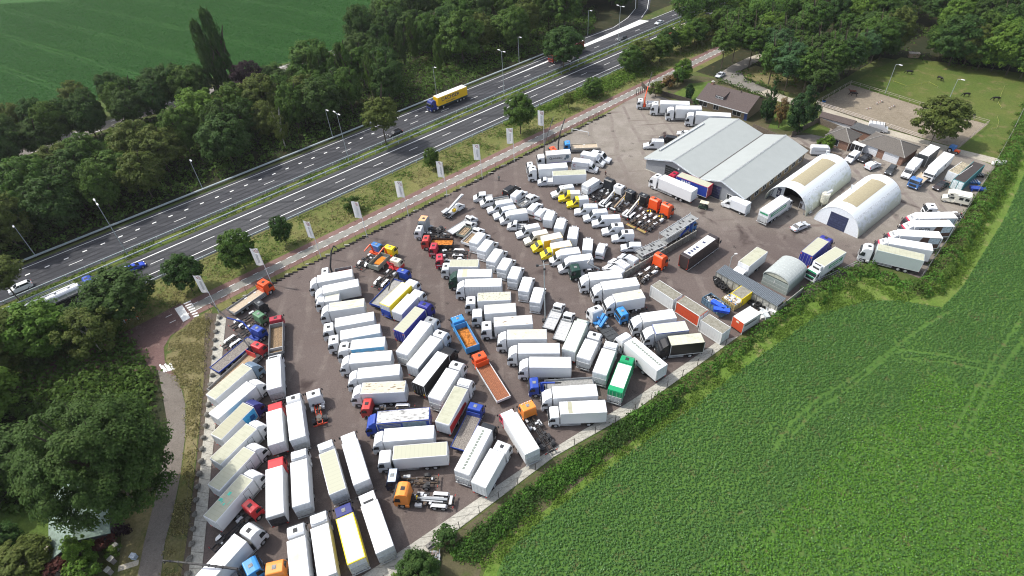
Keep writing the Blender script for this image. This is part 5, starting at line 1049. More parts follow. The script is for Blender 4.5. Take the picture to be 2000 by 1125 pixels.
('pv',-5.81,127.15,-178.9,2.44,'double cab pickup with low white deck at the top of the van row',dict(bed='white',side=0.1,dc=1,g=GR_[9])),
('pv',-4.15,124.83,-169.7,4.89,'double cab pickup with long grey drop-side bed',dict(bed='grey',side=0.35,edge='greyc',dc=1,g=GR_[9])),
('vn',-4.81,121.25,-169,6.55,'first long white panel van below the two double cab pickups',dict(g=GR_[9])),
('vn',-3.34,118.52,-167.2,5.77,'second white panel van below the double cab pickups',dict(g=GR_[9])),
('bv',0.57,116.79,-173.4,4.17,'white box van with ivory roof below two panel vans',dict(r='ivory',luton=1,z=2.9,g=GR_[9])),
('pv',1.78,113.89,168.8,2.39,'white single cab chassis van with bare white deck',dict(bed='white',side=0.15,g=GR_[9])),
('vn',1.69,110.5,-168.6,5.67,'white panel van between the bare chassis van and the cream-sided van',dict(g=GR_[9])),
('vn',3.34,107.72,-167.1,5.7,'cream-sided panel van above the two yellow box vans',dict(c='creamw',g=GR_[9])),
('bv',7.32,105.53,-166.2,4.53,'upper one of two yellow cab box vans',dict(c='yellow',x='yfront',r='offwhite2',g=GR_[9])),
('bv',9.11,102.7,-170.8,4.38,'lower one of two yellow cab box vans',dict(c='yellow',x='yfront',r='offwhite2',g=GR_[9])),
('bv',10.88,100.34,-174.4,4.16,'white luton box van directly below the yellow box vans',dict(luton=1,g=GR_[9])),
('bv',12.46,97.64,-174.8,4.89,'large white luton box van beside the dark green cab',dict(luton=1,z=3.2,g=GR_[9])),
('vn',3.33,131.21,45.4,5,'black panel van at the top of the tail-to row',dict(c='black',z=2.2,g=GR_[10])),
('vn',4.87,128.94,53.7,5.3,'white panel van next to the black one',dict(z=2.4,g=GR_[10])),
('pv',5.99,124.69,42.2,3.69,'white pickup with grey dropside bed carrying a white item',dict(bed='grey',side=0.4,edge='greyc',dc=1,g=GR_[10])),
('vn',8.25,122.91,55.8,4.9,'low white van with roof cooler bumps, upper one of two',dict(z=2.0,g=GR_[10])),
('vn',9.89,120.32,53.7,4.8,'low white van with dark rear window below its twin',dict(x='rearwin',z=2.1,g=GR_[10])),
('bv',10.3,116.09,70.9,3.68,'first white refrigerated box van with double doors',dict(x='fridge',g=GR_[10])),
('bv',12.47,112.82,72.9,4.01,'second white refrigerated box van with double doors',dict(x='fridge',g=GR_[10])),
('bv',14.85,109.13,76.7,4.31,'third white refrigerated box van right of the yellow vans',dict(x='fridge',g=GR_[10])),
('bv',17.39,104.48,78.8,4.08,'fourth white refrigerated box van, lowest in its row',dict(x='fridge',g=GR_[10])),
('vn',21,105.25,70,5.3,'white panel van seen from behind at the end of the row',dict(x='rearwin',z=2.3,g=GR_[10])),
('vn',11.25,126.37,-170.7,5.81,'white roof-hatch van above the two yellow-fronted vans',dict(x='hatch',g=GR_[11])),
('vn',12.83,124.56,176.7,5.46,'upper one of two white vans with yellow fronts',dict(c='yellow',body='whitev',g=GR_[11])),
('vn',14.53,121.67,179.1,5.38,'lower one of two white vans with yellow fronts',dict(c='yellow',body='whitev',g=GR_[11])),
('vn',15.99,118.37,173.9,5.62,'white van with roof hatch directly below the yellow-fronted vans',dict(x='hatch',g=GR_[11])),
('vn',17.73,115.31,-177.2,5.75,'second white roof-hatch van below the yellow-fronted vans',dict(x='hatch',g=GR_[11])),
('vn',19.43,113.06,177.5,6.58,'long white van with small roof vent in the right van row',dict(x='hatch',g=GR_[11])),
('vn',21.17,109.62,178.6,4.98,'white van with dark roof cooler, upper one of two',dict(x='cooler',g=GR_[11])),
('vn',22.96,106.91,176,4.97,'white van with dark roof cooler, lower one of two',dict(x='cooler',g=GR_[11])),
('vn',24.39,103.33,172.8,4.5,'small low white delivery van below the roof-cooler vans',dict(z=1.9,g=GR_[11])),
('vn',23.67,100.63,133.1,4.5,'small silver van beside the concrete wall',dict(c='silverp',z=1.9,g=GR_[11])),
('vn',21.5,99.34,126.2,5,'small white van with roof window next to the silver one',dict(x='hatch',z=2.0,g=GR_[11])),
('vn',19.96,97.46,128,5,'small white van half hidden behind a white box truck',dict(z=2.0,g=GR_[11])),
('ch',26.01,127.75,45.1,6.97,'black tractor with dark frame at the top of the hook loader row',dict(c='char',st='hi',fend='dark',g=GR_[12])),
('ch',28.02,125.32,46.5,7.99,'white cab hook loader with white lifting arm',dict(c='white',st='md',fend='silver',x='hook,beacon',hc='white',g=GR_[12])),
('ch',30.17,122.55,41.4,6.96,'black cab hook loader with brown lifting arm',dict(c='char',st='md',fend='dark',x='hook',hc='tanp',g=GR_[12])),
('ch',32.97,120.5,46.3,8.18,'black cab hook loader with beige lifting arm and silver mudguard',dict(c='black',st='md',fend='silver',x='hook',hc='creamw',g=GR_[12])),
('ch',35.16,117.73,42.8,9.05,'orange cab swap-body chassis, upper one of two side by side',dict(c='orange',st='hi',fend='dark',frame='rusty',x='whitepads,ybar',g=GR_[12])),
('ch',37.32,115.15,39.8,8.81,'orange cab swap-body chassis, lower one of two side by side',dict(c='orange',st='hi',fend='dark',frame='rusty',x='whitepads,ybar',g=GR_[12])),
('ch',31.52,96.73,38.4,7.86,'orange cab chassis truck by the end of the concrete wall',dict(c='orange',st='hi',fend='dark',frame='rusty',x='whitepads')),
('bv',22.85,128.99,41.7,4.33,'white box van with a red arc emblem beside the black tractor',dict(x='arc',g=GR_[13])),
('bv',22.31,137.67,-21.7,4.4,'white luton van with red arc emblem facing right, front one',dict(luton=1,x='arc',g=GR_[13])),
('bv',24.61,140.62,-30.7,4.14,'white box van facing right behind the luton van with red arc',dict(x='arc',g=GR_[13])),
('vn',28.68,141.09,-31.8,5.67,'white panel van with dark roof window facing right',dict(x='cooler')),
('bt',12.25,132.47,177.6,8.44,'silver van-cab truck with very long cream-roofed box trailer',dict(kind2='vancab',c='silverp',r='cream',s='whitev',st='van',z=3.3)),
('bt',8.8,135.44,-179.1,7.51,'white high cab box truck above the silver van-cab trailer',dict(st='hi')),
('ch',6.87,138.96,-177.4,4.9,'white cab truck half hidden left of a white box truck',dict(c='white',st='lo')),
('bt',11.43,142.52,-178,6.52,'white curtain-side truck lettered along its side, with black crane boom',dict(r='ribw',st='cr',x='GUNNEBO',s='greyw',crane='upblack2',z=3.6)),
('ch',13.7,146.55,-162.4,3.66,'orange cab crane truck hidden behind the lettered truck',dict(c='orange',st='lo',crane='upblack3')),
('fb',17.9,149.33,176.5,8.23,'sky blue cab truck with long beige sloping deck',dict(c='sky',st='lo',bed='beige',side=0.3,edge='beigep')),
('fb',43.02,173.22,166.1,5.42,'white cab crane truck with orange boom by the gate',dict(c='white',st='lo',bed='white',side=0.7,edge='white',crane='orange',g=GR_[14])),
('bt',47.86,168.18,167.5,8.45,'white high-cab truck, first right of the orange crane',dict(st='hi',z=3.9,g=GR_[14])),
('bt',51.5,163.98,170.2,7.27,'white high-cab truck with tanks, second right of the orange crane',dict(st='hi',z=3.9,g=GR_[14])),
('bt',56.14,159.53,164,9.59,'long white truck half hidden by the big hall roof',dict(st='hi',z=3.9,g=GR_[14])),
('vn',38.76,148.23,168.5,5.57,'white van with roof cooler beside the big hall',dict(x='hatch')),
('vn',43.79,151.7,154.5,5,'black van behind the white one beside the big hall',dict(c='black',z=2.0)),
('car',49.82,154.74,156,4.2,'small white car half hidden by the big hall',dict(c='white')),
('bt',38.59,126.65,131,9.5,'white truck with ribbed ivory roof in front of the big hall',dict(r='ribw2',st='hi',z=3.9)),
('bt',42.97,127.19,134,8.64,'blue truck with red cab and white lettering by the hall door',dict(c='red5',r='cream',st='hi',s='royal',x='PANS',z=3.9)),
('bv',53.26,116.57,130.9,3.93,'white box van parked at the hall corner',dict(luton=1,z=3.0)),
('bt',64.33,114.38,37.4,8.38,'white truck with green panels driving into the open round hall',dict(st='fr',x='gsign,fridge')),
('car',67.66,108,25.4,4.7,'silver saloon car in front of the round halls',dict(c='silverp')),
('bt',47.1,91.69,-141,6.84,'white truck with cream roof behind the corrugated lean-to',dict(r='cream',st='lo',rev=1)),
('bt',65.82,97.67,39.1,6.92,'blue curtain-side truck with blue rear doors beside the arched shed',dict(c='blue2',r='cream',st='hi',s='blue2',x='redlamps',z=3.9)),
('bt',61.61,90.12,-147.2,7.4,'white truck with green side sign and green front strip',dict(r='cream',st='fr',x='gsign2',z=3.8)),
('bt',75.3,94.08,148.6,8.44,'white truck with grey-green side and cream roof, lowest in the fan',dict(r='cream',st='hi',s='greygreen',z=3.9,g=GR_[15])),
('bt',78.6,95.96,155.8,7.96,'plain white furniture truck second from the bottom of the fan',dict(x='plainside',c='maroon',st='intr',z=3.9,g=GR_[15])),
('bt',81.98,98.35,167,8.05,'white furniture truck with brown room picture, third from the bottom',dict(x='brown',c='maroon',st='intr',z=3.9,g=GR_[15])),
('bt',86.43,101.05,174.3,7.92,'white furniture truck with large black letters, below the topmost twin',dict(x='brown,INTR',c='maroon',st='intr',z=3.9,g=GR_[15])),
('bt',88.87,103.79,174.6,7.86,'white furniture truck topmost in the fan beside a bare tractor',dict(x='brown',c='maroon',st='intr',z=3.9,g=GR_[15])),
('ch',95.07,108.33,166.4,7.03,'white tractor unit with white mudguards at the right fence',dict(c='white',st='md',fend='white',x='fifth')),
('vn',88.24,132.89,-139.9,5.2,'white van parked by the brick garages',dict(z=1.9)),
('car',91.62,132.97,-148.3,4.3,'black car by the brick garages',dict(c='black')),
('vn',95.35,131.1,26.4,4.3,'small white van turned away by the brick garages',dict(rev=1,z=1.8)),
('car',95.15,126.13,-135.5,4.6,'dark grey estate car by the garage corner',dict(c='dgrey')),
('bv',99.98,125.5,-137.4,4.69,'white luton van with dark bumper right of the garages',dict(luton=1,sk='front',z=3.0)),
('bt',104.48,128.91,-142.9,6.83,'dark-sided box trailer with white roof under the tree',dict(c='char',st='none',s='dside',z=3.6)),
('bt',104.09,123.44,-140.7,9.52,'long white horse lorry with rounded nose',dict(st='rv',z=3.3)),
('fb',98.22,119.99,-141.7,6.79,'blue pickup truck with wide dark flat deck by the round hall',dict(c='sky3',st='lo',bed='beige',side=0.2,edge='grey')),
('car',102.41,118.21,-150.7,4.7,'dark sports car with black glass roof',dict(c='brownc')),
('mh',102.01,114.34,146.4,4.27,'cream motorhome with alcove and awning',dict()),
('ct',28.53,88.65,125.5,5.75,'grey-topped white swap container, first in line of three',dict(s='whitec',r='concr',z=2.9,g=GR_[16])),
('ct',32.31,83.61,126.2,5.49,'red-sided swap container with dirty grey top, middle of three',dict(s='orangec',r='concr',z=2.9,g=GR_[16])),
('ct',35.45,78.19,126.3,4.79,'streaked white swap container with grey top, last of three',dict(s='streakc',r='concr',z=2.9,g=GR_[16])),
('ct',45.28,79.25,31.5,4.67,'site trailer with red end wall and white roof',dict(s='greyw',r='whitep',x='redend,wheels',z=2.9)),
('ct',46.05,85.89,35.4,3.27,'yellow container with dirty grey lid',dict(s='yellow',r='concr',z=2.2)),
('ct',113.58,125.2,33.4,6.65,'open topped container with beige panelled roof by the fence',dict(s='whitec',r='tanroof',z=2.6)),
('ct',116.41,125.02,37.6,11.68,'teal shipping container with a dark brown lid',dict(s='teal',r='dbrown',z=2.6)),
('sm',-22.16,180.66,-140.36,14.4,'yellow semi-trailer lorry with blue tractor on the motorway',dict(c='navyb',s='ylw',txt='DACHSER|Food Logistics')),
('sm',19.45,214.42,-140.36,16.17,'red semi-trailer lorry half hidden by a motorway tree',dict(c='redd',s='redc')),
('sm',75.26,235.77,39.64,12.89,'white truck towing brick red loads on the motorway',dict(c='white',s='brick',open=1)),
('tk',-90.91,101.73,39.64,12.21,'long silver tanker lorry with blue tractor on the motorway',dict()),
('car',-109.88,102.12,-140.36,4.6,'white SUV on the upper motorway lane',dict(c='whitep',suv=1,hw=1)),
('car',-83.19,109.75,39.64,4.4,'bright blue hatchback on the lower motorway lane',dict(c='bluecar',hw=1)),
('car',-33.63,164.76,-140.36,4.6,'black car behind the motorway tree trunk',dict(c='black',hw=1)),
('car',25.72,213.51,-140.36,4.6,'dark car beside the red lorry',dict(c='dgrey',hw=1)),
('car',46.83,231.38,-140.36,4.4,'dark grey car on the exit side of the motorway',dict(c='dgrey2',hw=1)),
('car',64.56,246.61,-140.36,4.4,'silver car on the motorway above the white marking',dict(c='silverp',hw=1)),
('car',82.52,261.18,-140.36,4.4,'farthest dark car on the motorway',dict(c='dgrey',hw=1)),
('car',72.33,191.23,-136.5,4.3,'pale silver car on the drive behind the bungalow',dict(c='silverp')),
]
for (k, x, y, h, L, label, o) in VEHICLES: BUILD[k](x, y, h, L, label, {**DEF.get(k, {}), **o})
# ---------------------------------------------------------------- buildings
def brick(name, c, var=.35): return flat(name, c, .85, .15, var, 14)
BR = brick('brick_tan', (.24, .19, .13)); BRR = brick('brick_red', (.23, .14, .105)); TILE = flat('roof_tiles_brown', (.088, .070, .066), .8, .2, .35, 8); TILE2 = flat('roof_tiles_grey', (.115, .105, .095), .8, .2, .3, 8)
WHT = paint('white'); METAL = flat('roof_sheet_grey', (.335, .36, .352), .5, .35, .03, .5); WALLG = flat('wall_sheet_grey', (.235, .25, .27), .6, .3, .08); NAVY = flat('door_navy', (.03, .037, .085), .5, .35, .2)
def window(par, x, y, z, w, h, axis='x', sgn=1, fm=None):
    """window in a wall; axis is the direction the wall runs in"""
    fm = fm or WHT; b = MB(); g = MB(); t = .05
    def bx(bb, u0, u1, z0, z1, d0, d1):
        if axis == 'x': bb.box(x + u0, x + u1, min(y + sgn * d0, y + sgn * d1), max(y + sgn * d0, y + sgn * d1), z0, z1)
        else: bb.box(min(x + sgn * d0, x + sgn * d1), max(x + sgn * d0, x + sgn * d1), y + u0, y + u1, z0, z1)
    for (u0, u1, z0, z1) in ((-w / 2, w / 2, z - .07, z), (-w / 2, w / 2, z + h, z + h + .07), (-w / 2 - .07, -w / 2, z - .07, z + h + .07), (w / 2, w / 2 + .07, z - .07, z + h + .07), (-.03, .03, z, z + h)): bx(b, u0, u1, z0, z1, .0, .07)
    bx(g, -w / 2, w / 2, z, z + h, .01, .035); f = part('window', b.mesh('window', fm), par); part('pane', g.mesh('pane', M_['glass']), f); return f
# big double-gabled hall
hall = thing('hall', 'long pale grey hall with two parallel gabled roofs', 'hall', (36.8, 137.1, 0), R_(-49.0)); HL = 30.0
prof = [(0, 3.2), (8.4, 5.62), (16.2, 3.62), (22.1, 5.36), (28.5, 3.2)]
b = MB(); k = [(.25, 0)] + [(.25, 3.15)] + [(8.4, 5.5), (16.2, 3.5), (22.1, 5.24)] + [(28.25, 3.15), (28.25, 0)]; b.prism(k, .3, HL - .3); wl_ = part('wall', b.mesh('wall', WALLG), hall)
b = MB(); b.box(28.26, 28.34, .3, HL - .3, .35, 3.0); part('brick_wall', b.mesh('brick_wall', BR), hall)
b = MB()
for i in range(4):
    (xa, za), (xb, zb) = prof[i], prof[i + 1]; xa -= .3 if i == 0 else 0; xb += .3 if i == 3 else 0
    b.prism([(xa, za), (xa, za + .14), (xb, zb + .14), (xb, zb)], -.25, HL + .25)
rf = part('roof', b.mesh('roof', METAL), hall)
for i, x in ((1, 8.4), (3, 22.1)):
    b = MB(); z = prof[i][1] + .15; b.prism([(x - .3, z - .06), (x, z + .06), (x + .3, z - .06)], -.26, HL + .26); part('ridge_cap', b.mesh('ridge_cap', flat('ridge_grey', (.30, .32, .325), .5)), rf)
b = MB(); b.box(16.05, 16.35, -.2, HL + .2, 3.74, 3.83); part('valley_gutter', b.mesh('valley_gutter', flat('gutter_dark', (.10, .095, .09))), rf)
b = MB()
for (xa, za, xb, zb) in [(*prof[i], *prof[i + 1]) for i in range(4)]: b.prism([(xa, za - .2), (xa, za + .16), (xb, zb + .16), (xb, zb - .2)], -.32, -.24)
part('verge_trim', b.mesh('verge_trim', flat('trim_pale', (.55, .60, .64), .5)), rf)
b = MB(); b.prism([(.9, 3.5), (.9, 4.1), (1.3, 4.2), (1.35, 3.7)], 4.5, 25); [b.box(.85, 1.4, 4.5 + i * 2.9, 4.6 + i * 2.9, 3.5, 4.25) for i in range(8)]; part('cable_rack', b.mesh('cable_rack', M_['alu']), rf)
def hall_door(x0, x1, h, mat, slats=5):
    b = MB(); b.box(x0, x1, .22, .3, 0, h); d = part('roller_door', b.mesh('roller_door', mat), hall); b = MB()
    for i in range(1, slats): b.box(x0 + .05, x1 - .05, .2, .23, h * i / slats - .03, h * i / slats + .03)
    b.box(x0 - .1, x0, .18, .31, 0, h + .1); b.box(x1, x1 + .1, .18, .31, 0, h + .1); part('door_bar', b.mesh('door_bar', flat('bar_grey', (.12, .13, .15))), d)
hall_door(6.2, 9.8, 3.5, flat('door_dark', (.018, .02, .022)), 6); hall_door(18.0, 22.0, 3.4, NAVY, 5)
b = MB(); b.box(9.9, 10.3, .0, .3, 3.6, 3.9); part('wall_lamp', b.mesh('wall_lamp', M_['lampw']), hall)
window(hall, 24.6, .29, 1.2, 1.4, 1.2, 'x', -1)
for i in range(8): window(hall, 28.34, 2.3 + i * 3.6, 1.15, 1.7, 1.5, 'y', 1)
b = MB(); b.box(.3, 28.3, .05, .3, .0, .12); part('plinth', b.mesh('plinth', GM['slab']), hall)

def quonset(pos, rot, W, L, label, recess, door):
    q = thing('arched_hall', label, 'hall', (*pos, 0), R_(rot)); r = W / 2; N = 28; hz = 5.3 / (r)
    sh = nt('white_membrane_' + label[:5], .5, .3); m, n, l, bs = sh; p = coords(n, l); s = noise(n, l, coords(n, l, scale=(.15, .25, .5)), 3.0, 5, .65); sz = n.new('ShaderNodeSeparateXYZ'); l.new(p, sz.inputs[0])
    st_ = n.new('ShaderNodeMath'); st_.operation = 'MULTIPLY_ADD'; l.new(sz.outputs[2], st_.inputs[0]); st_.inputs[1].default_value = -.13; l.new(s, st_.inputs[2])
    col = mix_rgb(n, l, ramp(n, l, st_.outputs[0], .02, .36), (.64, .68, .71), (.46, .49, .42)); l.new(col, bs.inputs['Base Color'])
    w_ = n.new('ShaderNodeTexWave'); w_.inputs['Scale'].default_value = 1.1; w_.bands_direction = 'Y'; l.new(p, w_.inputs['Vector']); bump(n, l, bs, w_.outputs[0], .25, .08)
    def ring(rr, k): a = math.pi * k / N; return (r - math.cos(a) * rr, math.sin(a) * rr * hz)
    b = MB()
    for k in range(N):
        a, c, d, e = ring(r, k), ring(r, k + 1), ring(r - .12, k + 1), ring(r - .12, k); b.prism([a, c, d, e], 0, L)
    shell = part('shell', b.mesh('shell', m), q)
    b = MB()
    for k in range(int(N * .40), int(N * .40) + 6): a, c, d, e = ring(r + .03, k), ring(r + .03, k + 1), ring(r - .02, k + 1), ring(r - .02, k); b.prism([a, c, d, e], L * .16, L * .84)
    part('roof_light', b.mesh('roof_light', flat('roof_light_tan', (.33, .29, .19), .5, .3, .1)), shell)
    b = MB()
    for k in (8, 20): a, c, d, e = ring(r + .015, k), ring(r + .015, k + 1), ring(r, k + 1), ring(r, k); b.prism([((a[0] * .92 + c[0] * .08), (a[1] * .92 + c[1] * .08)), a, e, d], .02, L - .02)
    part('seam', b.mesh('seam', flat('seam_grey', (.6, .63, .66))), shell)
    for y0, nm in ((recess, 'front_wall'), (L - .25, 'rear_wall')):
        b = MB(); pts = [ring(r - .13, k) for k in range(N + 1)]
        x0, x1, h = door
        if y0 == recess:
            left = [p for p in pts if p[0] <= x0]; right = [p for p in pts if p[0] >= x1]; mid = [p for p in pts if x0 < p[0] < x1]
            zt = lambda x: math.sqrt(max(0, 1 - ((x - r) / (r - .13)) ** 2)) * (r - .13) * hz
            b.prism(left + [(x0, zt(x0)), (x0, 0)], y0, y0 + .12); b.prism([(x1, 0), (x1, zt(x1))] + right, y0, y0 + .12); b.prism([(x0, h)] + [(x0, zt(x0))] + mid + [(x1, zt(x1)), (x1, h)], y0, y0 + .12)
        else: b.prism(pts, y0, y0 + .12)
        part(nm, b.mesh(nm, flat('end_wall_white', (.68, .72, .77), .6, .3, .06)), q)
    return q, shell, ring, r
Q1, sh1, rg, r1 = quonset((62.2, 119.7), -51.4, 10.5, 21.4, 'long white arched hall with its front standing open', 2.2, (3.3, 8.3, 3.9))
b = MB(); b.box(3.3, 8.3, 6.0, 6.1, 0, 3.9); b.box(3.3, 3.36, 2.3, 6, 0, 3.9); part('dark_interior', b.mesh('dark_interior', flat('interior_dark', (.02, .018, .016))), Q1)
for x in (.5, 10.0):
    b = MB(); b.tube((x, .1, 0), (x + (.6 if x < 5 else -.6), .1, 3.4), .04, 0, 5); b.tube((x, 2.1, 0), (x + (.6 if x < 5 else -.6), 2.1, 3.4), .04, 0, 5)
    for i in range(5): b.tube((x + (.12 if x < 5 else -.12) * i, .1 + (i % 2) * 2, .65 * i), (x + (.12 if x < 5 else -.12) * (i + 1), .1 + ((i + 1) % 2) * 2, .65 * (i + 1)), .025, 0, 5)
    part('side_lattice', b.mesh('side_lattice', flat('lattice_blue', (.06, .09, .14))), Q1)
b = MB(); b.box(1.7, 2.6, 2.12, 2.18, .5, 2.9); bn = part('banner', b.mesh('banner', NAVY), Q1)
letter('DAF', .62, flat('lettering_white', (.8, .82, .84)), bn, (2.15, 2.10, 1.7), (0, 0, 1), (-1, 0, 0))
Q2, sh2, rg, r2 = quonset((70.0, 110.2), -52.7, 10.3, 19.8, 'white arched hall with closed navy blue door', .05, (3.2, 7.2, 3.7))
b = MB(); b.box(3.2, 7.2, .02, .08, 0, 3.7); d2 = part('roller_door', b.mesh('roller_door', NAVY), Q2)
b = MB()
for i in range(1, 7): b.box(3.2, 7.2, .005, .02, 3.7 * i / 7 - .02, 3.7 * i / 7 + .02)
for i in range(4): b.box(3.5 + i * .95, 4.0 + i * .95, -.0, .02, 1.75, 1.95)
part('door_panel', b.mesh('door_panel', flat('door_panel_blue', (.06, .075, .14))), d2)
for s, q in ((sh2, (2.0, 10.5)), (sh1, (3.2, 20.5))):
    b = MB(); x, y = q; z = math.sqrt(max(0, 1 - ((x - 5.2) / 5.2) ** 2)) * 5.2; b.tube((x, y, z - .3), (x, y, z + 1.2), .14, 0, 8); b.tube((x - .2, y, z + 1.2), (x + .5, y, z + 1.3), .16, 0, 8); part('flue', b.mesh('flue', M_['alu']), s)
t = thing('dust_silo', 'beige cylindrical dust collector between the arched halls', 'silo', (*G2(1606, 402), 0)); b = MB(); b.tube((0, 0, 1.2), (0, 0, 3.4), .9, 0, 16); b.tube((0, 0, .4), (0, 0, 1.2), .4, 0, 16, .9); part('drum', b.mesh('drum', flat('silo_beige', (.50, .49, .42))), t); b = MB(); b.tube((0, 0, 3.4), (1.6, .8, 3.6), .28, 0, 10); [b.tube((sx * .6, sy * .6, 0), (sx * .6, sy * .6, 1.2), .05, 0, 5) for sx in (-1, 1) for sy in (-1, 1)]; part('duct', b.mesh('duct', M_['alu']), t)
t = thing('loading_steps', 'white metal steps between the two arched halls', 'steps', (*G2(1583, 418), 0), R_(35)); b = MB()
for i in range(6): b.box(-.5, .5, i * .3, i * .3 + .25, .25 + i * .28, .3 + i * .28)
part('tread', b.mesh('tread', M_['alu']), t); b = MB()
for s in (-.5, .5): b.beam((s, 0, .2), (s, 1.8, 1.9), .06, .12); b.beam((s, 0, 1.2), (s, 1.8, 2.9), .05, .05); [b.tube((s, q, .3 + q), (s, q, 1.2 + q), .025, 0, 5) for q in (0, .9, 1.8)]
b.box(-.5, .5, 1.8, 3.0, 1.85, 1.92); [b.tube((s, 2.9, 0), (s, 2.9, 2.9), .03, 0, 5) for s in (-.5, .5)]; part('railing', b.mesh('railing', M_['alu']), t)

def hip_roof(W, D, z0, z1, rx0, rx1, ry, ov=.3):
    b = MB(); a = [(-ov, -ov, z0), (W + ov, -ov, z0), (W + ov, D + ov, z0), (-ov, D + ov, z0)]; r = [(rx0, ry, z1), (rx1, ry, z1)]
    if rx1 - rx0 < .05: b.poly([a[0], a[1], r[0]]); b.poly([a[1], a[2], r[0]]); b.poly([a[2], a[3], r[0]]); b.poly([a[3], a[0], r[0]])
    else: b.poly([a[0], a[1], r[1], r[0]]); b.poly([a[1], a[2], r[1]]); b.poly([a[2], a[3], r[0], r[1]]); b.poly([a[3], a[0], r[0]])
    b.poly(a[::-1]); return b, a, r
def ridge_tiles(par, segs):
    b = MB(); [b.tube(Vector(p) + Vector((0, 0, .04)), Vector(q) + Vector((0, 0, .04)), .11, 0, 6) for p, q in segs]; part('ridge_tile', b.mesh('ridge_tile', flat('ridge_pale', (.24, .23, .215))), par)
gar = thing('garage_block', 'brick double garage with grey hipped roof and two white doors', 'garage', (94.2, 139.1, 0), R_(-54))
part('wall', MB_box(.1, 11.0, .1, 7.8, 0, 2.5, 'wall', BRR), gar); b, a, r = hip_roof(11.1, 7.9, 2.5, 4.5, 3.4, 7.6, 3.9); rr = part('roof', b.mesh('roof', TILE2), gar); ridge_tiles(rr, [(r[0], r[1]), (r[0], a[0]), (r[0], a[3]), (r[1], a[1]), (r[1], a[2])])
for x0 in (.9, 6.3):
    b = MB(); b.box(x0, x0 + 3.7, .03, .12, .05, 2.35); d = part('garage_door', b.mesh('garage_door', flat('door_white', (.62, .64, .67), .5, .3, .06)), gar); b = MB(); [b.box(x0, x0 + 3.7, .015, .035, .05 + i * .46 - .012, .05 + i * .46 + .012) for i in range(1, 5)]; part('door_groove', b.mesh('door_groove', flat('groove_grey', (.4, .41, .43))), d)
cot = thing('cottage', 'small brick house with a grey pyramid roof', 'house', (87.3, 144.1, 0), R_(-51))
part('wall', MB_box(.1, 6.2, .1, 6.1, 0, 2.5, 'wall', BRR), cot); b, a, r = hip_roof(6.3, 6.2, 2.5, 4.6, 3.1, 3.1, 3.1); rr = part('roof', b.mesh('roof', TILE2), cot); ridge_tiles(rr, [(r[0], q) for q in a])
window(cot, 2.4, .1, .5, 2.2, 1.6, 'x', -1)
for x in (-.15, 6.3):
    b = MB(); b.tube((x, -.25, 0), (x, -.25, 2.5), .06, 0, 6); part('downpipe', b.mesh('downpipe', flat('pipe_pale', (.6, .56, .5))), cot)
po = thing('porch', 'flat roofed glazed porch between cottage and garages', 'porch', (91.4, 139.4, 0), R_(-52)); part('roof', MB_box(.2, 3.6, .3, 2.0, 2.3, 2.45, 'roof', flat('porch_white', (.6, .6, .58))), po); part('glazing', MB_box(.4, 3.4, .6, .66, .2, 2.2, 'glazing', M_['glass']), po); b = MB(); [b.box(x - .05, x + .05, .55, .65, 0, 2.3) for x in (.4, 1.4, 2.4, 3.4)]; part('post', b.mesh('post', WHT), po)
sh = thing('garden_shed', 'long low shed with brown tiled roof and white wall', 'shed', (*G2(1597, 240), 0), R_(-47)); part('wall', MB_box(0, 9.2, 0, 2.6, 0, 1.9, 'wall', WHT), sh); b = MB(); b.prism([(-.2, 1.85), (-.2, 2.0), (1.3, 3.0), (2.8, 2.0), (2.8, 1.85), (1.3, 2.85)], 0, 9.4); me = b.mesh('roof', TILE); o = part('roof', me, sh); o.rotation_euler = (0, 0, R_(90)); o.location = (9.3, 0, 0); o.scale = (1, 1, 1)
fr = thing('flat_roof_building', 'low building with dark flat roof behind the cottage', 'building', (95.5, 147.6, 0), R_(-52)); part('wall', MB_box(0, 6.5, 0, 4.0, 0, 2.3, 'wall', BRR), fr); part('roof', MB_box(-.2, 6.7, -.2, 4.2, 2.3, 2.45, 'roof', flat('bitumen_dark', (.085, .088, .09))), fr)
# bungalow
bu = thing('bungalow', 'brown tiled bungalow with a small dormer and chimney', 'house', (59.9, 171.9, 0), R_(-46)); BL = 16.7
part('wall', MB_box(.4, BL - .4, .4, 11.0, 0, 2.6, 'wall', BR), bu)
b = MB(); b.prism([(-.1, 2.5), (-.1, 2.65), (6.2, 5.55), (12.0, 2.75), (12.0, 2.55), (6.2, 5.35)], 0, BL); o = part('roof', b.mesh('roof', TILE), bu); o.rotation_euler = (0, 0, R_(90)); o.location = (BL, -.2, 0)
o2 = o
b = MB(); b.prism([(.4, 2.5), (6.2, 5.3), (11.2, 2.5)], 0, .3); w1 = part('gable', b.mesh('gable', BR), bu); w1.rotation_euler = (0, 0, R_(90)); w1.location = (BL - .3, 0, 0); w1 = part('gable', w1.data, bu); w1.rotation_euler = (0, 0, R_(90)); w1.location = (.6, 0, 0)
b = MB(); b.box(0, BL, -.42, -.26, 2.42, 2.62); part('gutter', b.mesh('gutter', flat('gutter_pale', (.5, .52, .53))), bu)
b = MB(); b.prism([(1.9, 3.4), (1.9, 4.45), (1.75, 4.55), (4.9, 5.1), (4.9, 4.4)], 0, 3.0); dm = part('dormer', b.mesh('dormer', TILE), bu); dm.rotation_euler = (0, 0, R_(90)); dm.location = (8.0, -.2, 0)
window(bu, 5.75, 1.63, 3.7, .75, .55, 'x', -1); window(bu, 6.75, 1.63, 3.7, .75, .55, 'x', -1); window(bu, 7.4, 1.63, 3.7, .4, .55, 'x', -1)
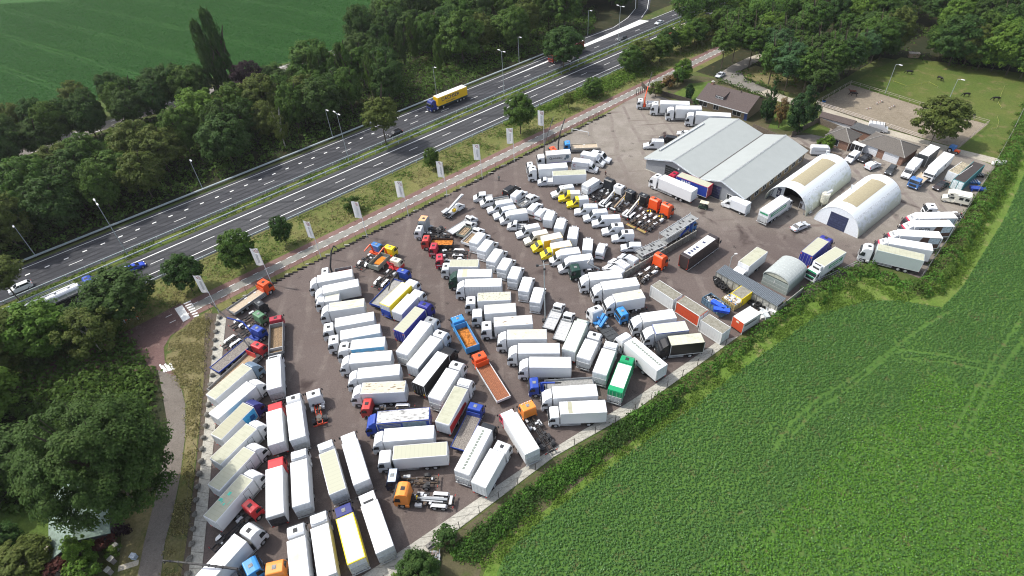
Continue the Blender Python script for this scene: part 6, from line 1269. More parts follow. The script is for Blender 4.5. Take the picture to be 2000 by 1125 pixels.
b = MB(); b.box(1.2, 1.9, 5.6, 6.3, 4.6, 6.2); c = part('chimney', b.mesh('chimney', BRR), bu); b = MB(); b.box(1.1, 2.0, 5.5, 6.4, 6.2, 6.3); b.tube((1.5, 5.9, 6.3), (1.5, 5.9, 6.6), .2, 0, 8); part('chimney_cap', b.mesh('chimney_cap', GM['slab']), c)
for x, w in ((2.2, 2.6), (6.5, 1.6), (13.2, 2.6)): window(bu, x, .4, .7, w, 1.5, 'x', -1)
b = MB(); b.box(15.6, 16.5, .32, .42, 0, 2.15); part('door', b.mesh('door', flat('door_blue', (.05, .08, .22))), bu); b = MB(); b.tube((11.0, 5.6, 5.0), (11.0, 5.6, 5.9), .12, 0, 8); part('flue', b.mesh('flue', M_['trim']), bu)
# arched shed, corrugated lean-to, wall
ar = thing('arched_shed', 'grey green shed with ribbed barrel roof by the hedge', 'shed', (50.6, 89.6, 0), R_(-50)); W, D = 5.4, 6.9
GG = flat('shed_greygreen', (.25, .29, .275), .6, .3, .12); part('wall', MB_box(0, W, 0, D, 0, 2.6, 'wall', GG), ar)
b = MB(); N = 12; P = [(W / 2 - math.cos(math.pi * k / N) * (W / 2 + .1), 2.55 + math.sin(math.pi * k / N) * 1.5) for k in range(N + 1)]
for k in range(N): b.prism([P[k], P[k + 1], (P[k + 1][0] * .96 + W * .02, P[k + 1][1] - .07), (P[k][0] * .96 + W * .02, P[k][1] - .07)], -.15, D + .1)
rr = part('roof', b.mesh('roof', flat('barrel_grey', (.36, .39, .385), .45, .4, .06)), ar); b = MB()
for i in range(9):
    y = .2 + i * .82
    for k in range(N): b.beam((P[k][0], y, P[k][1] + .01), (P[k + 1][0], y, P[k + 1][1] + .01), .07, .05)
part('roof_rib', b.mesh('roof_rib', flat('rib_pale', (.46, .49, .48))), rr)
b = MB(); b.prism([(p[0], p[1]) for p in P[1:-1]] , .0, .06); part('gable_panel', b.mesh('gable_panel', flat('gable_cream', (.44, .45, .37))), ar); b = MB(); b.box(2.4, 2.55, -.06, 0, 1.5, 2.2); [b.box(0, W, -.015, .0, .86 * i - .012, .86 * i + .012) for i in range(1, 3)]; part('shed_trim', b.mesh('shed_trim', flat('trim_white', (.6, .62, .6))), ar)
ln = thing('lean_to', 'long lean-to with dark corrugated roof beside the tyre pile', 'shed', (41.9, 91.8, 0), R_(-53.5)); LL = 13.9
part('wall', MB_box(0, LL, -.02, .12, 0, 2.05, 'wall', flat('concrete_panel', (.34, .34, .31), .85, .15, .3, 2)), ln); b = MB()
n = 46
for i in range(n):
    x0, x1 = LL * i / n, LL * (i + 1) / n; m = (x0 + x1) / 2
    b.poly([(x0, -.25, 2.12), (m, -.25, 2.22), (m, 2.6, 2.52), (x0, 2.6, 2.42)]); b.poly([(m, -.25, 2.22), (x1, -.25, 2.12), (x1, 2.6, 2.42), (m, 2.6, 2.52)])
part('roof', b.mesh('roof', flat('corrugated_dark', (.13, .15, .17), .5, .4, .15)), ln); b = MB(); [b.box(i * 1.35 - .07, i * 1.35 + .07, -.1, .0, 0, 2.1) for i in range(11)]; [b.box(i * 2.7 - .06, i * 2.7 + .06, 2.4, 2.5, 0, 2.4) for i in range(6)]; part('post', b.mesh('post', flat('post_grey', (.20, .20, .19))), ln)
part('rear_wall', MB_box(LL - .1, LL, .1, 9.2, 0, 1.3, 'rear_wall', flat('concrete_panel', (.34, .34, .31))), ln)
cw = thing('concrete_wall', 'long low wall of grey concrete panels in the middle of the yard', 'wall', (23.3, 93.8, 0), math.atan2(12.6, 18.4)); WLn = 22.4
part('panel', MB_box(0, WLn, -.09, .09, 0, 1.75, 'panel', flat('concrete_panel_dark', (.23, .225, .205), .9, .1, .35, 1.5)), cw); b = MB(); [b.box(i * 1.6 - .09, i * 1.6 + .09, -.15, .15, 0, 1.85) for i in range(15)]; part('pier', b.mesh('pier', flat('concrete_pier', (.28, .275, .25), .9, .1, .2)), cw)
# house at the lower left under the big tree
hs = thing('green_roof_house', 'house with pale green sheet roof under the big tree', 'house', (*G2(143, 1056, 4.2), 0), math.atan2(G(140, 962, 4.2).y - G(143, 1056, 4.2).y, G(140, 962, 4.2).x - G(143, 1056, 4.2).x)); GR = flat('roof_palegreen', (.17, .23, .195), .7, .25, .25, 1.5)
part('wall', MB_box(.2, 10.8, -3.4, 3.4, 0, 2.6, 'wall', flat('wall_dark', (.06, .06, .065))), hs); b = MB(); b.prism([(-3.9, 2.3), (-3.9, 2.45), (0, 4.2), (3.9, 2.45), (3.9, 2.3), (0, 4.05)], 0, 11.2); o = part('roof', b.mesh('roof', GR), hs); o.rotation_euler = (0, 0, R_(90)); o.location = (11.1, 0, 0); b = MB(); b.tube((0, 0, 4.25), (11.1, 0, 4.25), .1, 0, 6); part('ridge_tile', b.mesh('ridge_tile', flat('ridge_green', (.2, .26, .21))), hs)
b = MB(); b.prism([(-3.2, 2.5), (0, 4.0), (3.2, 2.5)], 0, .1); o = part('gable', b.mesh('gable', flat('wall_dark', (.06, .06, .065))), hs); o.rotation_euler = (0, 0, R_(90)); o.location = (.3, 0, 0); window(hs, .2, 1.0, .6, 1.6, 1.5, 'y', -1)

# ---------------------------------------------------------------- coach, transporters, small vehicles
co = thing('coach', 'dark brown mobile coach body with white roof and square hatches', 'coach', (44.6, 102.2, 0), math.atan2(6.8, 8.5)); CB = paint('brownc', .25, .1); L = 10.9
b = MB(); b.prism([(-L, .5), (-L - .05, 1.0), (-L, 3.55), (-L + .1, 3.7), (-.7, 3.7), (-.2, 3.45), (.1, 1.6), (.1, .45)], -1.22, 1.22, 0, .05); bd = part('body', b.mesh('body', CB, .08, seg=2), co)
part('roof_panel', MB_box(-L + .9, -1.6, -1.02, 1.02, 3.69, 3.73, 'roof_panel', roofmat('white')), bd)
for q in (-L + 1.5, -L + 2.4, -L + 3.3, -L + 4.2, -L + 6.6): part('roof_hatch', MB_box(q - .25, q + .25, -.3, .3, 3.73, 3.79, 'roof_hatch', flat('hatch_navy', (.05, .06, .12))), bd)
b = MB(); b.prism([(-.15, 3.35), (.11, 1.6), (.13, 1.6), (-.13, 3.35)], -1.1, 1.1); part('windscreen', b.mesh('windscreen', M_['glass']), bd)
for s in (-1, 1): b = MB(); b.box(-.3, .2, s * 1.45 - .08, s * 1.45 + .08, 2.0, 2.8); part('mirror', b.mesh('mirror', M_['trim'], .04), bd); part('skirt', MB_box(-L, 0, s * 1.24 - .02, s * 1.24 + .02, .5, .62, 'skirt', M_['alu']), bd); [wheel(co, x, s * 1.2, .5, .32) for x in (-1.8, -L + 2.6, -L + 3.9)]
b = MB(); b.box(-L - .08, -L - .02, -1.0, 1.0, 1.0, 3.3); part('rear_door', b.mesh('rear_door', CB), bd)
b = MB(); [b.box(-L - .1, -L - .04, s * 1.1 - .06, s * 1.1 + .06, .8, 3.4) for s in (-1, 1)]; part('rear_edge', b.mesh('rear_edge', flat('edge_red', (.22, .04, .03))), bd); lamp_pair(bd, -L - .06, .95, .75, 'rear_light', 'lampred', .3, .14, .03)
DK = flat('deck_mesh_grey', (.24, .25, .25), .6, .3, .3, 6)
def transporter(nm, label, F, R, cab, z0, z1):
    F = Vector((*F, 0)); R = Vector((*R, 0)); d = F - R; L = d.length; t = thing(nm, label, 'transporter', F, math.atan2(d.y, d.x))
    b = MB(); b.beam((0, 0, z1), (-L, 0, z0), 2.3, .12); dk = part('upper_deck', b.mesh('upper_deck', DK), t)
    b = MB()
    for s in (-1, 1):
        for i in range(8): x = -L * i / 7; z = z1 + (z0 - z1) * i / 7; b.tube((x, s * 1.2, .9), (x, s * 1.2, z + .55), .035, 0, 5)
        b.beam((0, s * 1.18, z1 + .1), (-L, s * 1.18, z0 + .1), .08, .2)
    part('railing', b.mesh('railing', M_['alu']), t)
    b = MB(); rn = random.Random(3)
    for i in range(9): x = -L * (.12 + .1 * i); z = z1 + (z0 - z1) * (.12 + .1 * i) + .07; y = rn.choice((-.5, .5)); b.box(x - .2, x + .2, y - .3, y + .3, z, z + .02)
    part('deck_opening', b.mesh('deck_opening', M_['frame']), dk)
    b = MB(); b.beam((-L, 0, .75), (-.2 if not cab else -2.4, 0, 1.0), 2.2, .12); part('lower_deck', b.mesh('lower_deck', DK), t)
    for x in (-L * .55, -L * .66): [wheel(t, x, s * 1.15, .42, .26) for s in (-1, 1)]
    if cab:
        truck_cab(t, -1.9, 'lo', 'sky2', None, 3.0, ()); [wheel(t, -1.2, s * 1.2, .5, .3) for s in (-1, 1)]
        b = MB(); b.beam((-2.6, -1.15, 1.0), (-1.8, -1.15, 3.2), .25, .25); b.beam((-5.6, -1.15, 1.0), (-3.0, -1.15, 2.4), .3, .3); part('side_brace', b.mesh('side_brace', paint('blue')), t)
transporter('car_transporter', 'blue car transporter lorry with empty grey upper deck', (42.1, 109.8), (33.9, 104.3), True, 2.5, 3.3)
transporter('car_trailer', 'empty grey car transporter trailer along the concrete wall', (33.4, 102.6), (27.6, 99.6), False, 1.75, 1.95)
gc = thing('golf_cart', 'small green golf cart with a cream canopy', 'golf cart', (46.7, 117.3, 0), R_(150)); b = MB(); b.box(-1.1, 1.1, -.55, .55, .3, .6); b.box(.3, .9, -.5, .5, .6, .85); b.box(-.9, -.3, -.5, .5, .6, 1.1); part('body', b.mesh('body', flat('cart_green', (.03, .05, .035)), .05), gc); part('canopy', MB_box(-1.1, .9, -.65, .65, 1.75, 1.85, 'canopy', flat('canopy_cream', (.62, .58, .44)), .05), gc); b = MB(); [b.tube((x, y, .5), (x, y, 1.76), .03, 0, 5) for x in (-.95, .75) for y in (-.5, .5)]; part('canopy_post', b.mesh('canopy_post', M_['trim']), gc); [wheel(gc, x, s * .5, .24, .16) for x in (-.75, .75) for s in (-1, 1)]
ht = thing('horse_trailer', 'white rounded trailer with grey lettering behind the big hall', 'trailer', (*G2(1600, 302), 0), R_(-12)); b = MB(); b.prism([(-2.6, .5), (-2.6, 2.3), (-2.3, 2.55), (1.4, 2.55), (2.0, 2.2), (2.2, 1.3), (2.0, .5)], -.95, .95, 0, .15); bd = part('body', b.mesh('body', paint('white'), .1, seg=2), ht); [blurred_words(bd, -1.6, 1.0, s * .965, 1.5, .3, M_['inkgrey'], 3) for s in (-1, 1)]; [wheel(ht, x, s * .95, .3, .2) for x in (-.7, .0) for s in (-1, 1)]; b = MB(); b.box(2.0, 3.2, -.06, .06, .45, .55); part('drawbar', b.mesh('drawbar', M_['alu']), ht)
# ladder lift truck at the top of the van row
lt = thing('ladder_lift_van', 'white van with folded furniture lift ladder and yellow box', 'lift van', (*G2(893, 412), 0), R_(52)); van_cab(lt, -.4, 'white', 2.0); chassis(lt, 1, -4.2, tanks=False); b = MB(); b.box(-4.2, -.6, -.95, .95, .7, 1.05); part('platform', b.mesh('platform', M_['ramp']), lt); b = MB(); b.beam((-4.0, .2, 1.5), (2.4, -.3, 3.6), .62, .22); b.beam((-4.0, .2, 1.65), (2.0, -.3, 3.75), .45, .15); lad = part('lift_ladder', b.mesh('lift_ladder', M_['alu']), lt); b = MB(); [b.beam(Vector((-3.4, .15, 1.78)).lerp(Vector((2.2, -.3, 3.72)), i / 12), Vector((-3.4, .15, 1.78)).lerp(Vector((2.2, -.3, 3.72)), i / 12 + .02), .4, .06) for i in range(12)]; part('ladder_rung', b.mesh('ladder_rung', M_['trim']), lad); part('yellow_box', MB_box(-2.0, -1.2, -.9, -.2, 1.05, 1.7, 'yellow_box', M_['plate'], .04), lt); part('tool_rack', MB_box(-4.3, -3.2, -.9, .9, 1.05, 1.35, 'tool_rack', M_['frame']), lt); b = MB(); b.beam((-4.6, .6, 2.0), (-2.9, .1, 2.35), 1.1, .06); part('load_tray', b.mesh('load_tray', M_['lift']), lt); [wheel(lt, -3.2, s * .95, .35, .24) for s in (-1, 1)]
# skips, waste, tyres
def skip(label, a, c, W, h, mat, z=0):
    A = Vector((*a, 0)); C_ = Vector((*c, 0)); d = C_ - A; L = d.length; t = thing('waste_skip', label, 'skip', A, math.atan2(d.y, d.x)); b = MB()
    for q in ((0, L, -W / 2, -W / 2 + .08), (0, L, W / 2 - .08, W / 2), (0, .08, -W / 2 + .08, W / 2 - .08), (L - .08, L, -W / 2 + .08, W / 2 - .08)): b.box(*q, .15, h)
    b.box(.08, L - .08, -W / 2 + .08, W / 2 - .08, .15, .3); sh_ = part('shell', b.mesh('shell', mat), t); b = MB(); [b.box(i * L / 7 - .05, i * L / 7 + .05, s * W / 2 - .06, s * W / 2 + .06, .2, h - .1) for i in range(8) for s in (-1, 1)]; part('side_rib', b.mesh('side_rib', mat), sh_); return t, L
def rubble(par, x0, x1, y0, y1, z, n, mats, seed, name='rubbish', big=.3):
    b = MB(); rn = random.Random(seed)
    for i in range(n):
        x, y = rn.uniform(x0, x1), rn.uniform(y0, y1); w, d, hh = rn.uniform(.08, big), rn.uniform(.08, big), rn.uniform(.06, big * .8); a = rn.random() * 3; c, s = math.cos(a), math.sin(a)
        b.hprism([(x + c * w - s * d, y + s * w + c * d), (x - c * w - s * d, y - s * w + c * d), (x - c * w + s * d, y - s * w - c * d), (x + c * w + s * d, y + s * w - c * d)], z, z + hh + rn.random() * .35, rn.randrange(len(mats)))
    return b.mesh(name, mats)
WM = [flat('rub_white', (.6, .6, .58)), flat('rub_brown', (.24, .15, .09)), flat('rub_grey', (.25, .26, .27)), flat('rub_blue', (.04, .14, .33)), flat('rub_cream', (.5, .42, .3)), flat('rub_black', (.02, .02, .022))]
sk, L = skip('blue grey open skip filled with dark scrap', G2(1378, 588), G2(1416, 617), 2.3, 1.7, flat('skip_bluegrey', (.10, .17, .24), .6, .3, .4)); o = part('rubbish', rubble(sk, .3, L - .5, -.9, .9, 1.2, 110, [WM[5], WM[2], WM[5], WM[0]], 1), sk); o['kind'] = 'stuff'
for (px_, py_, rz, lb) in ((1403, 596, -52, 'royal blue plastic panel box lying in the skip, upper one'), (1409, 606, -20, 'royal blue plastic panel box lying in the skip, lower one')):
    q = thing('blue_crate', lb, 'crate', (*G2(px_, py_, 1.9), 1.62), R_(rz), 'blue boxes in the skip'); b = MB(); b.box(-1.45, 1.45, -.45, .45, 0, .62); part('crate_body', b.mesh('crate_body', flat('crate_blue', (.02, .075, .50), .45, .4, .1), .04), q); b = MB(); b.box(-1.5, 1.5, -.5, .5, .56, .66); part('crate_rim', b.mesh('crate_rim', flat('crate_blue2', (.03, .10, .55), .45)), q)
sk, L = skip('yellowish open skip heaped with household rubbish', G2(1416, 587), G2(1440, 604), 2.2, 1.5, flat('skip_ochre', (.36, .29, .13), .7, .2, .3)); o = part('rubbish', rubble(sk, .2, L - .2, -.9, .9, 1.1, 150, [WM[0], WM[0], WM[4], WM[2], WM[3], WM[1]], 2, big=.28), sk); o['kind'] = 'stuff'
TY = None
def tyre_mesh():
    b = MB(); n = 14; R0, R1, w = .5, .28, .15
    for i in range(n):
        a, c = 2 * math.pi * i / n, 2 * math.pi * (i + 1) / n
        for (r, s, z, z2) in ((R0, R1, w, w), (R1, R0, -w, -w)): b.poly([(r * math.cos(a), r * math.sin(a), z), (r * math.cos(c), r * math.sin(c), z), (s * math.cos(c), s * math.sin(c), z2), (s * math.cos(a), s * math.sin(a), z2)])
        b.poly([(R0 * math.cos(a), R0 * math.sin(a), -w), (R0 * math.cos(c), R0 * math.sin(c), -w), (R0 * math.cos(c), R0 * math.sin(c), w), (R0 * math.cos(a), R0 * math.sin(a), w)]); b.poly([(R1 * math.cos(a), R1 * math.sin(a), -w), (R1 * math.cos(a), R1 * math.sin(a), w), (R1 * math.cos(c), R1 * math.sin(c), w), (R1 * math.cos(c), R1 * math.sin(c), -w)])
    return b.mesh('tyre', M_['rubber'])
TYM = tyre_mesh(); rn = random.Random(9)
TB = MB(); TB.tube((0, 0, -.1), (0, 0, .08), .29, 0, 12); RIMM = TB.mesh('rim', flat('rim_pale', (.5, .51, .52)))
def tyre(px_, py_, z, lb, tilt, sc=1.0, rim=False):
    t = thing('tyre', lb, 'tyre', (*G2(px_, py_, z), z), rn.random() * 6, 'loose tyres by the lean-to', TYM); t.rotation_euler = (tilt, rn.uniform(-.3, .3), rn.random() * 6); t.scale = (sc,) * 3
    if rim: part('rim', RIMM, t)
for i in range(46):
    u = rn.random(); v = rn.random(); tyre(1396 + u * 38 + v * 4, 542 + u * 30 + v * 14 - 2, .2 + .28 * rn.randrange(4) * (1 - abs(u - .3)), 'black tyre in the big heap along the lean-to wall', rn.uniform(-.9, .9) * (rn.random() < .6), 1, rn.random() < .3)
for (a, c) in ((1472, 595), (1478, 598), (1486, 603), (1466, 590), (1480, 594), (1490, 597)): tyre(a, c, .2 if a != 1480 else .5, 'large black tyre lying behind the site trailer', .1, 1.25, a in (1486, 1472))
t = thing('scrap_heap', 'grey and white scrap sheets behind the site trailer by the hedge', 'scrap', (*G2(1496, 612), 0), .5); part('rubbish', rubble(t, -1.4, 1.4, -.9, .9, 0, 26, [WM[0], WM[2], flat('rub_pale', (.42, .46, .48))], 4, big=.7), t)
t = thing('bar_gate', 'white swing barrier with its arm near the top flagpole', 'barrier', (*G2(1117, 258), 0), R_(-32)); part('post', MB_box(-.1, .1, -.1, .1, 0, 1.1, 'post', WHT), t); part('barrier_arm', MB_box(0, 5.4, -.06, .06, .95, 1.1, 'barrier_arm', WHT), t); part('arm_rest', MB_box(5.2, 5.3, -.05, .05, 0, .95, 'arm_rest', WHT), t)
for i, (a, c, m, lb) in enumerate(((1908, 372, 'blue', 'violet blue low trailer upside down by the right fence'), (1897, 358, 'sky2', 'blue machine part with rollers by the right fence'), (1905, 345, 'char', 'black scrap chassis lying by the right fence'), (1895, 335, 'yellow', 'yellow loader bucket behind the teal container'))):
    t = thing('scrap_machine', lb, 'scrap', (*G2(a, c), 0), R_(-20 + 10 * i)); b = MB(); b.box(-1.6, 1.6, -.7, .7, .35, .6 + .2 * (i == 0)); b.box(-1.4, -1.2, -.9, .9, 0, .5); b.box(1.2, 1.4, -.9, .9, 0, .5); part('body', b.mesh('body', paint(m)), t); b = MB(); [b.tube((x, -.8, .75), (x, .8, .75), .09, 0, 6) for x in (-1.2, -.6, 0, .6, 1.2)]; part('roller', b.mesh('roller', M_['alu'] if i else paint(m)), t)
t = thing('bulk_bags', 'heap of white builders bags at the paddock corner', 'bags', (*G2(1948, 322), 0)); b = MB(); [b.box(x - .45, x + .45, y - .4, y + .4, 0, .8) for x, y in ((0, 0), (1.0, .3), (-.9, .2), (1.9, .5), (.5, .9))]; part('bag', b.mesh('bag', flat('bag_white', (.72, .73, .72)), .18, seg=2), t)
t = thing('tractor', 'small blue tractor with red bonnet on the path by the paddock', 'tractor', (*G2(1861, 298), 0), R_(-60)); b = MB(); b.box(-1.2, .2, -.6, .6, .6, 1.9); part('cab', b.mesh('cab', paint('sky2'), .08), t); b = MB(); b.box(.2, 1.4, -.35, .35, .5, 1.1); part('bonnet', b.mesh('bonnet', paint('orange'), .06), t); [wheel(t, -.7, s * .75, .6, .3) for s in (-1, 1)]; [wheel(t, 1.0, s * .55, .38, .22) for s in (-1, 1)]
wc = thing('camper_van', 'white campervan half hidden behind the garage roof', 'camper', (*G2(1713, 256), 0), R_(-30)); b = MB(); b.prism([(-2.6, .4), (-2.6, 2.2), (-2.3, 2.4), (1.2, 2.4), (1.7, 1.6), (2.4, 1.2), (2.5, .4)], -.95, .95, 0, .1); bd = part('body', b.mesh('body', paint('white'), .08, seg=2), wc); b = MB(); b.prism([(1.25, 2.3), (1.7, 1.6), (1.73, 1.62), (1.28, 2.34)], -.8, .8); part('windscreen', b.mesh('windscreen', M_['glass']), bd); b = MB(); [b.box(x, x + .06, -.9, .9, 2.42, 2.5) for x in (-2, -1, 0, .8)]; part('roof_rack', b.mesh('roof_rack', M_['trim']), bd); [wheel(wc, x, s * .95, .33, .2) for x in (-1.7, 1.6) for s in (-1, 1)]

# ---------------------------------------------------------------- masts, lamps, flags
GALV = flat('galvanised', (.30, .34, .35), .5, .4, .1); FLAGM = flat('banner_cloth', (.84, .845, .85), .8, .2, .04); HEADM = flat('lamp_head', (.70, .71, .72), .4, .5, .05)
def lamp(px_, py_, H, two_, label, g):
    p = G(px_, py_); t = thing('street_lamp', label, 'street lamp', p, HANG, g); b = MB(); b.tube((0, 0, 0), (0, 0, H), .11, 0, 8, .06); part('pole', b.mesh('pole', GALV), t)
    sides = (-1, 1) if two_ else (-1,)
    for s in sides:
        b = MB(); b.tube((0, 0, H - .05), (0, s * 1.0, H + .12), .05, 0, 6); a = part('arm', b.mesh('arm', GALV), t); b = MB(); b.box(-.17, .17, -.5, .5, -.08, .1); part('lamp_head', cached('lamphead', lambda: b.mesh('lamp_head', HEADM, .04)), a, (0, s * 1.3, H + .15))
NTH = ['leftmost', 'second from the left', 'third from the left', 'fourth from the left', 'fifth from the left', 'farthest visible', 'last']
for i, (a, c) in enumerate(((249, 497), (682, 316), (984.8, 186.7), (1206.7, 92), (1381, 20))): lamp(a, c, 14.4, True, 'tall two-armed lamp post in the motorway median, %s' % (NTH[i] if i < 4 else 'farthest away'), 'tall lamp posts in the median')
for i, (a, c) in enumerate(((70.7, 501), (397, 371), (650.7, 270.7), (852.8, 184), (1014, 123), (1148, 68.8))): lamp(a, c, 9.2, False, 'single-armed lamp post at the wood side of the motorway, %s' % NTH[i], 'single lamp posts at the wood edge')
for i, (a, c, H) in enumerate(((1728.5, 183, 9.0), (1855, 190.5, 5.6))): lamp(a, c, H, False, ['taller floodlight post at the riding arena fence', 'shorter floodlight post behind the lone paddock tree'][i], 'floodlights at the riding arena')
t = thing('light_mast', 'thin grey light mast standing in the middle of the truck yard', 'light mast', G(1064.6, 626)); b = MB(); b.tube((0, 0, 0), (0, 0, 14.2), .12, 0, 8, .07); part('pole', b.mesh('pole', GALV), t); b = MB(); b.tube((-1.3, 0, 13.9), (1.3, .3, 13.9), .05, 0, 6); b.tube((0, -1.2, 14.1), (0, 1.2, 14.1), .05, 0, 6); part('cross_arm', b.mesh('cross_arm', GALV), t); [part('floodlight', MB_box(x - .22, x + .22, y - .15, y + .15, 13.75, 14.15, 'floodlight', M_['trim'], .03), t) for x, y in ((-1.2, 0), (1.2, .3), (0, -1.1), (0, 1.1))]; part('ballast', MB_box(-.6, .3, -.6, .2, 0, .5, 'ballast', M_['frame'], .1), t)
t = thing('light_mast', 'short thin lamp pole beside the corrugated lean-to roof', 'light mast', G(1420, 540)); b = MB(); b.tube((0, 0, 0), (0, 0, 5.2), .06, 0, 6); b.tube((0, 0, 5.2), (.9, .5, 5.5), .04, 0, 6); part('pole', b.mesh('pole', GALV), t); part('lamp_head', MB_box(.7, 1.2, .4, .7, 5.42, 5.54, 'lamp_head', HEADM), t)
_t = FLAGM.node_tree; _tr = _t.nodes.new('ShaderNodeBsdfTranslucent'); _tr.inputs[0].default_value = (.8, .8, .8, 1); _mx = _t.nodes.new('ShaderNodeMixShader'); _mx.inputs[0].default_value = .45; _t.links.new(_t.nodes['Principled BSDF'].outputs[0], _mx.inputs[1]); _t.links.new(_tr.outputs[0], _mx.inputs[2]); _t.links.new(_mx.outputs[0], _t.nodes['Material Output'].inputs[0])   # cloth the light comes through
flags = ((428, 611), (532.1, 556.8), (627.5, 504), (717.3, 464), (798, 422.7), (873.3, 384), (942, 349), (1004.5, 316), (1062.5, 281))
for i, (a, c) in enumerate(flags):
    t = thing('flagpole', 'white flagpole with pale advertising banner, %s along the yard fence' % ['nearest the crossing', 'second', 'third', 'fourth', 'fifth', 'sixth', 'seventh', 'eighth', 'last'][i], 'flagpole', G(a, c), R_(-14) + .16 * math.sin(i * 2.1), 'advertising flags along the fence')
    b = MB(); b.tube((0, 0, 0), (0, 0, 10.0), .075, 0, 8, .05); part('pole', cached('flagpole', lambda: b.mesh('pole', paint('white'))), t)
    b = MB(); n = 6; yv = [(-1.65 * k / n, .10 * math.sin(k * 1.1 + i)) for k in range(n + 1)]
    for k in range(n):
        for z0, z1 in ((5.5, 9.95),): b.poly([(yv[k][0] - .06, yv[k][1], z0), (yv[k + 1][0] - .06, yv[k + 1][1], z0), (yv[k + 1][0] - .06, yv[k + 1][1], z1), (yv[k][0] - .06, yv[k][1], z1)])
    fl = part('banner', b.mesh('banner', FLAGM), t)
    for s in (-1, 1):
        b = MB()
        for rr in (.95, .68, .42):
            for q in range(6):
                a0, a1 = R_(180 + 15 * q), R_(195 + 15 * q); w = .10; P = [(-.12 + math.cos(x) * r_, 9.75 + math.sin(x) * r_) for x, r_ in ((a0, rr), (a1, rr), (a1, rr - w), (a0, rr - w))]; b.poly([(p[0], s * .018 + .10 * math.sin(-p[0] / 1.65 * 6 * 1.1 + i), p[1]) for p in P])
        part('emblem', b.mesh('emblem', M_['arc']), fl); b = MB(); rn = random.Random(i)
        for q in range(9): z = 8.45 - q * .25; x0 = -.95 + .08 * rn.random(); b.poly([(x, s * .018 + .10 * math.sin(-x / 1.65 * 6.6 + i), zz) for x, zz in ((x0, z), (x0 + .4, z), (x0 + .4, z - .15), (x0, z - .15))])
        part('small_print', b.mesh('small_print', M_['inkgrey']), fl)
# guard rails
def rail(t, s0, s1, label, posts=True, wide=False):
    p = ST(s0, t); o = thing('guard_rail', label, 'guard rail', p, HANG); L = s1 - s0; m = flat('rail_galv', (.33, .38, .40), .5, .4, .12) ; b = MB(); w = .5 if wide else .18
    b.box(0, L, -w / 2, w / 2, .52, .80); b.box(0, L, -w / 2 - .05, w / 2 + .05, .62, .70); part('beam', b.mesh('beam', m), o)
    if posts:
        b = MB(); b.box(-.06, .06, -.22, .1, 0, .55); b.box(-.04, .04, -.32, -.1, .55, .72); pm = b.mesh('post', m)
        for i in range(int(min(L, 290) / 4)): part('post', pm, o, (2 + i * 4.0, 0, 0))
rail(19.8, -60, 158, 'grey blue guard rail along the wood edge of the motorway', False, True); rail(6.05, -45, 330, 'guard rail on the upper side of the median, nearest the thick white line'); rail(3.0, -45, 330, 'guard rail on the lower side of the median'); rail(-10.3, -40, 300, 'guard rail between the motorway and the dry grass verge')
# fences
def fence(pts, H, label, step=3.0, mat=None, rails=(.98, .5), cat='fence', name='fence', pr=.035, rr=.015, maxn=100):
    mat = mat or M_['frame']; P = [Vector(p) for p in pts]; t = thing(name, label, cat, P[0]); b = MB(); o = P[0]; pm = MB(); pm.tube((0, 0, 0), (0, 0, H), pr, 0, 6); pmesh = pm.mesh('post', mat); cnt = 0
    for i in range(len(P) - 1):
        d = P[i + 1] - P[i]; n = max(1, int(d.length / step))
        for k in range(n):
            if cnt < maxn: part('post', pmesh, t, P[i] - o + d * k / n); cnt += 1
        for f in rails: b.tube(P[i] - o + Vector((0, 0, H * f)), P[i + 1] - o + Vector((0, 0, H * f)), rr, 0, 5, cap=False)
    part('rail', b.mesh('rail', mat), t); return t
fence([ST(9, -29.3), ST(127, -28.6)], 1.7, 'thin wire fence between the service road and the yard', 3.3, flat('fence_brown', (.09, .075, .06)))
fence([ST(103, -29.2), ST(127, -28.8)], 1.5, 'black steel mesh fence panel beside the yard gate', 2.4, M_['frame'], (.98, .8, .6, .4, .2), rr=.03)
fence([G(1243, 186), G(1262, 178)], 1.8, 'dark steel gate posts at the yard entrance', .9, M_['frame'], (.9,), name='gate', cat='gate', pr=.09)
fence([G(*p) for p in ((640, 1214), (857, 1062), (1080, 893), (1240, 802), (1443, 656))], 1.8, 'wire fence with dark posts along the lower concrete strip', 3.4, flat('fence_dark', (.05, .045, .04)), (.97, .05), rr=.012, pr=.05)
fence([G(*p) for p in ((414, 612), (404, 700), (394, 800), (382, 920), (366, 1050), (350, 1180))], 1.8, 'wire fence along the left concrete strip', 3.2, flat('fence_dark', (.05, .045, .04)), (.97, .05), rr=.015)
fence([G(*p) for p in ((1580, 562), (1695, 508))], 1.3, 'grey tube fence beside the arched shed', 2.6, M_['alu'], (.98, .5), rr=.03)
fence([G(*p) for p in ((1797, 546), (1860, 456), (1925, 352), (1975, 262), (2010, 190))], 1.6, 'grey fence along the right edge of the yard', 3.0, flat('fence_grey', (.20, .20, .19)), (.97, .7, .4), rr=.04)
WOODR = flat('rail_wood', (.33, .29, .25), .85, .15, .2)
fence([G(*p) for p in ((1594, 204), (1661, 165), (1795, 207), (1929, 243), (1872, 290))], 1.3, 'wooden post and rail fence round the riding arena', 3.0, WOODR, (.95, .6), pr=.06, rr=.045)
fence([G(*p) for p in ((1594, 205), (1740, 252), (1800, 272))], 1.25, 'whitish rail fence on the near side of the riding arena', 2.6, flat('rail_white', (.45, .41, .38)), (.97, .65, .35), pr=.06, rr=.055)
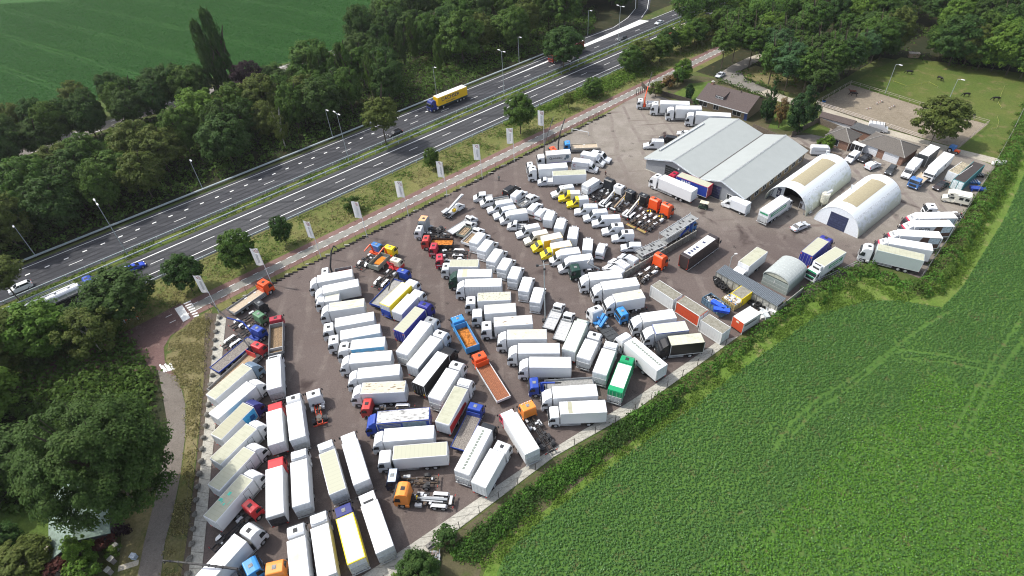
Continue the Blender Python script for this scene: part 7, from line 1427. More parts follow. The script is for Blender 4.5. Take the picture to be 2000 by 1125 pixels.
def board_fence(pts, H, label, mat):
    P = [Vector((*G2(*p), 0)) for p in pts]; t = thing('board_fence', label, 'fence', P[0])
    for i in range(len(P) - 1):
        b = MB(); d = P[i + 1] - P[i]; b.beam(P[i] - P[0] + Vector((0, 0, H / 2)), P[i + 1] - P[0] + Vector((0, 0, H / 2)), .08, H); n = max(1, int(d.length / 1.8))
        for k in range(n + 1): q = P[i] - P[0] + d * k / n; b.box(q.x - .06, q.x + .06, q.y - .06, q.y + .06, 0, H + .08)
        part('board_panel', b.mesh('board_panel', mat), t)
BD = flat('boards_brown', (.15, .125, .10), .9, .1, .25, 3)
board_fence(((1253, 168), (1262, 178), (1305, 190), (1360, 206)), 1.5, 'brown screen fence beside the yard gate and bungalow garden', flat('boards_dark', (.07, .06, .05)))
board_fence(((1470, 252), (1530, 278), (1585, 304)), 1.6, 'long board fence behind the big hall', BD); board_fence(((1545, 268), (1597, 240), (1640, 258)), 1.7, 'brown board fence round the small cottage garden', BD); board_fence(((1598, 298), (1640, 312)), 1.5, 'board fence at the conifer beside the cottage', BD)
# kerb stones and boulders
b = MB(); rn = random.Random(4)
for i in range(120):
    s = 9 + i; 
    if rn.random() < .93: w = .48 + rn.random() * .2; p = ST(s + rn.random() * .4, -30.35 + rn.random() * .2 + (s > 80) * .5); b.box(p.x - w, p.x + w, p.y - .18, p.y + .18, .0, .14 + .18 * rn.random())
structure('kerb', b.mesh('kerb', flat('kerb_dark', (.028, .026, .025), .9, .1, .5, 2)))
b = MB()
for i in range(24): p = ST(12 + i * 4.9, -30.0 + (i > 14) * .5); b.box(p.x - .8, p.x + .5, p.y - .12, p.y + .14, 0, .2)
structure('kerb', b.mesh('kerb', GM['slab'], .02))
bm = bmesh.new(); bmesh.ops.create_icosphere(bm, subdivisions=2, radius=.45); [setattr(v, 'co', Vector((v.co.x * (1 + .2 * math.sin(v.co.y * 9)), v.co.y * (1 + .15 * math.cos(v.co.z * 8)), v.co.z * .75))) for v in bm.verts]; BOUL = bpy.data.meshes.new('boulder'); bm.to_mesh(BOUL); bm.free(); BOUL.materials.append(flat('boulder_grey', (.15, .145, .13), .9, .1, .35, 4))
bo = [(428, 619), (424, 631), (421, 647), (419, 663), (417.5, 680), (415, 697), (414, 732), (411, 750), (407, 789), (404, 809), (401, 831), (397, 854), (394, 876), (392, 900), (389, 925), (386, 950), (383, 976), (380, 1004), (377, 1033), (374, 1062), (370, 1091), (367, 1121)]
for i, (a, c) in enumerate(bo):
    t = thing('boulder', 'round grey boulder in the line along the left concrete strip', 'boulder', G(a, c, .42), i * 1.3, 'boulders on the left concrete strip', BOUL); t.scale = (1 + .2 * math.sin(i), 1, 1)
# small street things
t = thing('road_barrier', 'red and white striped barrier under the trees by the crossing', 'barrier', G(258, 628), R_(24)); b = MB()
for i in range(6): b.box(-1.5 + i * .5, -1.0 + i * .5, -.04, .04, .7, .95, i % 2)
part('striped_board', b.mesh('striped_board', [WHT, flat('board_red', (.5, .03, .02))]), t); b = MB(); [b.box(x - .05, x + .05, -.05, .05, 0, .7) for x in (-1.2, 1.2)]; part('leg', b.mesh('leg', M_['alu']), t)
t = thing('cabinet', 'small pale blue grey cabinet on the grass at the path', 'cabinet', G(264, 1090), R_(-12)); part('body', MB_box(-.35, .35, -.3, .3, 0, .85, 'body', flat('cabinet_blue', (.34, .40, .47)), .03), t); part('lid', MB_box(-.4, .4, -.35, .35, .85, .92, 'lid', flat('cabinet_lid', (.45, .5, .56)), .02), t)
for i, (a, c) in enumerate(((231, 1072), (223, 1098), (217, 1119))):
    t = thing('brick_pillar', 'grey brick garden pillar, %s of three at the lower left garden' % ['upper', 'middle', 'lowest'][i], 'pillar', G(a, c), R_(-30), 'garden pillars'); part('shaft', MB_box(-.3, .3, -.3, .3, 0, 1.1, 'shaft', brick('brick_grey', (.22, .20, .19))), t); part('cap', MB_box(-.38, .38, -.38, .38, 1.1, 1.2, 'cap', GM['slab'], .02), t)
t = thing('concrete_block', 'grey loose block lying on the lower concrete strip', 'block', G(840, 1066), R_(38)); part('block_body', MB_box(-.55, .55, -.3, .3, .1, .5, 'block_body', flat('block_grey', (.17, .165, .155)), .03), t); part('lifting_eye', MB_box(-.1, .1, -.02, .02, .5, .6, 'lifting_eye', M_['frame']), t)
t = thing('rubble_heap', 'heap of pinkish stones and grey gravel below the lower strip', 'rubble', G(842, 1098)); o = part('rubble_stones', rubble(t, -2.2, 1.2, -1.4, 1.4, 0, 190, [flat('rub_pink', (.30, .24, .21)), flat('rub_stone', (.24, .21, .19)), flat('rub_slate', (.20, .22, .24))], 12, 'rubble_stones', .16), t); o['kind'] = 'stuff'; part('plank', MB_box(1.1, 1.2, -1.6, 1.8, .2, .45, 'plank', M_['alu']), t)
for i, (a, c, rz) in enumerate(((1717, 202, 30), (1741, 211, 32), (1700, 212, 10))):
    t = thing('jump_pole', ['striped jump pole left one of two on the sand', 'striped jump pole right one of two on the sand', 'short low jump rail lying in the tree shadow'][i], 'jump', G(a, c), R_(rz), 'jumps in the riding arena'); b = MB(); n = 6 if i < 2 else 3
    for k in range(n): b.tube((-1.5 + k * .5, 0, .5 if i < 2 else .2), (-1.0 + k * .5, 0, .5 if i < 2 else .2), .08, k % 2, 8)
    part('pole', b.mesh('pole', [WHT, flat('pole_pink', (.45, .2, .17))]), t); b = MB(); [b.box(x - .08, x + .08, -.3, .3, 0, .6 if i < 2 else .3) for x in (-1.4, 1.2 if i < 2 else 0)]; part('stand', b.mesh('stand', WOODR), t)
t = thing('water_tub', 'small blue tub at the arena corner', 'tub', G(1609, 199)); b = MB(); b.tube((0, 0, 0), (0, 0, .5), .4, 0, 12, .5); part('tub_wall', b.mesh('tub_wall', flat('tub_blue', (.03, .16, .42))), t); b = MB(); b.tube((0, 0, .5), (0, 0, .51), .44, 0, 12); part('water_top', b.mesh('water_top', M_['glass']), t)
t = thing('hay_bale_stack', 'pale timber stack at the edge of the wood behind the paddock', 'timber', G(1783, 112), R_(-20)); b = MB(); [b.tube((-1.6, -.6 + y * .45, .25 + z * .42), (1.6, -.6 + y * .45, .25 + z * .42), .22, 0, 8) for y in range(4) for z in range(3)]; part('log', b.mesh('log', flat('log_tan', (.30, .23, .16))), t); part('sheet_cover', MB_box(-1.7, 1.7, -.9, 1.0, 1.45, 1.55, 'sheet_cover', flat('cover_tan', (.34, .30, .25))), t)
for i, pts in enumerate((((1956, 210), (1950, 200), (1957, 180), (1962, 168)), ((1938, 250), (1948, 248), (1951, 238), (1948, 228)), ((1745, 158), (1770, 167), (1800, 163), (1815, 160), (1832, 169)))):
    t = thing('electric_tape', ['yellow tape line hanging far right in the paddock', 'yellow tape curve at the arena corner', 'yellow tape line across the back of the paddock'][i], 'tape', G(*pts[0])); b = MB(); P = [G(*p, .5) - G(*pts[0]) for p in pts]; [b.beam(P[k], P[k + 1], .03, .08) for k in range(len(P) - 1)]; part('tape_band', b.mesh('tape_band', flat('tape_yellow', (.30, .33, .07))), t); b = MB(); [b.tube((p.x, p.y, -.0), (p.x, p.y, .65), .03, 0, 5) for p in P]; part('stake', b.mesh('stake', WOODR), t)

# ---------------------------------------------------------------- people and horses
def skin_body(name, J, E, mat, sub=2):
    me = bpy.data.meshes.new(name); me.from_pydata([j[:3] for j in J], E, []); o = bpy.data.objects.new(name, me); COL.objects.link(o)
    m = o.modifiers.new('skin', 'SKIN'); m.use_smooth_shade = True; me.skin_vertices[0].data[0].use_root = True
    for i, j in enumerate(J): me.skin_vertices[0].data[i].radius = (j[3], j[3] * (j[4] if len(j) > 4 else 1))
    s = o.modifiers.new('sub', 'SUBSURF'); s.levels = s.render_levels = sub
    dg = bpy.context.evaluated_depsgraph_get(); r = bpy.data.meshes.new_from_object(o.evaluated_get(dg)); r.materials.clear(); r.materials.append(mat); bpy.data.objects.remove(o); r.name = name; return r
def body_mat(name, cols):                                          # clothing in bands of height
    m, n, l, b = nt(name, .8, .2); s = n.new('ShaderNodeSeparateXYZ'); l.new(coords(n, l), s.inputs[0]); col = cols[0][1]; prev = None
    for z, c in cols[1:]:
        f = ramp(n, l, s.outputs[2], z - .015, z + .015); prev = mix_rgb(n, l, f, prev if prev is not None else cols[0][1], c)
    l.new(prev, b.inputs['Base Color']); return m
def person(label, px_, py_, rz, top, legs, skin=(.42, .25, .18), stride=.32):
    J = [(0, 0, .95, .155), (0, 0, 1.15, .15, .8), (0, 0, 1.38, .17, .75), (0, 0, 1.50, .075), (.02, 0, 1.62, .095), (.03, 0, 1.72, .085),
         (0, .11, .92, .095), (stride * .6, .12, .50, .065), (stride * .7, .12, .10, .05), (stride * .7 + .16, .13, .045, .045), (0, -.11, .92, .095), (-stride * .5, -.12, .50, .065), (-stride * 1.1, -.12, .12, .05), (-stride * 1.1 + .15, -.13, .05, .045),
         (0, .21, 1.41, .07), (-.10, .26, 1.13, .05), (.06, .27, .90, .038), (.10, .27, .80, .04), (0, -.21, 1.41, .07), (.08, -.27, 1.13, .05), (.26, -.25, .96, .038), (.33, -.24, .90, .04)]
    E = [(0, 1), (1, 2), (2, 3), (3, 4), (4, 5), (0, 6), (6, 7), (7, 8), (8, 9), (0, 10), (10, 11), (11, 12), (12, 13), (2, 14), (14, 15), (15, 16), (16, 17), (2, 18), (18, 19), (19, 20), (20, 21)]
    t = thing('person', label, 'person', G(px_, py_), R_(rz)); part('body', skin_body('body', J, E, body_mat('clothes_' + label[10:18], [(0, (.03, .025, .02)), (.09, legs), (.96, top), (1.47, skin)])), t)
    bm = bmesh.new(); bmesh.ops.create_icosphere(bm, subdivisions=2, radius=.112); me = bpy.data.meshes.new('hair'); [setattr(v, 'co', Vector((v.co.x * 1.0 - .02, v.co.y * .92, max(v.co.z, -.02 if v.co.x > -.03 else -.07)))) for v in bm.verts]; bm.to_mesh(me); bm.free(); me.materials.append(flat('hair_dark', (.03, .02, .015), .8)); part('hair', me, t, (.015, 0, 1.70))
person('person in dark clothes walking across the yard towards the vans', 1182.5, 345, 200, (.05, .02, .018), (.03, .022, .02)); person('person in greenish top and dark trousers standing near the fence', 974.7, 353, -60, (.22, .26, .24), (.03, .03, .04), stride=.08)
def horse(label, px_, py_, rz, col, graze=True, sc=1.0):
    nk = [(.95, 0, 1.15, .17), (1.25, 0, .85, .12), (1.45, 0, .48, .10), (1.62, 0, .22, .07)] if graze else [(.95, 0, 1.3, .18), (1.2, 0, 1.6, .12), (1.42, 0, 1.72, .10), (1.68, 0, 1.52, .07)]
    J = [(-.55, 0, 1.12, .29, .9), (0, 0, 1.06, .30, .9), (.6, 0, 1.10, .30, .85)] + nk + [(-.85, 0, 1.12, .18), (-1.02, 0, .85, .05), (-1.05, 0, .5, .06)]
    E = [(0, 1), (1, 2), (2, 3), (3, 4), (4, 5), (5, 6), (0, 7), (7, 8), (8, 9)]
    for s in (-1, 1):
        k = len(J); J += [(.62, s * .17, .80, .12), (.64, s * .17, .45, .065), (.62, s * .17, .12, .045), (.67, s * .17, .04, .06)]; E += [(2, k), (k, k + 1), (k + 1, k + 2), (k + 2, k + 3)]
        k = len(J); J += [(-.60, s * .18, .82, .15), (-.80, s * .18, .50, .07), (-.74, s * .18, .14, .045), (-.68, s * .18, .04, .06)]; E += [(0, k), (k, k + 1), (k + 1, k + 2), (k + 2, k + 3)]
    t = thing('horse', label, 'horse', G(px_, py_), R_(rz), 'horses in the paddock'); m = flat('coat_' + label[:12].replace(' ', '_'), col, .6, .3, .2); part('body', skin_body('body', J, E, m, 1), t); t.scale = (sc,) * 3
    b = MB(); [b.beam(Vector(nk[0][:3]) + Vector((.0, 0, .12)), Vector(nk[2][:3]) + Vector((.02, 0, .12)), .05, .14)]; part('mane', b.mesh('mane', flat('mane_black', (.012, .01, .009))), t); b = MB(); e = Vector(nk[2][:3]); [b.tube(e + Vector((-.02, s * .06, .05)), e + Vector((-.06, s * .08, .2)), .035, 0, 5, .01) for s in (-1, 1)]; part('ear', b.mesh('ear', m), t)
horse('brown horse standing on the sand of the arena', 1664, 184, 170, (.11, .035, .02), False); horse('black horse close to the brown one on the sand', 1667, 188, 150, (.012, .011, .011)); horse('black horse grazing at the back left of the paddock', 1775, 145, 160, (.014, .013, .012)); horse('black horse seen end on grazing behind the arena', 1834, 157, -80, (.012, .011, .011)); horse('black horse grazing right of the floodlight post', 1886, 189, 175, (.014, .013, .012)); horse('black horse grazing nearest the yellow tape', 1944, 197, 170, (.014, .013, .012)); horse('small black foal lying near the arena fence', 1900, 229, 200, (.012, .011, .011), True, .7)
# ---------------------------------------------------------------- plants
def leaf_mat(name, a, b2, hi, rough=.55):
    m, n, l, b = nt(name, rough, .08 if rough > .45 else .22); oi = n.new('ShaderNodeObjectInfo'); p = world_pos(n); vo = coords(n, l)
    c = mix_rgb(n, l, oi.outputs['Random'], a, b2); s = noise(n, l, vo, 3.0, 3, .6); c = mix_rgb(n, l, ramp(n, l, s, .48, .75), c, hi)
    g = n.new('ShaderNodeNewGeometry'); c = mix_rgb(n, l, .22, c, g.outputs['Random Per Island'], 'OVERLAY')
    l.new(c, b.inputs['Base Color']); tr = n.new('ShaderNodeBsdfTranslucent'); l.new(c, tr.inputs[0]); mx = n.new('ShaderNodeMixShader'); mx.inputs[0].default_value = .4
    l.new(b.outputs[0], mx.inputs[1]); l.new(tr.outputs[0], mx.inputs[2]); l.new(mx.outputs[0], n['Material Output'].inputs[0]); return m
LM = dict(green=leaf_mat('leaf_green', (.065, .137, .028), (.083, .143, .030), (.119, .186, .039)), dark=leaf_mat('leaf_dark', (.047, .102, .027), (.063, .109, .028), (.087, .143, .037)),
    olive=leaf_mat('leaf_olive', (.096, .133, .032), (.108, .142, .035), (.152, .174, .049)), light=leaf_mat('leaf_light', (.097, .186, .030), (.114, .197, .032), (.162, .254, .049)),
    blue=leaf_mat('leaf_bluegreen', (.060, .133, .053), (.072, .142, .054), (.108, .186, .077)), copper=leaf_mat('leaf_copper', (.030, .019, .027), (.037, .021, .028), (.060, .035, .037)),
    red=leaf_mat('leaf_red', (.108, .039, .035), (.129, .047, .039), (.172, .081, .054)), conif=leaf_mat('leaf_conifer', (.027, .072, .027), (.043, .084, .030), (.075, .116, .032)), hedge=leaf_mat('leaf_hedge', (.075, .180, .030), (.083, .186, .032), (.129, .254, .044)),
    weed=leaf_mat('leaf_weed', (.103, .174, .035), (.119, .191, .038), (.206, .232, .066)), crop=leaf_mat('leaf_beet', (.072, .172, .042), (.072, .172, .042), (.13, .25, .08), .36), crop2=leaf_mat('leaf_beet_light', (.102, .245, .028), (.102, .245, .028), (.15, .31, .045), .42), maize=leaf_mat('leaf_maize', (.032, .118, .024), (.032, .118, .024), (.044, .145, .034), .55),
    dry=leaf_mat('leaf_dry', (.249, .232, .099), (.270, .243, .110), (.357, .325, .164)), rust_=leaf_mat('leaf_rusty', (.183, .121, .049), (.195, .128, .049), (.238, .174, .077)))
BARK = flat('bark', (.085, .07, .055), .9, .1, .3, 6); BARKW = flat('bark_birch', (.36, .34, .30), .9, .1, .3, 6)
def quads_mesh(name, c, nrm, size, mat, aspect=1.5, rng=RNG):
    """leaf-sized quads at points c facing nrm"""
    n = len(c); nrm = nrm / (np.linalg.norm(nrm, axis=1, keepdims=True) + 1e-9); a = rng.normal(size=(n, 3)); u = np.cross(nrm, a); u /= (np.linalg.norm(u, axis=1, keepdims=True) + 1e-9); w = np.cross(nrm, u)
    s = (size * rng.uniform(.65, 1.35, n))[:, None] if np.ndim(size) == 0 else size[:, None]; u = u * s * .5 * aspect ** .5; w = w * s * .5 / aspect ** .5; bend = nrm * s * .12
    v = np.stack([c - u - w * .5 - bend, c - w + bend * .6, c + u - w * .2 - bend, c + w], 1).reshape(-1, 3).astype(np.float32)
    me = bpy.data.meshes.new(name); me.vertices.add(4 * n); me.vertices.foreach_set('co', v.ravel()); me.loops.add(4 * n); me.loops.foreach_set('vertex_index', np.arange(4 * n, dtype=np.int32)); me.polygons.add(n)
    me.polygons.foreach_set('loop_start', np.arange(0, 4 * n, 4, dtype=np.int32)); me.polygons.foreach_set('loop_total', np.full(n, 4, dtype=np.int32)); me.materials.append(mat); me.update(); me.validate(); return me
def crown_points(rng, clumps, per, cr, shape, flat_=.8):
    """leaf clumps spread through a crown volume; unit crown: radius 1, height from 0 to 2"""
    C_ = []
    while len(C_) < clumps:
        p = rng.uniform(-1, 1, 3); d = np.linalg.norm(p)
        if d > 1 or d < .35 and rng.random() < .8: continue
        z = p[2] + 1; r = math.hypot(p[0], p[1])
        if shape == 'dome' and z < .35: continue
        if shape == 'col':
            if r > .55 + .45 * math.sin(min(1, z / 1.6) * 2.2): continue
        if shape == 'cone' and r > 1.02 * (1 - z / 2.06): continue
        C_.append((p[0], p[1], z))
    C_ = np.array(C_); rad = cr * rng.uniform(.6, 1.3, clumps); idx = np.repeat(np.arange(clumps), per); d = rng.normal(size=(clumps * per, 3)); d /= np.linalg.norm(d, axis=1, keepdims=True); d[:, 2] = np.abs(d[:, 2]) * np.where(rng.random(len(d)) < .8, 1, -1)
    q = C_[idx] + d * (rad[idx] * rng.uniform(.55, 1.05, len(d)))[:, None] * np.array([1, 1, flat_]); nn = d * .7 + (C_[idx] - [0, 0, .7]) * .8 + rng.normal(size=d.shape) * .42 + np.array([0, 0, .35]); return q, nn
CROWN = {}
def crown(kind, mat, var=0, clumps=70, per=80, cr=.26, leaf=.105, shape='round'):
    k = (kind, mat, var)
    if k not in CROWN:
        key = (kind, var)
        if key not in CROWN:
            rng = np.random.default_rng(100 + var * 17 + len(kind)); CROWN[key] = crown_points(rng, clumps, per, cr, shape)
        q, nn = CROWN[key]; CROWN[k] = quads_mesh('crown', q, nn, leaf, LM[mat], 1.4, np.random.default_rng(5))
    return CROWN[k]
def trunk_mesh(seed, birch=False):
    k = ('trunk', seed, birch)
    if k not in MESH:
        b = MB(); rn = random.Random(seed); p = Vector((0, 0, 0)); r = .5
        for i in range(4): q = p + Vector((rn.uniform(-.3, .3), rn.uniform(-.3, .3), .25)); b.tube(p, q, r, 0, 8, r * .78); p = q; r *= .78
        for i in range(6): a = rn.random() * 6.28; b.tube(p - Vector((0, 0, .1 + .3 * rn.random())), p + Vector((math.cos(a) * 5, math.sin(a) * 5, .25 + .35 * rn.random())), r * .55, 0, 6, r * .12)
        MESH[k] = b.mesh('trunk', BARKW if birch else BARK)
    return MESH[k]
CROWN_KINDS = {'broad': dict(clumps=190, per=62, cr=.185, leaf=.080, shape='dome'), 'airy': dict(clumps=70, per=75, cr=.22, leaf=.08, shape='round'), 'poplar': dict(clumps=130, per=85, cr=.20, leaf=.085, shape='col'), 'conifer': dict(clumps=110, per=55, cr=.16, leaf=.09, shape='cone'), 'bush': dict(clumps=26, per=45, cr=.36, leaf=.17, shape='dome')}
def tree(x, y, r, h, kind, mat, label, group=None, name='broadleaf_tree', var=0, base=.25, birch=False, cat='tree'):
    """r crown radius, h total height, base = share of the height that is bare trunk"""
    t = thing(name, label, cat, (x, y, 0), 0, group); c = part('crown', crown(kind, mat, var, **CROWN_KINDS[kind]), t, (0, 0, h * base)); c.scale = (r, r * (.9 + .2 * ((var * 37) % 7) / 7), h * (1 - base) / 2.05); c.rotation_euler = (0, 0, (x * 1.7 + y * 2.3) % 6.28)
    tk = part('trunk', trunk_mesh(var % 3, birch), t); w = .028 * h if kind != 'bush' else .04 * h; tk.scale = (w, w, max(.8, h * (base + .45))); return t
PLACED = []
def put(x, y, *a, **k): PLACED.append((x, y)); return tree(x, y, *a, **k)
# single trees that can be told apart: pixel of the trunk foot, radius, height
SINGLE = [
 (272, 990, 9.8, 22.5, 'big', 'dark', 'huge dark green maple filling the left edge below the crossing', .17),
 (457, 185, 3.0, 29.5, 'poplar', 'dark', 'very tall twin-topped poplar at the left field edge', .04),
 (502, 203, 5.6, 14.5, 'broad', 'copper', 'dark purple copper beech beside the tall poplar', .12),
 (622, 172, 8.0, 16.5, 'broad', 'green', 'large round oak at the field edge right of the copper beech', .12),
 (755, 283, 5.2, 14.5, 'broad', 'olive', 'broad olive oak standing on the motorway median above the black car', .34),
 (1100, 134, 6.8, 14.2, 'broad', 'dark', 'dark round oak on the median in front of the red lorry', .16),
 (40, 590, 4.6, 12, 'broad', 'olive', 'yellowish tree at the left edge over the white SUV', .38),
 (1017, 262, 4.4, 12.5, 'broad', 'green', 'round-headed tree in the verge below the motorway rail, near the last flag', .22),
 (480, 527, 4.0, 10.5, 'broad', 'green', 'bushy tree in the verge just above the fourth flag from the left', .10),
 (560, 478, 2.6, 8.0, 'broad', 'dark', 'small slim tree in the verge between two flags', .16),
 (376, 568, 3.9, 9.5, 'broad', 'dark', 'round tree in the verge right of the big oak', .16),
 (258, 618, 6.6, 11.5, 'broad', 'dark', 'spreading oak in the verge hiding the blue tanker cab', .14),
 (846, 330, 2.2, 6.5, 'broad', 'green', 'small tree in the verge behind the sixth flag', .10), (690, 412, 2.2, 4.6, 'bush', 'dark', 'low round bush in the verge behind a flag', .05),
 (1158, 190, 3.2, 6.5, 'broad', 'green', 'bushy shrub tree in the verge right of the round-headed tree', .05), (1110, 212, 2.0, 5.5, 'airy', 'olive', 'thin sparse young tree in the dry verge', .2),
 (1496, 236, 3.2, 12.5, 'conifer', 'conif', 'dark green conifer between bungalow and arched hall', .06), (1556, 262, 3.8, 13.5, 'poplar', 'conif', 'tall dark leafy tree right of the conifer', .10), (1520, 250, 2.0, 9, 'airy', 'rust_', 'thin reddish brown tree between the conifer and leafy tree', .15),
 (1818, 280, 6.4, 13.0, 'broad', 'olive', 'lone round maple in front of the riding arena', .16),
 (1345, 196, 1.3, 5.2, 'poplar', 'conif', 'slim green cypress in the bungalow lawn', .02), (1280, 190, 2.4, 5.5, 'bush', 'olive', 'yellow green shrub at the garden by the gate', .05), (1305, 172, 2.0, 4.6, 'bush', 'rust_', 'brownish shrub behind the garden by the gate', .05), (1332, 160, 2.9, 7.5, 'poplar', 'light', 'bright yellow green conifer at the service road end', .03), (1322, 168, 2.4, 6.0, 'bush', 'green', 'green shrub at the foot of the bright conifer', .05), (1362, 205, 1.5, 2.4, 'bush', 'dark', 'low round shrub at the bungalow window', .05),
 (1614, 292, 1.6, 4.2, 'poplar', 'light', 'yellow green cypress at the cottage window', .02), (1600, 285, 1.5, 2.2, 'bush', 'green', 'small round bush beside the cottage cypress', .02),
 (822, 1135, 2.9, 5.4, 'broad', 'dark', 'leafy tree at the bottom edge over the concrete strip', .08), (872, 1060, 1.7, 2.8, 'bush', 'dark', 'green bush behind the loose block on the strip', .04), (790, 1150, 1.8, 2.6, 'bush', 'light', 'light green bush at the bottom edge under the tree', .04),
 (65, 1120, 3.9, 6.0, 'broad', 'olive', 'apple-like tree at the bottom left garden', .10), (120, 1122, 2.0, 3.0, 'bush', 'red', 'dark red shrub left of the climbing green one', .04), (180, 1098, 1.8, 6.8, 'poplar', 'light', 'bright green climbing shrub in front of the green roof', .02), (172, 1135, 2.3, 4.6, 'bush', 'light', 'bright green shrub lowest at the green-roofed house', .02), (205, 1060, 1.9, 2.4, 'bush', 'red', 'reddish hedge shrub right of the green roof', .02), (246, 1042, 1.2, 2.6, 'bush', 'copper', 'dark purple shrub near the path at the left', .02), (222, 1082, 1.2, 1.6, 'bush', 'weed', 'small white flowering shrub by the garden pillars', .02), (12, 1085, 3.2, 5.5, 'broad', 'dark', 'dark tree at the bottom left corner above the lawn', .1),
 (30, 720, 6.5, 13, 'broad', 'olive', 'yellow green tree at the left edge above the huge maple', .10), (110, 690, 6.0, 12.5, 'broad', 'light', 'light green tree between the huge maple and the tanker', .10), (200, 690, 5.0, 11, 'airy', 'olive', 'feathery birch left of the red brick road', .10), (35, 655, 4.2, 6, 'broad', 'green', 'green tree in front of the tanker tail', .1), (150, 648, 4.4, 6.0, 'broad', 'dark', 'dark green tree in front of the tanker middle', .1), (-20, 830, 7, 13, 'broad', 'light', 'light tree cut by the left edge beside the huge maple', .1), (60, 930, 5.5, 10, 'broad', 'dark', 'dark tree at the left edge below the huge maple', .1), (-30, 980, 6, 11, 'broad', 'green', 'green tree at the very left edge above the garden', .1), (225, 640, 3.2, 6, 'bush', 'dark', 'dark shrub beneath the spreading oak', .05), (95, 655, 4.0, 6.5, 'broad', 'dark', 'dark tree right at the tail of the tanker', .1),
 (559, 291, 2.6, 12, 'airy', 'olive', 'white-stemmed birch leaning at the wood edge by the motorway', .22), (435, 262, 4.5, 12.5, 'airy', 'rust_', 'reddish tinged birch in the wood behind the motorway', .15),
]
BIGK = dict(clumps=420, per=150, cr=.135, leaf=.034, shape='dome'); CROWN_KINDS['big'] = BIGK
for i, (px_, py_, r, h, kind, mat, lb, base) in enumerate(SINGLE):
    p = G(px_, py_); put(p.x, p.y, r, h, kind, mat, lb, None, {'conifer': 'conifer_tree', 'poplar': 'columnar_tree', 'bush': 'shrub'}.get(kind, 'broadleaf_tree'), i % 3, base, 'birch' in lb, 'shrub' if kind == 'bush' else 'tree')
p = G(434, 190); put(p.x, p.y, 2.5, 26.5, 'poplar', 'dark', 'second tall poplar leaning against the tallest one', None, 'columnar_tree', 1, .04)
for q in ((58, 60), (64, 56), (64, 64), (70, 60), (58, 68), (66, 70), (74, 66)): PLACED.append(tuple(ST(*q)[:2]))      # open ground in front of the copper beech
def inside(p, poly):
    x, y = p; c = False; n = len(poly)
    for i in range(n):
        (x1, y1), (x2, y2) = poly[i], poly[(i + 1) % n]
        if (y1 > y) != (y2 > y) and x < (x2 - x1) * (y - y1) / (y2 - y1) + x1: c = not c
    return c
def wood(poly, n, spacing, rr, hh, mats, label, group, seed, kinds=('broad',), base=(.10, .2), avoid=()):
    rn = random.Random(seed); xs = [p[0] for p in poly]; ys = [p[1] for p in poly]; k = tries = 0
    while k < n and tries < 30000:
        tries += 1; x, y = rn.uniform(min(xs), max(xs)), rn.uniform(min(ys), max(ys))
        if not inside((x, y), poly) or any((x - a) ** 2 + (y - c) ** 2 < spacing ** 2 for a, c in PLACED): continue
        kd = rn.choice(kinds); r = rn.uniform(*rr); h = rn.uniform(*hh)
        if kd == 'poplar': r *= .48; h *= 1.1
        put(x, y, r, h, kd, rn.choice(mats), label, group, 'columnar_tree' if kd == 'poplar' else 'broadleaf_tree', rn.randrange(4), rn.uniform(*base), False); k += 1
MIX = ('green', 'dark', 'dark', 'green', 'olive', 'dark')
for (s, t, r, h, m, lb) in ((-20, 32, 6.5, 14.5, 'green', 'broad green tree leftmost in the belt along the motorway'), (-2, 40, 6.2, 14.5, 'dark', 'dark tree in the belt behind the leftmost lamp'), (14, 42, 6.8, 15.5, 'olive', 'yellowish crowned tree in the belt along the motorway'), (34, 46, 7.6, 17, 'light', 'brightest green large crown in the belt along the motorway'), (124, 36, 8.2, 19, 'green', 'large round tree behind the yellow lorry')):
    p = ST(s, t); put(p.x, p.y, r, h, 'broad', m, lb, None, 'broadleaf_tree', 1, .1)
wood(STS((-75, 26), (92, 26), (100, 48), (-75, 50)), 46, 5.4, (4.2, 6.6), (12, 16.5), MIX, 'broadleaf tree in the belt between motorway and dirt track', 'trees between motorway and dirt track', 1)
wood(STS((-70, 50), (95, 50), (100, 66), (-70, 70)), 14, 8, (2.6, 3.8), (4.5, 7), ('green', 'olive', 'light'), 'low tree in the gap between tall belt and dirt track', 'low trees before the dirt track', 13, base=(.03, .08))
wood(STS((-75, 74), (46, 73), (46, 81), (-75, 81)), 26, 4.0, (3.8, 5.6), (12, 16), ('dark', 'dark', 'green'), 'dark tree standing along the near side of the dirt track', 'trees on the near side of the dirt track', 2)
wood(STS((44, 72), (112, 72), (112, 81), (44, 81)), 16, 4.2, (2.4, 3.6), (4.0, 6.5), ('green', 'dark', 'light'), 'shrubby tree beside the dirt track near the tall poplar', 'shrubs beside the dirt track', 14, ('bush', 'broad'), (.03, .06))
wood(STS((-60, 90), (40, 90), (40, 96), (-60, 97)), 12, 6.0, (3.6, 5.0), (10, 14), ('dark', 'dark', 'olive'), 'dark tree along the far side of the dirt track at the field', 'trees on the far side of the dirt track', 3)
wood(STS((70, 27), (112, 27), (116, 56), (74, 56)), 15, 3.6, (3.0, 4.4), (11, 15), ('green', 'dark'), 'narrow upright tree in the young plantation beside the yellow lorry', 'narrow trees in the young plantation', 4, ('poplar',))
wood(STS((108, 24), (206, 30), (235, 60), (260, 130), (172, 128), (130, 92), (104, 78)), 58, 6.6, (4.6, 7.2), (13, 19), MIX, 'broadleaf tree in the dense wood at the top centre', 'trees of the dense wood at the top centre', 5)
wood(STS((92, 62), (108, 62), (135, 92), (104, 76)), 5, 6, (4, 6), (11, 14), ('dark',), 'dark tree at the field corner of the dense wood', 'trees at the field corner', 6)
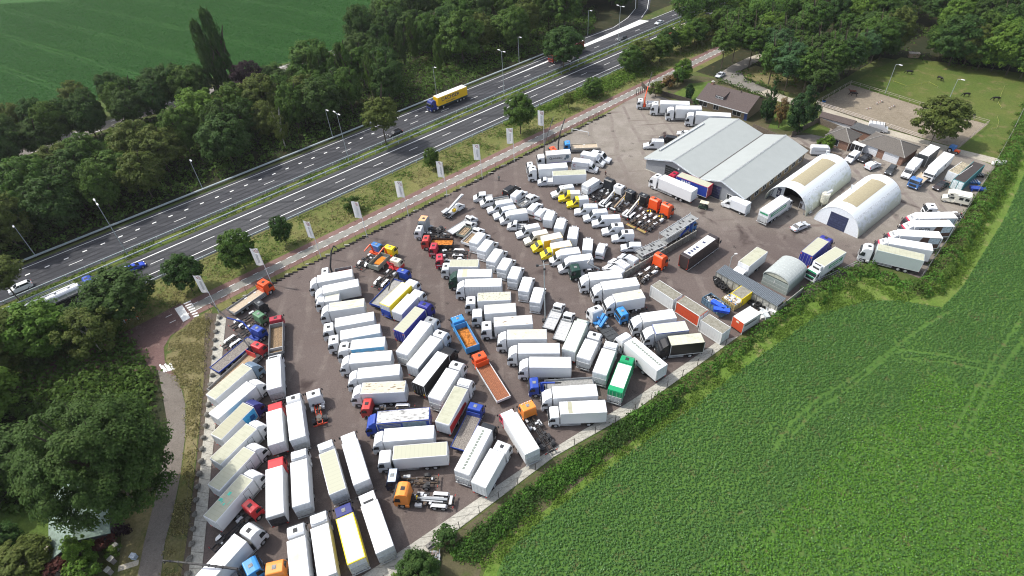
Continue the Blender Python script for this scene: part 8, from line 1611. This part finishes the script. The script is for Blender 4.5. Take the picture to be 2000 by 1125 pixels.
wood(STS((180, -22), (212, -20), (330, -22), (330, -60), (240, -66), (212, -44), (190, -34)), 34, 5.4, (3.8, 6.2), (10, 15), ('green', 'light', 'olive', 'green', 'dark'), 'broadleaf tree in the strip of wood along the lower motorway side', 'trees along the lower motorway side', 8)
wood([(86, 196), (98, 176), (116, 196), (131, 204), (160, 222), (220, 330), (330, 430), (330, 560), (180, 420), (120, 290)], 0, 6.0, (4.6, 6.6), (13, 17), ('green', 'blue', 'dark', 'green', 'light', 'blue'), 'broadleaf tree in the forest behind the bungalow', 'trees of the forest behind the bungalow', 9, base=(.22, .32))
wood([(142, 198), (150, 190), (166, 180), (215, 188), (330, 330), (330, 430), (230, 330), (165, 222)], 0, 6.2, (4.8, 6.8), (13, 17), ('green', 'olive', 'dark', 'light'), 'broadleaf tree in the forest behind the paddock', 'trees of the forest behind the paddock', 10, base=(.2, .3))
for i, (a, c) in enumerate(((1500, 166), (1532, 179), (1566, 187), (1590, 193), (1550, 162), (1514, 142), (1608, 177), (1632, 163), (1655, 150), (1678, 138), (1700, 124), (1582, 160), (1622, 143), (1486, 128), (1540, 140))):
    p = G(a, c); put(p.x, p.y, 4.8 + .7 * math.sin(i * 2), 14 + 1.5 * math.sin(i * 1.3), 'broad', ('green', 'blue', 'green', 'dark')[i % 4], 'tree with bare lower trunk at the near edge of the forest', 'trees at the near edge of the forest', 'broadleaf_tree', i % 4, .3)
for i, (a, c) in enumerate(((1832, 118), (1852, 128), (1880, 131), (1908, 136), (1936, 141), (1964, 147), (1992, 154), (1866, 112), (1900, 118), (1940, 124), (1980, 132), (1716, 118), (1738, 108), (1700, 112), (2015, 160))):
    p = G(a, c); put(p.x, p.y, 5.6 + .8 * math.sin(i * 2), 14.5 + 1.6 * math.sin(i * 1.7), 'broad', ('green', 'dark', 'olive', 'green', 'light')[i % 5], 'low-branched tree along the back edge of the paddock', 'trees along the back edge of the paddock', 'broadleaf_tree', (i + 1) % 4, .10)
FOREST = [(86, 196), (98, 176), (116, 196), (131, 204), (150, 190), (166, 180), (215, 188), (270, 262), (150, 268), (118, 240), (96, 214)]
wood(FOREST, 48, 6.0, (4.6, 6.6), (13, 17), ('green', 'green', 'dark', 'blue', 'green', 'light'), 'broadleaf tree in the forest behind bungalow and paddock', 'trees of the forest behind bungalow and paddock', 9, base=(.22, .32))
def far_wood(name, polys, spacing, seed, mat):
    """the wood behind that reads as one mass: one object"""
    rng = np.random.default_rng(seed); Q = []; N_ = []; done = list(PLACED)
    for poly in polys:
        for x, y in scatter(poly, 900, rng, 0):
            if any((x - a) ** 2 + (y - c) ** 2 < spacing ** 2 for a, c in done): continue
            done.append((x, y)); q, nn = crown_points(rng, 46, 46, .3, 'dome'); r = rng.uniform(4.6, 6.8); h = rng.uniform(12, 17); Q.append(q * [r, r, h * .42] + [x, y, h * .14]); N_.append(nn)
    return structure(name, quads_mesh(name, np.concatenate(Q), np.concatenate(N_), .62, LM[mat], 1.4, rng), 'stuff')
FARP = [[(70, 232), (96, 214), (118, 240), (150, 268), (270, 262), (330, 330), (330, 560), (240, 540), (150, 420)]]
for i in range(17):
    p = ST(157 + i * 7.2, -14.4 + 1.5 * math.sin(i * 2.4)); put(p.x, p.y, 4.2 + .8 * math.sin(i * 1.7), 9.2 + 1.4 * math.sin(i * 3.1), 'broad', ('green', 'olive', 'green', 'dark', 'light')[i % 5], 'tree in the narrow row between lower motorway rail and service road', 'trees between lower rail and service road', 'broadleaf_tree', i % 4, .1)
for (a, c, lb) in ((1408, 134, 'slim trunk tree left at the drive loop'), (1430, 122, 'slim trunk tree in the middle of the drive loop'), (1462, 132, 'thick trunk tree right at the drive loop')):
    p = G(a, c); tree(p.x, p.y, 4.4, 13.5, 'broad', 'green', lb, None, 'broadleaf_tree', 2, .42)
# undergrowth, hedges, weeds and crops
def scatter(poly, n, rng, zf):
    xs = [p[0] for p in poly]; ys = [p[1] for p in poly]; out = []
    P = np.array(poly); 
    while sum(len(o) for o in out) < n:
        q = np.column_stack([rng.uniform(min(xs), max(xs), n), rng.uniform(min(ys), max(ys), n)]); ins = np.zeros(n, bool); j = len(P) - 1
        for i in range(len(P)):
            c = ((P[i, 1] > q[:, 1]) != (P[j, 1] > q[:, 1])) & (q[:, 0] < (P[j, 0] - P[i, 0]) * (q[:, 1] - P[i, 1]) / (P[j, 1] - P[i, 1] + 1e-12) + P[i, 0]); ins ^= c; j = i
        out.append(q[ins])
    return np.concatenate(out)[:n]
def cover(name, poly, n, leaf, h, mat, seed, per=6, spread=.5, up=.8, keep=None):
    """ground cover that nobody could count: many small leaf tufts, one object"""
    rng = np.random.default_rng(seed); q = scatter(poly, n, rng, 0)
    if keep is not None: q = q[keep(q)]
    q = q + rng.normal(size=q.shape) * .35; k = len(q); hh = h * rng.uniform(.3, 1.3, k); idx = np.repeat(np.arange(k), per); d = rng.normal(size=(k * per, 3)); c = np.column_stack([q[idx] + d[:, :2] * spread * .5, hh[idx] * rng.uniform(.35, 1, k * per)]); nn = d * .6 + np.array([0, 0, up])
    return structure(name, quads_mesh(name, c.astype(np.float64), nn, leaf, LM[mat], 1.6, rng), 'stuff')
def lowfreq(q, sc, seed):
    sc = sc * 2.6
    r = np.random.default_rng(seed); v = np.zeros(len(q))
    for i in range(6): k = r.normal(size=2) * sc; v += np.sin(q @ k + r.uniform(0, 6.28)) / 6
    return v + r.normal(0, .16, len(q))
far_wood('far_wood', FARP, 6.6, 71, 'green'); far_wood('far_wood', [STS((206, 34), (235, 60), (300, 60), (330, 200), (200, 200), (150, 128), (172, 128), (232, 126))], 6.4, 72, 'dark')
cover('undergrowth', STS((-90, 21.5), (180, 22.5), (200, 40), (130, 75), (-90, 75)), 9000, .65, 1.8, 'green', 21, 6, 1.6)
cover('undergrowth', PX((-60, 640), (230, 640), (300, 730), (300, 900), (150, 980), (-100, 1020)), 2600, .6, 1.5, 'green', 22, 6, 1.6)
cover('undergrowth', STS((-70, 60), (92, 62), (96, 74), (-70, 76)), 3500, .65, 2.2, 'green', 23, 6, 1.6)
cover('undergrowth', [(76, 190), (98, 174), (131, 202), (150, 188), (172, 176), (240, 190), (240, 260), (120, 240)], 3000, .7, 1.2, 'green', 24, 5, 1.6, keep=lambda q: lowfreq(q, .12, 3) > .0)
cover('median_weeds', STS((-45, 3.3), (320, 3.3), (320, 5.6), (-45, 5.6)), 4200, .32, .45, 'weed', 25, 5, .5, keep=lambda q: lowfreq(q, .15, 5) > -.12)
cover('verge_weeds', STS((-20, -21.5), (260, -21.5), (260, -11.2), (-20, -11.2)), 9000, .30, .4, 'weed', 26, 4, .6, keep=lambda q: lowfreq(q, .16, 6) > .05)
cover('verge_dry_grass', STS((-20, -22), (260, -22), (260, -11), (-20, -11)), 6000, .30, .35, 'dry', 27, 4, .6, keep=lambda q: lowfreq(q, .14, 8) < .0)
cover('bramble', STS((142, -19.5), (158, -18.5), (172, -12), (100, -11.4), (104, -13.5), (128, -15.5)), 1500, .4, 1.5, 'light', 28, 6, .9)
cover('path_verge_grass', PX((335, 665), (386, 622), (412, 610), (402, 690), (378, 930), (360, 1080), (350, 1150), (316, 1150), (328, 1060), (356, 930), (366, 850), (366, 790), (330, 706)), 3500, .22, .22, 'dry', 29, 4, .5, keep=lambda q: lowfreq(q, .3, 9) > -.05)
def hedge(pts, w, h, mat, label, seed, dens=95, leaf=.34):
    rng = np.random.default_rng(seed); P = [Vector((*G2(*p), 0)) for p in pts]; cs = []
    for i in range(len(P) - 1):
        L = (P[i + 1] - P[i]).length; n = int(L * w * dens * .25); u = rng.random(n); d = (P[i + 1] - P[i]).normalized(); nr = np.array([-d.y, d.x])
        bw = w / 2 * (1 + .35 * np.sin(u * L * .9 + i) + .2 * np.sin(u * L * 2.3)); bh = h * (.80 + .24 * np.sin(u * L * .7 + 1.3 * i) + .16 * np.sin(u * L * 1.9) + .12 * np.sin(u * L * 4.3)); a = rng.uniform(0, math.pi, n); k = rng.uniform(.75, 1.06, n)
        x = np.cos(a) * bw * k; z = np.sin(a) * bh * k; c = np.array(P[i])[:2] + np.outer(u * L, np.array(d)[:2]) + x[:, None] * nr; cs.append((np.column_stack([c, np.abs(z) + .1]), np.column_stack([nr[0] * np.cos(a), nr[1] * np.cos(a), np.sin(a)])))
    c = np.concatenate([q[0] for q in cs]); nn = np.concatenate([q[1] for q in cs]) + rng.normal(size=(len(c), 3)) * .55; o = P[0]
    t = thing('hedge', label, 'hedge', o); sel = lowfreq(c[:, :2], .45, seed) + .6 * rng.normal(size=len(c)) * .3 > .08; c = c - np.array([o.x, o.y, 0]); [part('foliage', quads_mesh('foliage', c[k], nn[k], leaf, LM[mm], 1.4, rng), t) for k, mm in ((~sel, mat), (sel, 'green'))]; b = MB(); [b.tube(P[i].lerp(P[i + 1], k / 6) - o, P[i].lerp(P[i + 1], k / 6) - o + Vector((0, 0, h * .6)), .06, 0, 5) for i in range(len(P) - 1) for k in range(6)]; part('stem', b.mesh('stem', BARK), t)
hedge([(1110, 912), (1190, 856), (1240, 822)], 1.3, .8, 'hedge', 'low weedy hedge below the fence of the lower concrete strip', 40, 60, .24)
hedge([(1232, 832), (1290, 790), (1380, 728), (1450, 678), (1520, 622), (1580, 580)], 2.6, 1.8, 'hedge', 'leafy hedge between the lower yard fence and the beet field', 41)
hedge([(1580, 585), (1640, 548), (1690, 528), (1730, 545), (1790, 575), (1812, 572)], 4.2, 2.1, 'hedge', 'rough hedge round the corner behind the fan of trucks', 42)
hedge([(1812, 570), (1850, 510), (1890, 450), (1940, 368), (1975, 300), (2010, 220), (2035, 160)], 4.0, 2.3, 'hedge', 'tall hedge along the right edge beside the trucks', 43)
hedge([(1400, 160), (1440, 172), (1500, 196)], 1.4, 1.5, 'dark', 'clipped dark hedge behind the bungalow', 44); hedge([(1480, 165), (1530, 186)], 1.3, 1.2, 'dark', 'short clipped hedge across the drive', 45); hedge([(1410, 108), (1445, 92), (1460, 84)], 1.6, 1.6, 'dark', 'dark hedge along the service road in the wood', 46); hedge([(1575, 235), (1592, 222), (1600, 214)], 1.8, 1.5, 'green', 'green hedge at the end of the brown shed', 47)
BANK = PX((880, 1082), (960, 1013), (1075, 923), (1240, 814), (1290, 788), (1338, 782), (1195, 878), (1085, 962), (1000, 1022), (925, 1100))
cover('bank_weeds', BANK, 5200, .26, .8, 'hedge', 48, 5, .6, keep=lambda q: lowfreq(q, .35, 4) > .06)
cover('bank_weeds', BANK, 3000, .28, .9, 'dark', 49, 5, .6, keep=lambda q: lowfreq(q, .3, 14) > .04); cover('bank_weeds', BANK, 2200, .24, .5, 'weed', 51, 4, .5, keep=lambda q: lowfreq(q, .3, 24) > .0)
cover('margin_grass', PX((930, 1110), (1000, 1020), (1088, 962), (1200, 880), (1345, 780), (1440, 705), (1600, 585), (1700, 545), (1770, 582), (1860, 540), (1990, 290), (2000, 315), (1872, 560), (1760, 590), (1690, 588), (1600, 615), (1440, 729), (1360, 792), (1210, 901), (1100, 986), (1030, 1039), (980, 1095)), 8000, .22, .35, 'light', 50, 4, .5, keep=lambda q: lowfreq(q, .25, 15) > -.1)
# crop rows: beet on the right, maize at the upper left
def rows_field(name, poly, ang, gap, step, leaf, h, mat, seed, per, keep=None, jit=.12):
    rng = np.random.default_rng(seed); P = np.array(poly); d = np.array([math.cos(ang), math.sin(ang)]); nr = np.array([-d[1], d[0]]); a = P @ d; c = P @ nr
    A, C_ = np.meshgrid(np.arange(a.min(), a.max(), step), np.arange(c.min(), c.max(), gap)); q = np.column_stack([A.ravel(), C_.ravel()]); q += rng.normal(size=q.shape) * np.array([step * .3, jit]); q = np.outer(q[:, 0], d) + np.outer(q[:, 1], nr)
    ins = np.zeros(len(q), bool); j = len(P) - 1
    for i in range(len(P)): ins ^= ((P[i, 1] > q[:, 1]) != (P[j, 1] > q[:, 1])) & (q[:, 0] < (P[j, 0] - P[i, 0]) * (q[:, 1] - P[i, 1]) / (P[j, 1] - P[i, 1] + 1e-12) + P[i, 0]); j = i
    q = q[ins]
    if keep is not None: q = q[keep(q)]
    k = len(q); idx = np.repeat(np.arange(k), per); dd = rng.normal(size=(k * per, 3)); hh = h * rng.uniform(.6, 1.15, k); c = np.column_stack([q[idx] + dd[:, :2] * leaf * .42, hh[idx] * rng.uniform(.55, 1.0, k * per)]); nn = dd * .38 + np.array([0, 0, 1.0])
    return structure(name, quads_mesh(name, c, nn, leaf, LM[mat], 1.5, rng), 'stuff')
BEET = PX((985, 1200), (975, 1120), (985, 1088), (1030, 1037), (1100, 984), (1210, 899), (1360, 790), (1440, 727), (1600, 613), (1700, 586), (1760, 588), (1838, 602), (1880, 560), (1960, 430), (2012, 315), (2060, 300), (2080, 1200))
def dist_poly(q, pts):
    P = np.array(pts); best = np.full(len(q), 1e9)
    for i in range(len(P) - 1):
        a, b_ = P[i], P[i + 1]; d = b_ - a; t = np.clip(((q - a) @ d) / (d @ d), 0, 1); best = np.minimum(best, np.linalg.norm(q - (a + t[:, None] * d), axis=1))
    return best
TRACKS = [PX((1510, 880), (1540, 830), (1600, 775), (1670, 735), (1730, 690), (1800, 640), (1850, 610)), PX((1545, 850), (1600, 795), (1650, 765), (1740, 690), (1780, 683)), PX((1750, 682), (1850, 695), (1925, 712), (1960, 715)), PX((1760, 700), (1850, 708), (1930, 725)), PX((1990, 625), (1930, 718), (1900, 770), (1860, 845)), PX((2000, 660), (1955, 720), (1925, 770), (1880, 850))]
def track_keep(q):
    k = np.ones(len(q), bool)
    for t in TRACKS: k &= dist_poly(q, t) > .24 + .16 * lowfreq(q, .6, 3)
    return k
edge_d = lambda q: dist_poly(q, BEET[1:15])
A1 = math.atan2(G(1600, 622).y - G(1200, 946).y, G(1600, 622).x - G(1200, 946).x)
head = lambda q: (edge_d(q) < 19 + 5 * lowfreq(q, .08, 2))
rows_field('beet_crop', BEET, A1, .56, .19, .165, .34, 'crop', 61, 7, lambda q: track_keep(q) & head(q), .19); rows_field('beet_crop', BEET, A1 + .62, .42, .23, .175, .34, 'crop2', 62, 7, lambda q: track_keep(q) & ~head(q) & (np.random.default_rng(1).random(len(q)) < .62)); rows_field('beet_crop', BEET, A1 + .62, .5, .3, .20, .38, 'crop', 63, 6, lambda q: track_keep(q) & ~head(q) & (np.random.default_rng(2).random(len(q)) < .5))
pa, pb = G(100, 25), G(480, 118); AM = math.atan2(pb.y - pa.y, pb.x - pa.x); nm_ = np.array([-math.sin(AM), math.cos(AM)])
def maize_keep(q): c = (q @ nm_) % 21.0; return ~((np.abs(c - 3) < .40) | (np.abs(c - 5.2) < .40)) & (np.random.default_rng(8).random(len(q)) < .93)
rows_field('maize_crop', [(-169, 200), (-143, 209), (-80, 234), (-64, 236), (-53, 241), (-47, 274), (-50, 308), (-54, 345), (-330, 345), (-330, 160), (-230, 174)], AM, .75, .5, .36, 1.0, 'maize', 64, 4, maize_keep, .12)
# thin summer haze over the whole place
b = MB(); b.box(-560, 560, -140, 700, -1.0, 90.0)
hm = bpy.data.materials.new('haze'); hm.use_nodes = True; hn = hm.node_tree.nodes; hn.remove(hn['Principled BSDF']); pv = hn.new('ShaderNodeVolumePrincipled'); pv.inputs['Color'].default_value = (.92, .95, 1.0, 1); pv.inputs['Density'].default_value = .00008; pv.inputs['Anisotropy'].default_value = .3
hm.node_tree.links.new(pv.outputs[0], hn['Material Output'].inputs['Volume']); structure('haze', b.mesh('haze', hm), 'stuff')
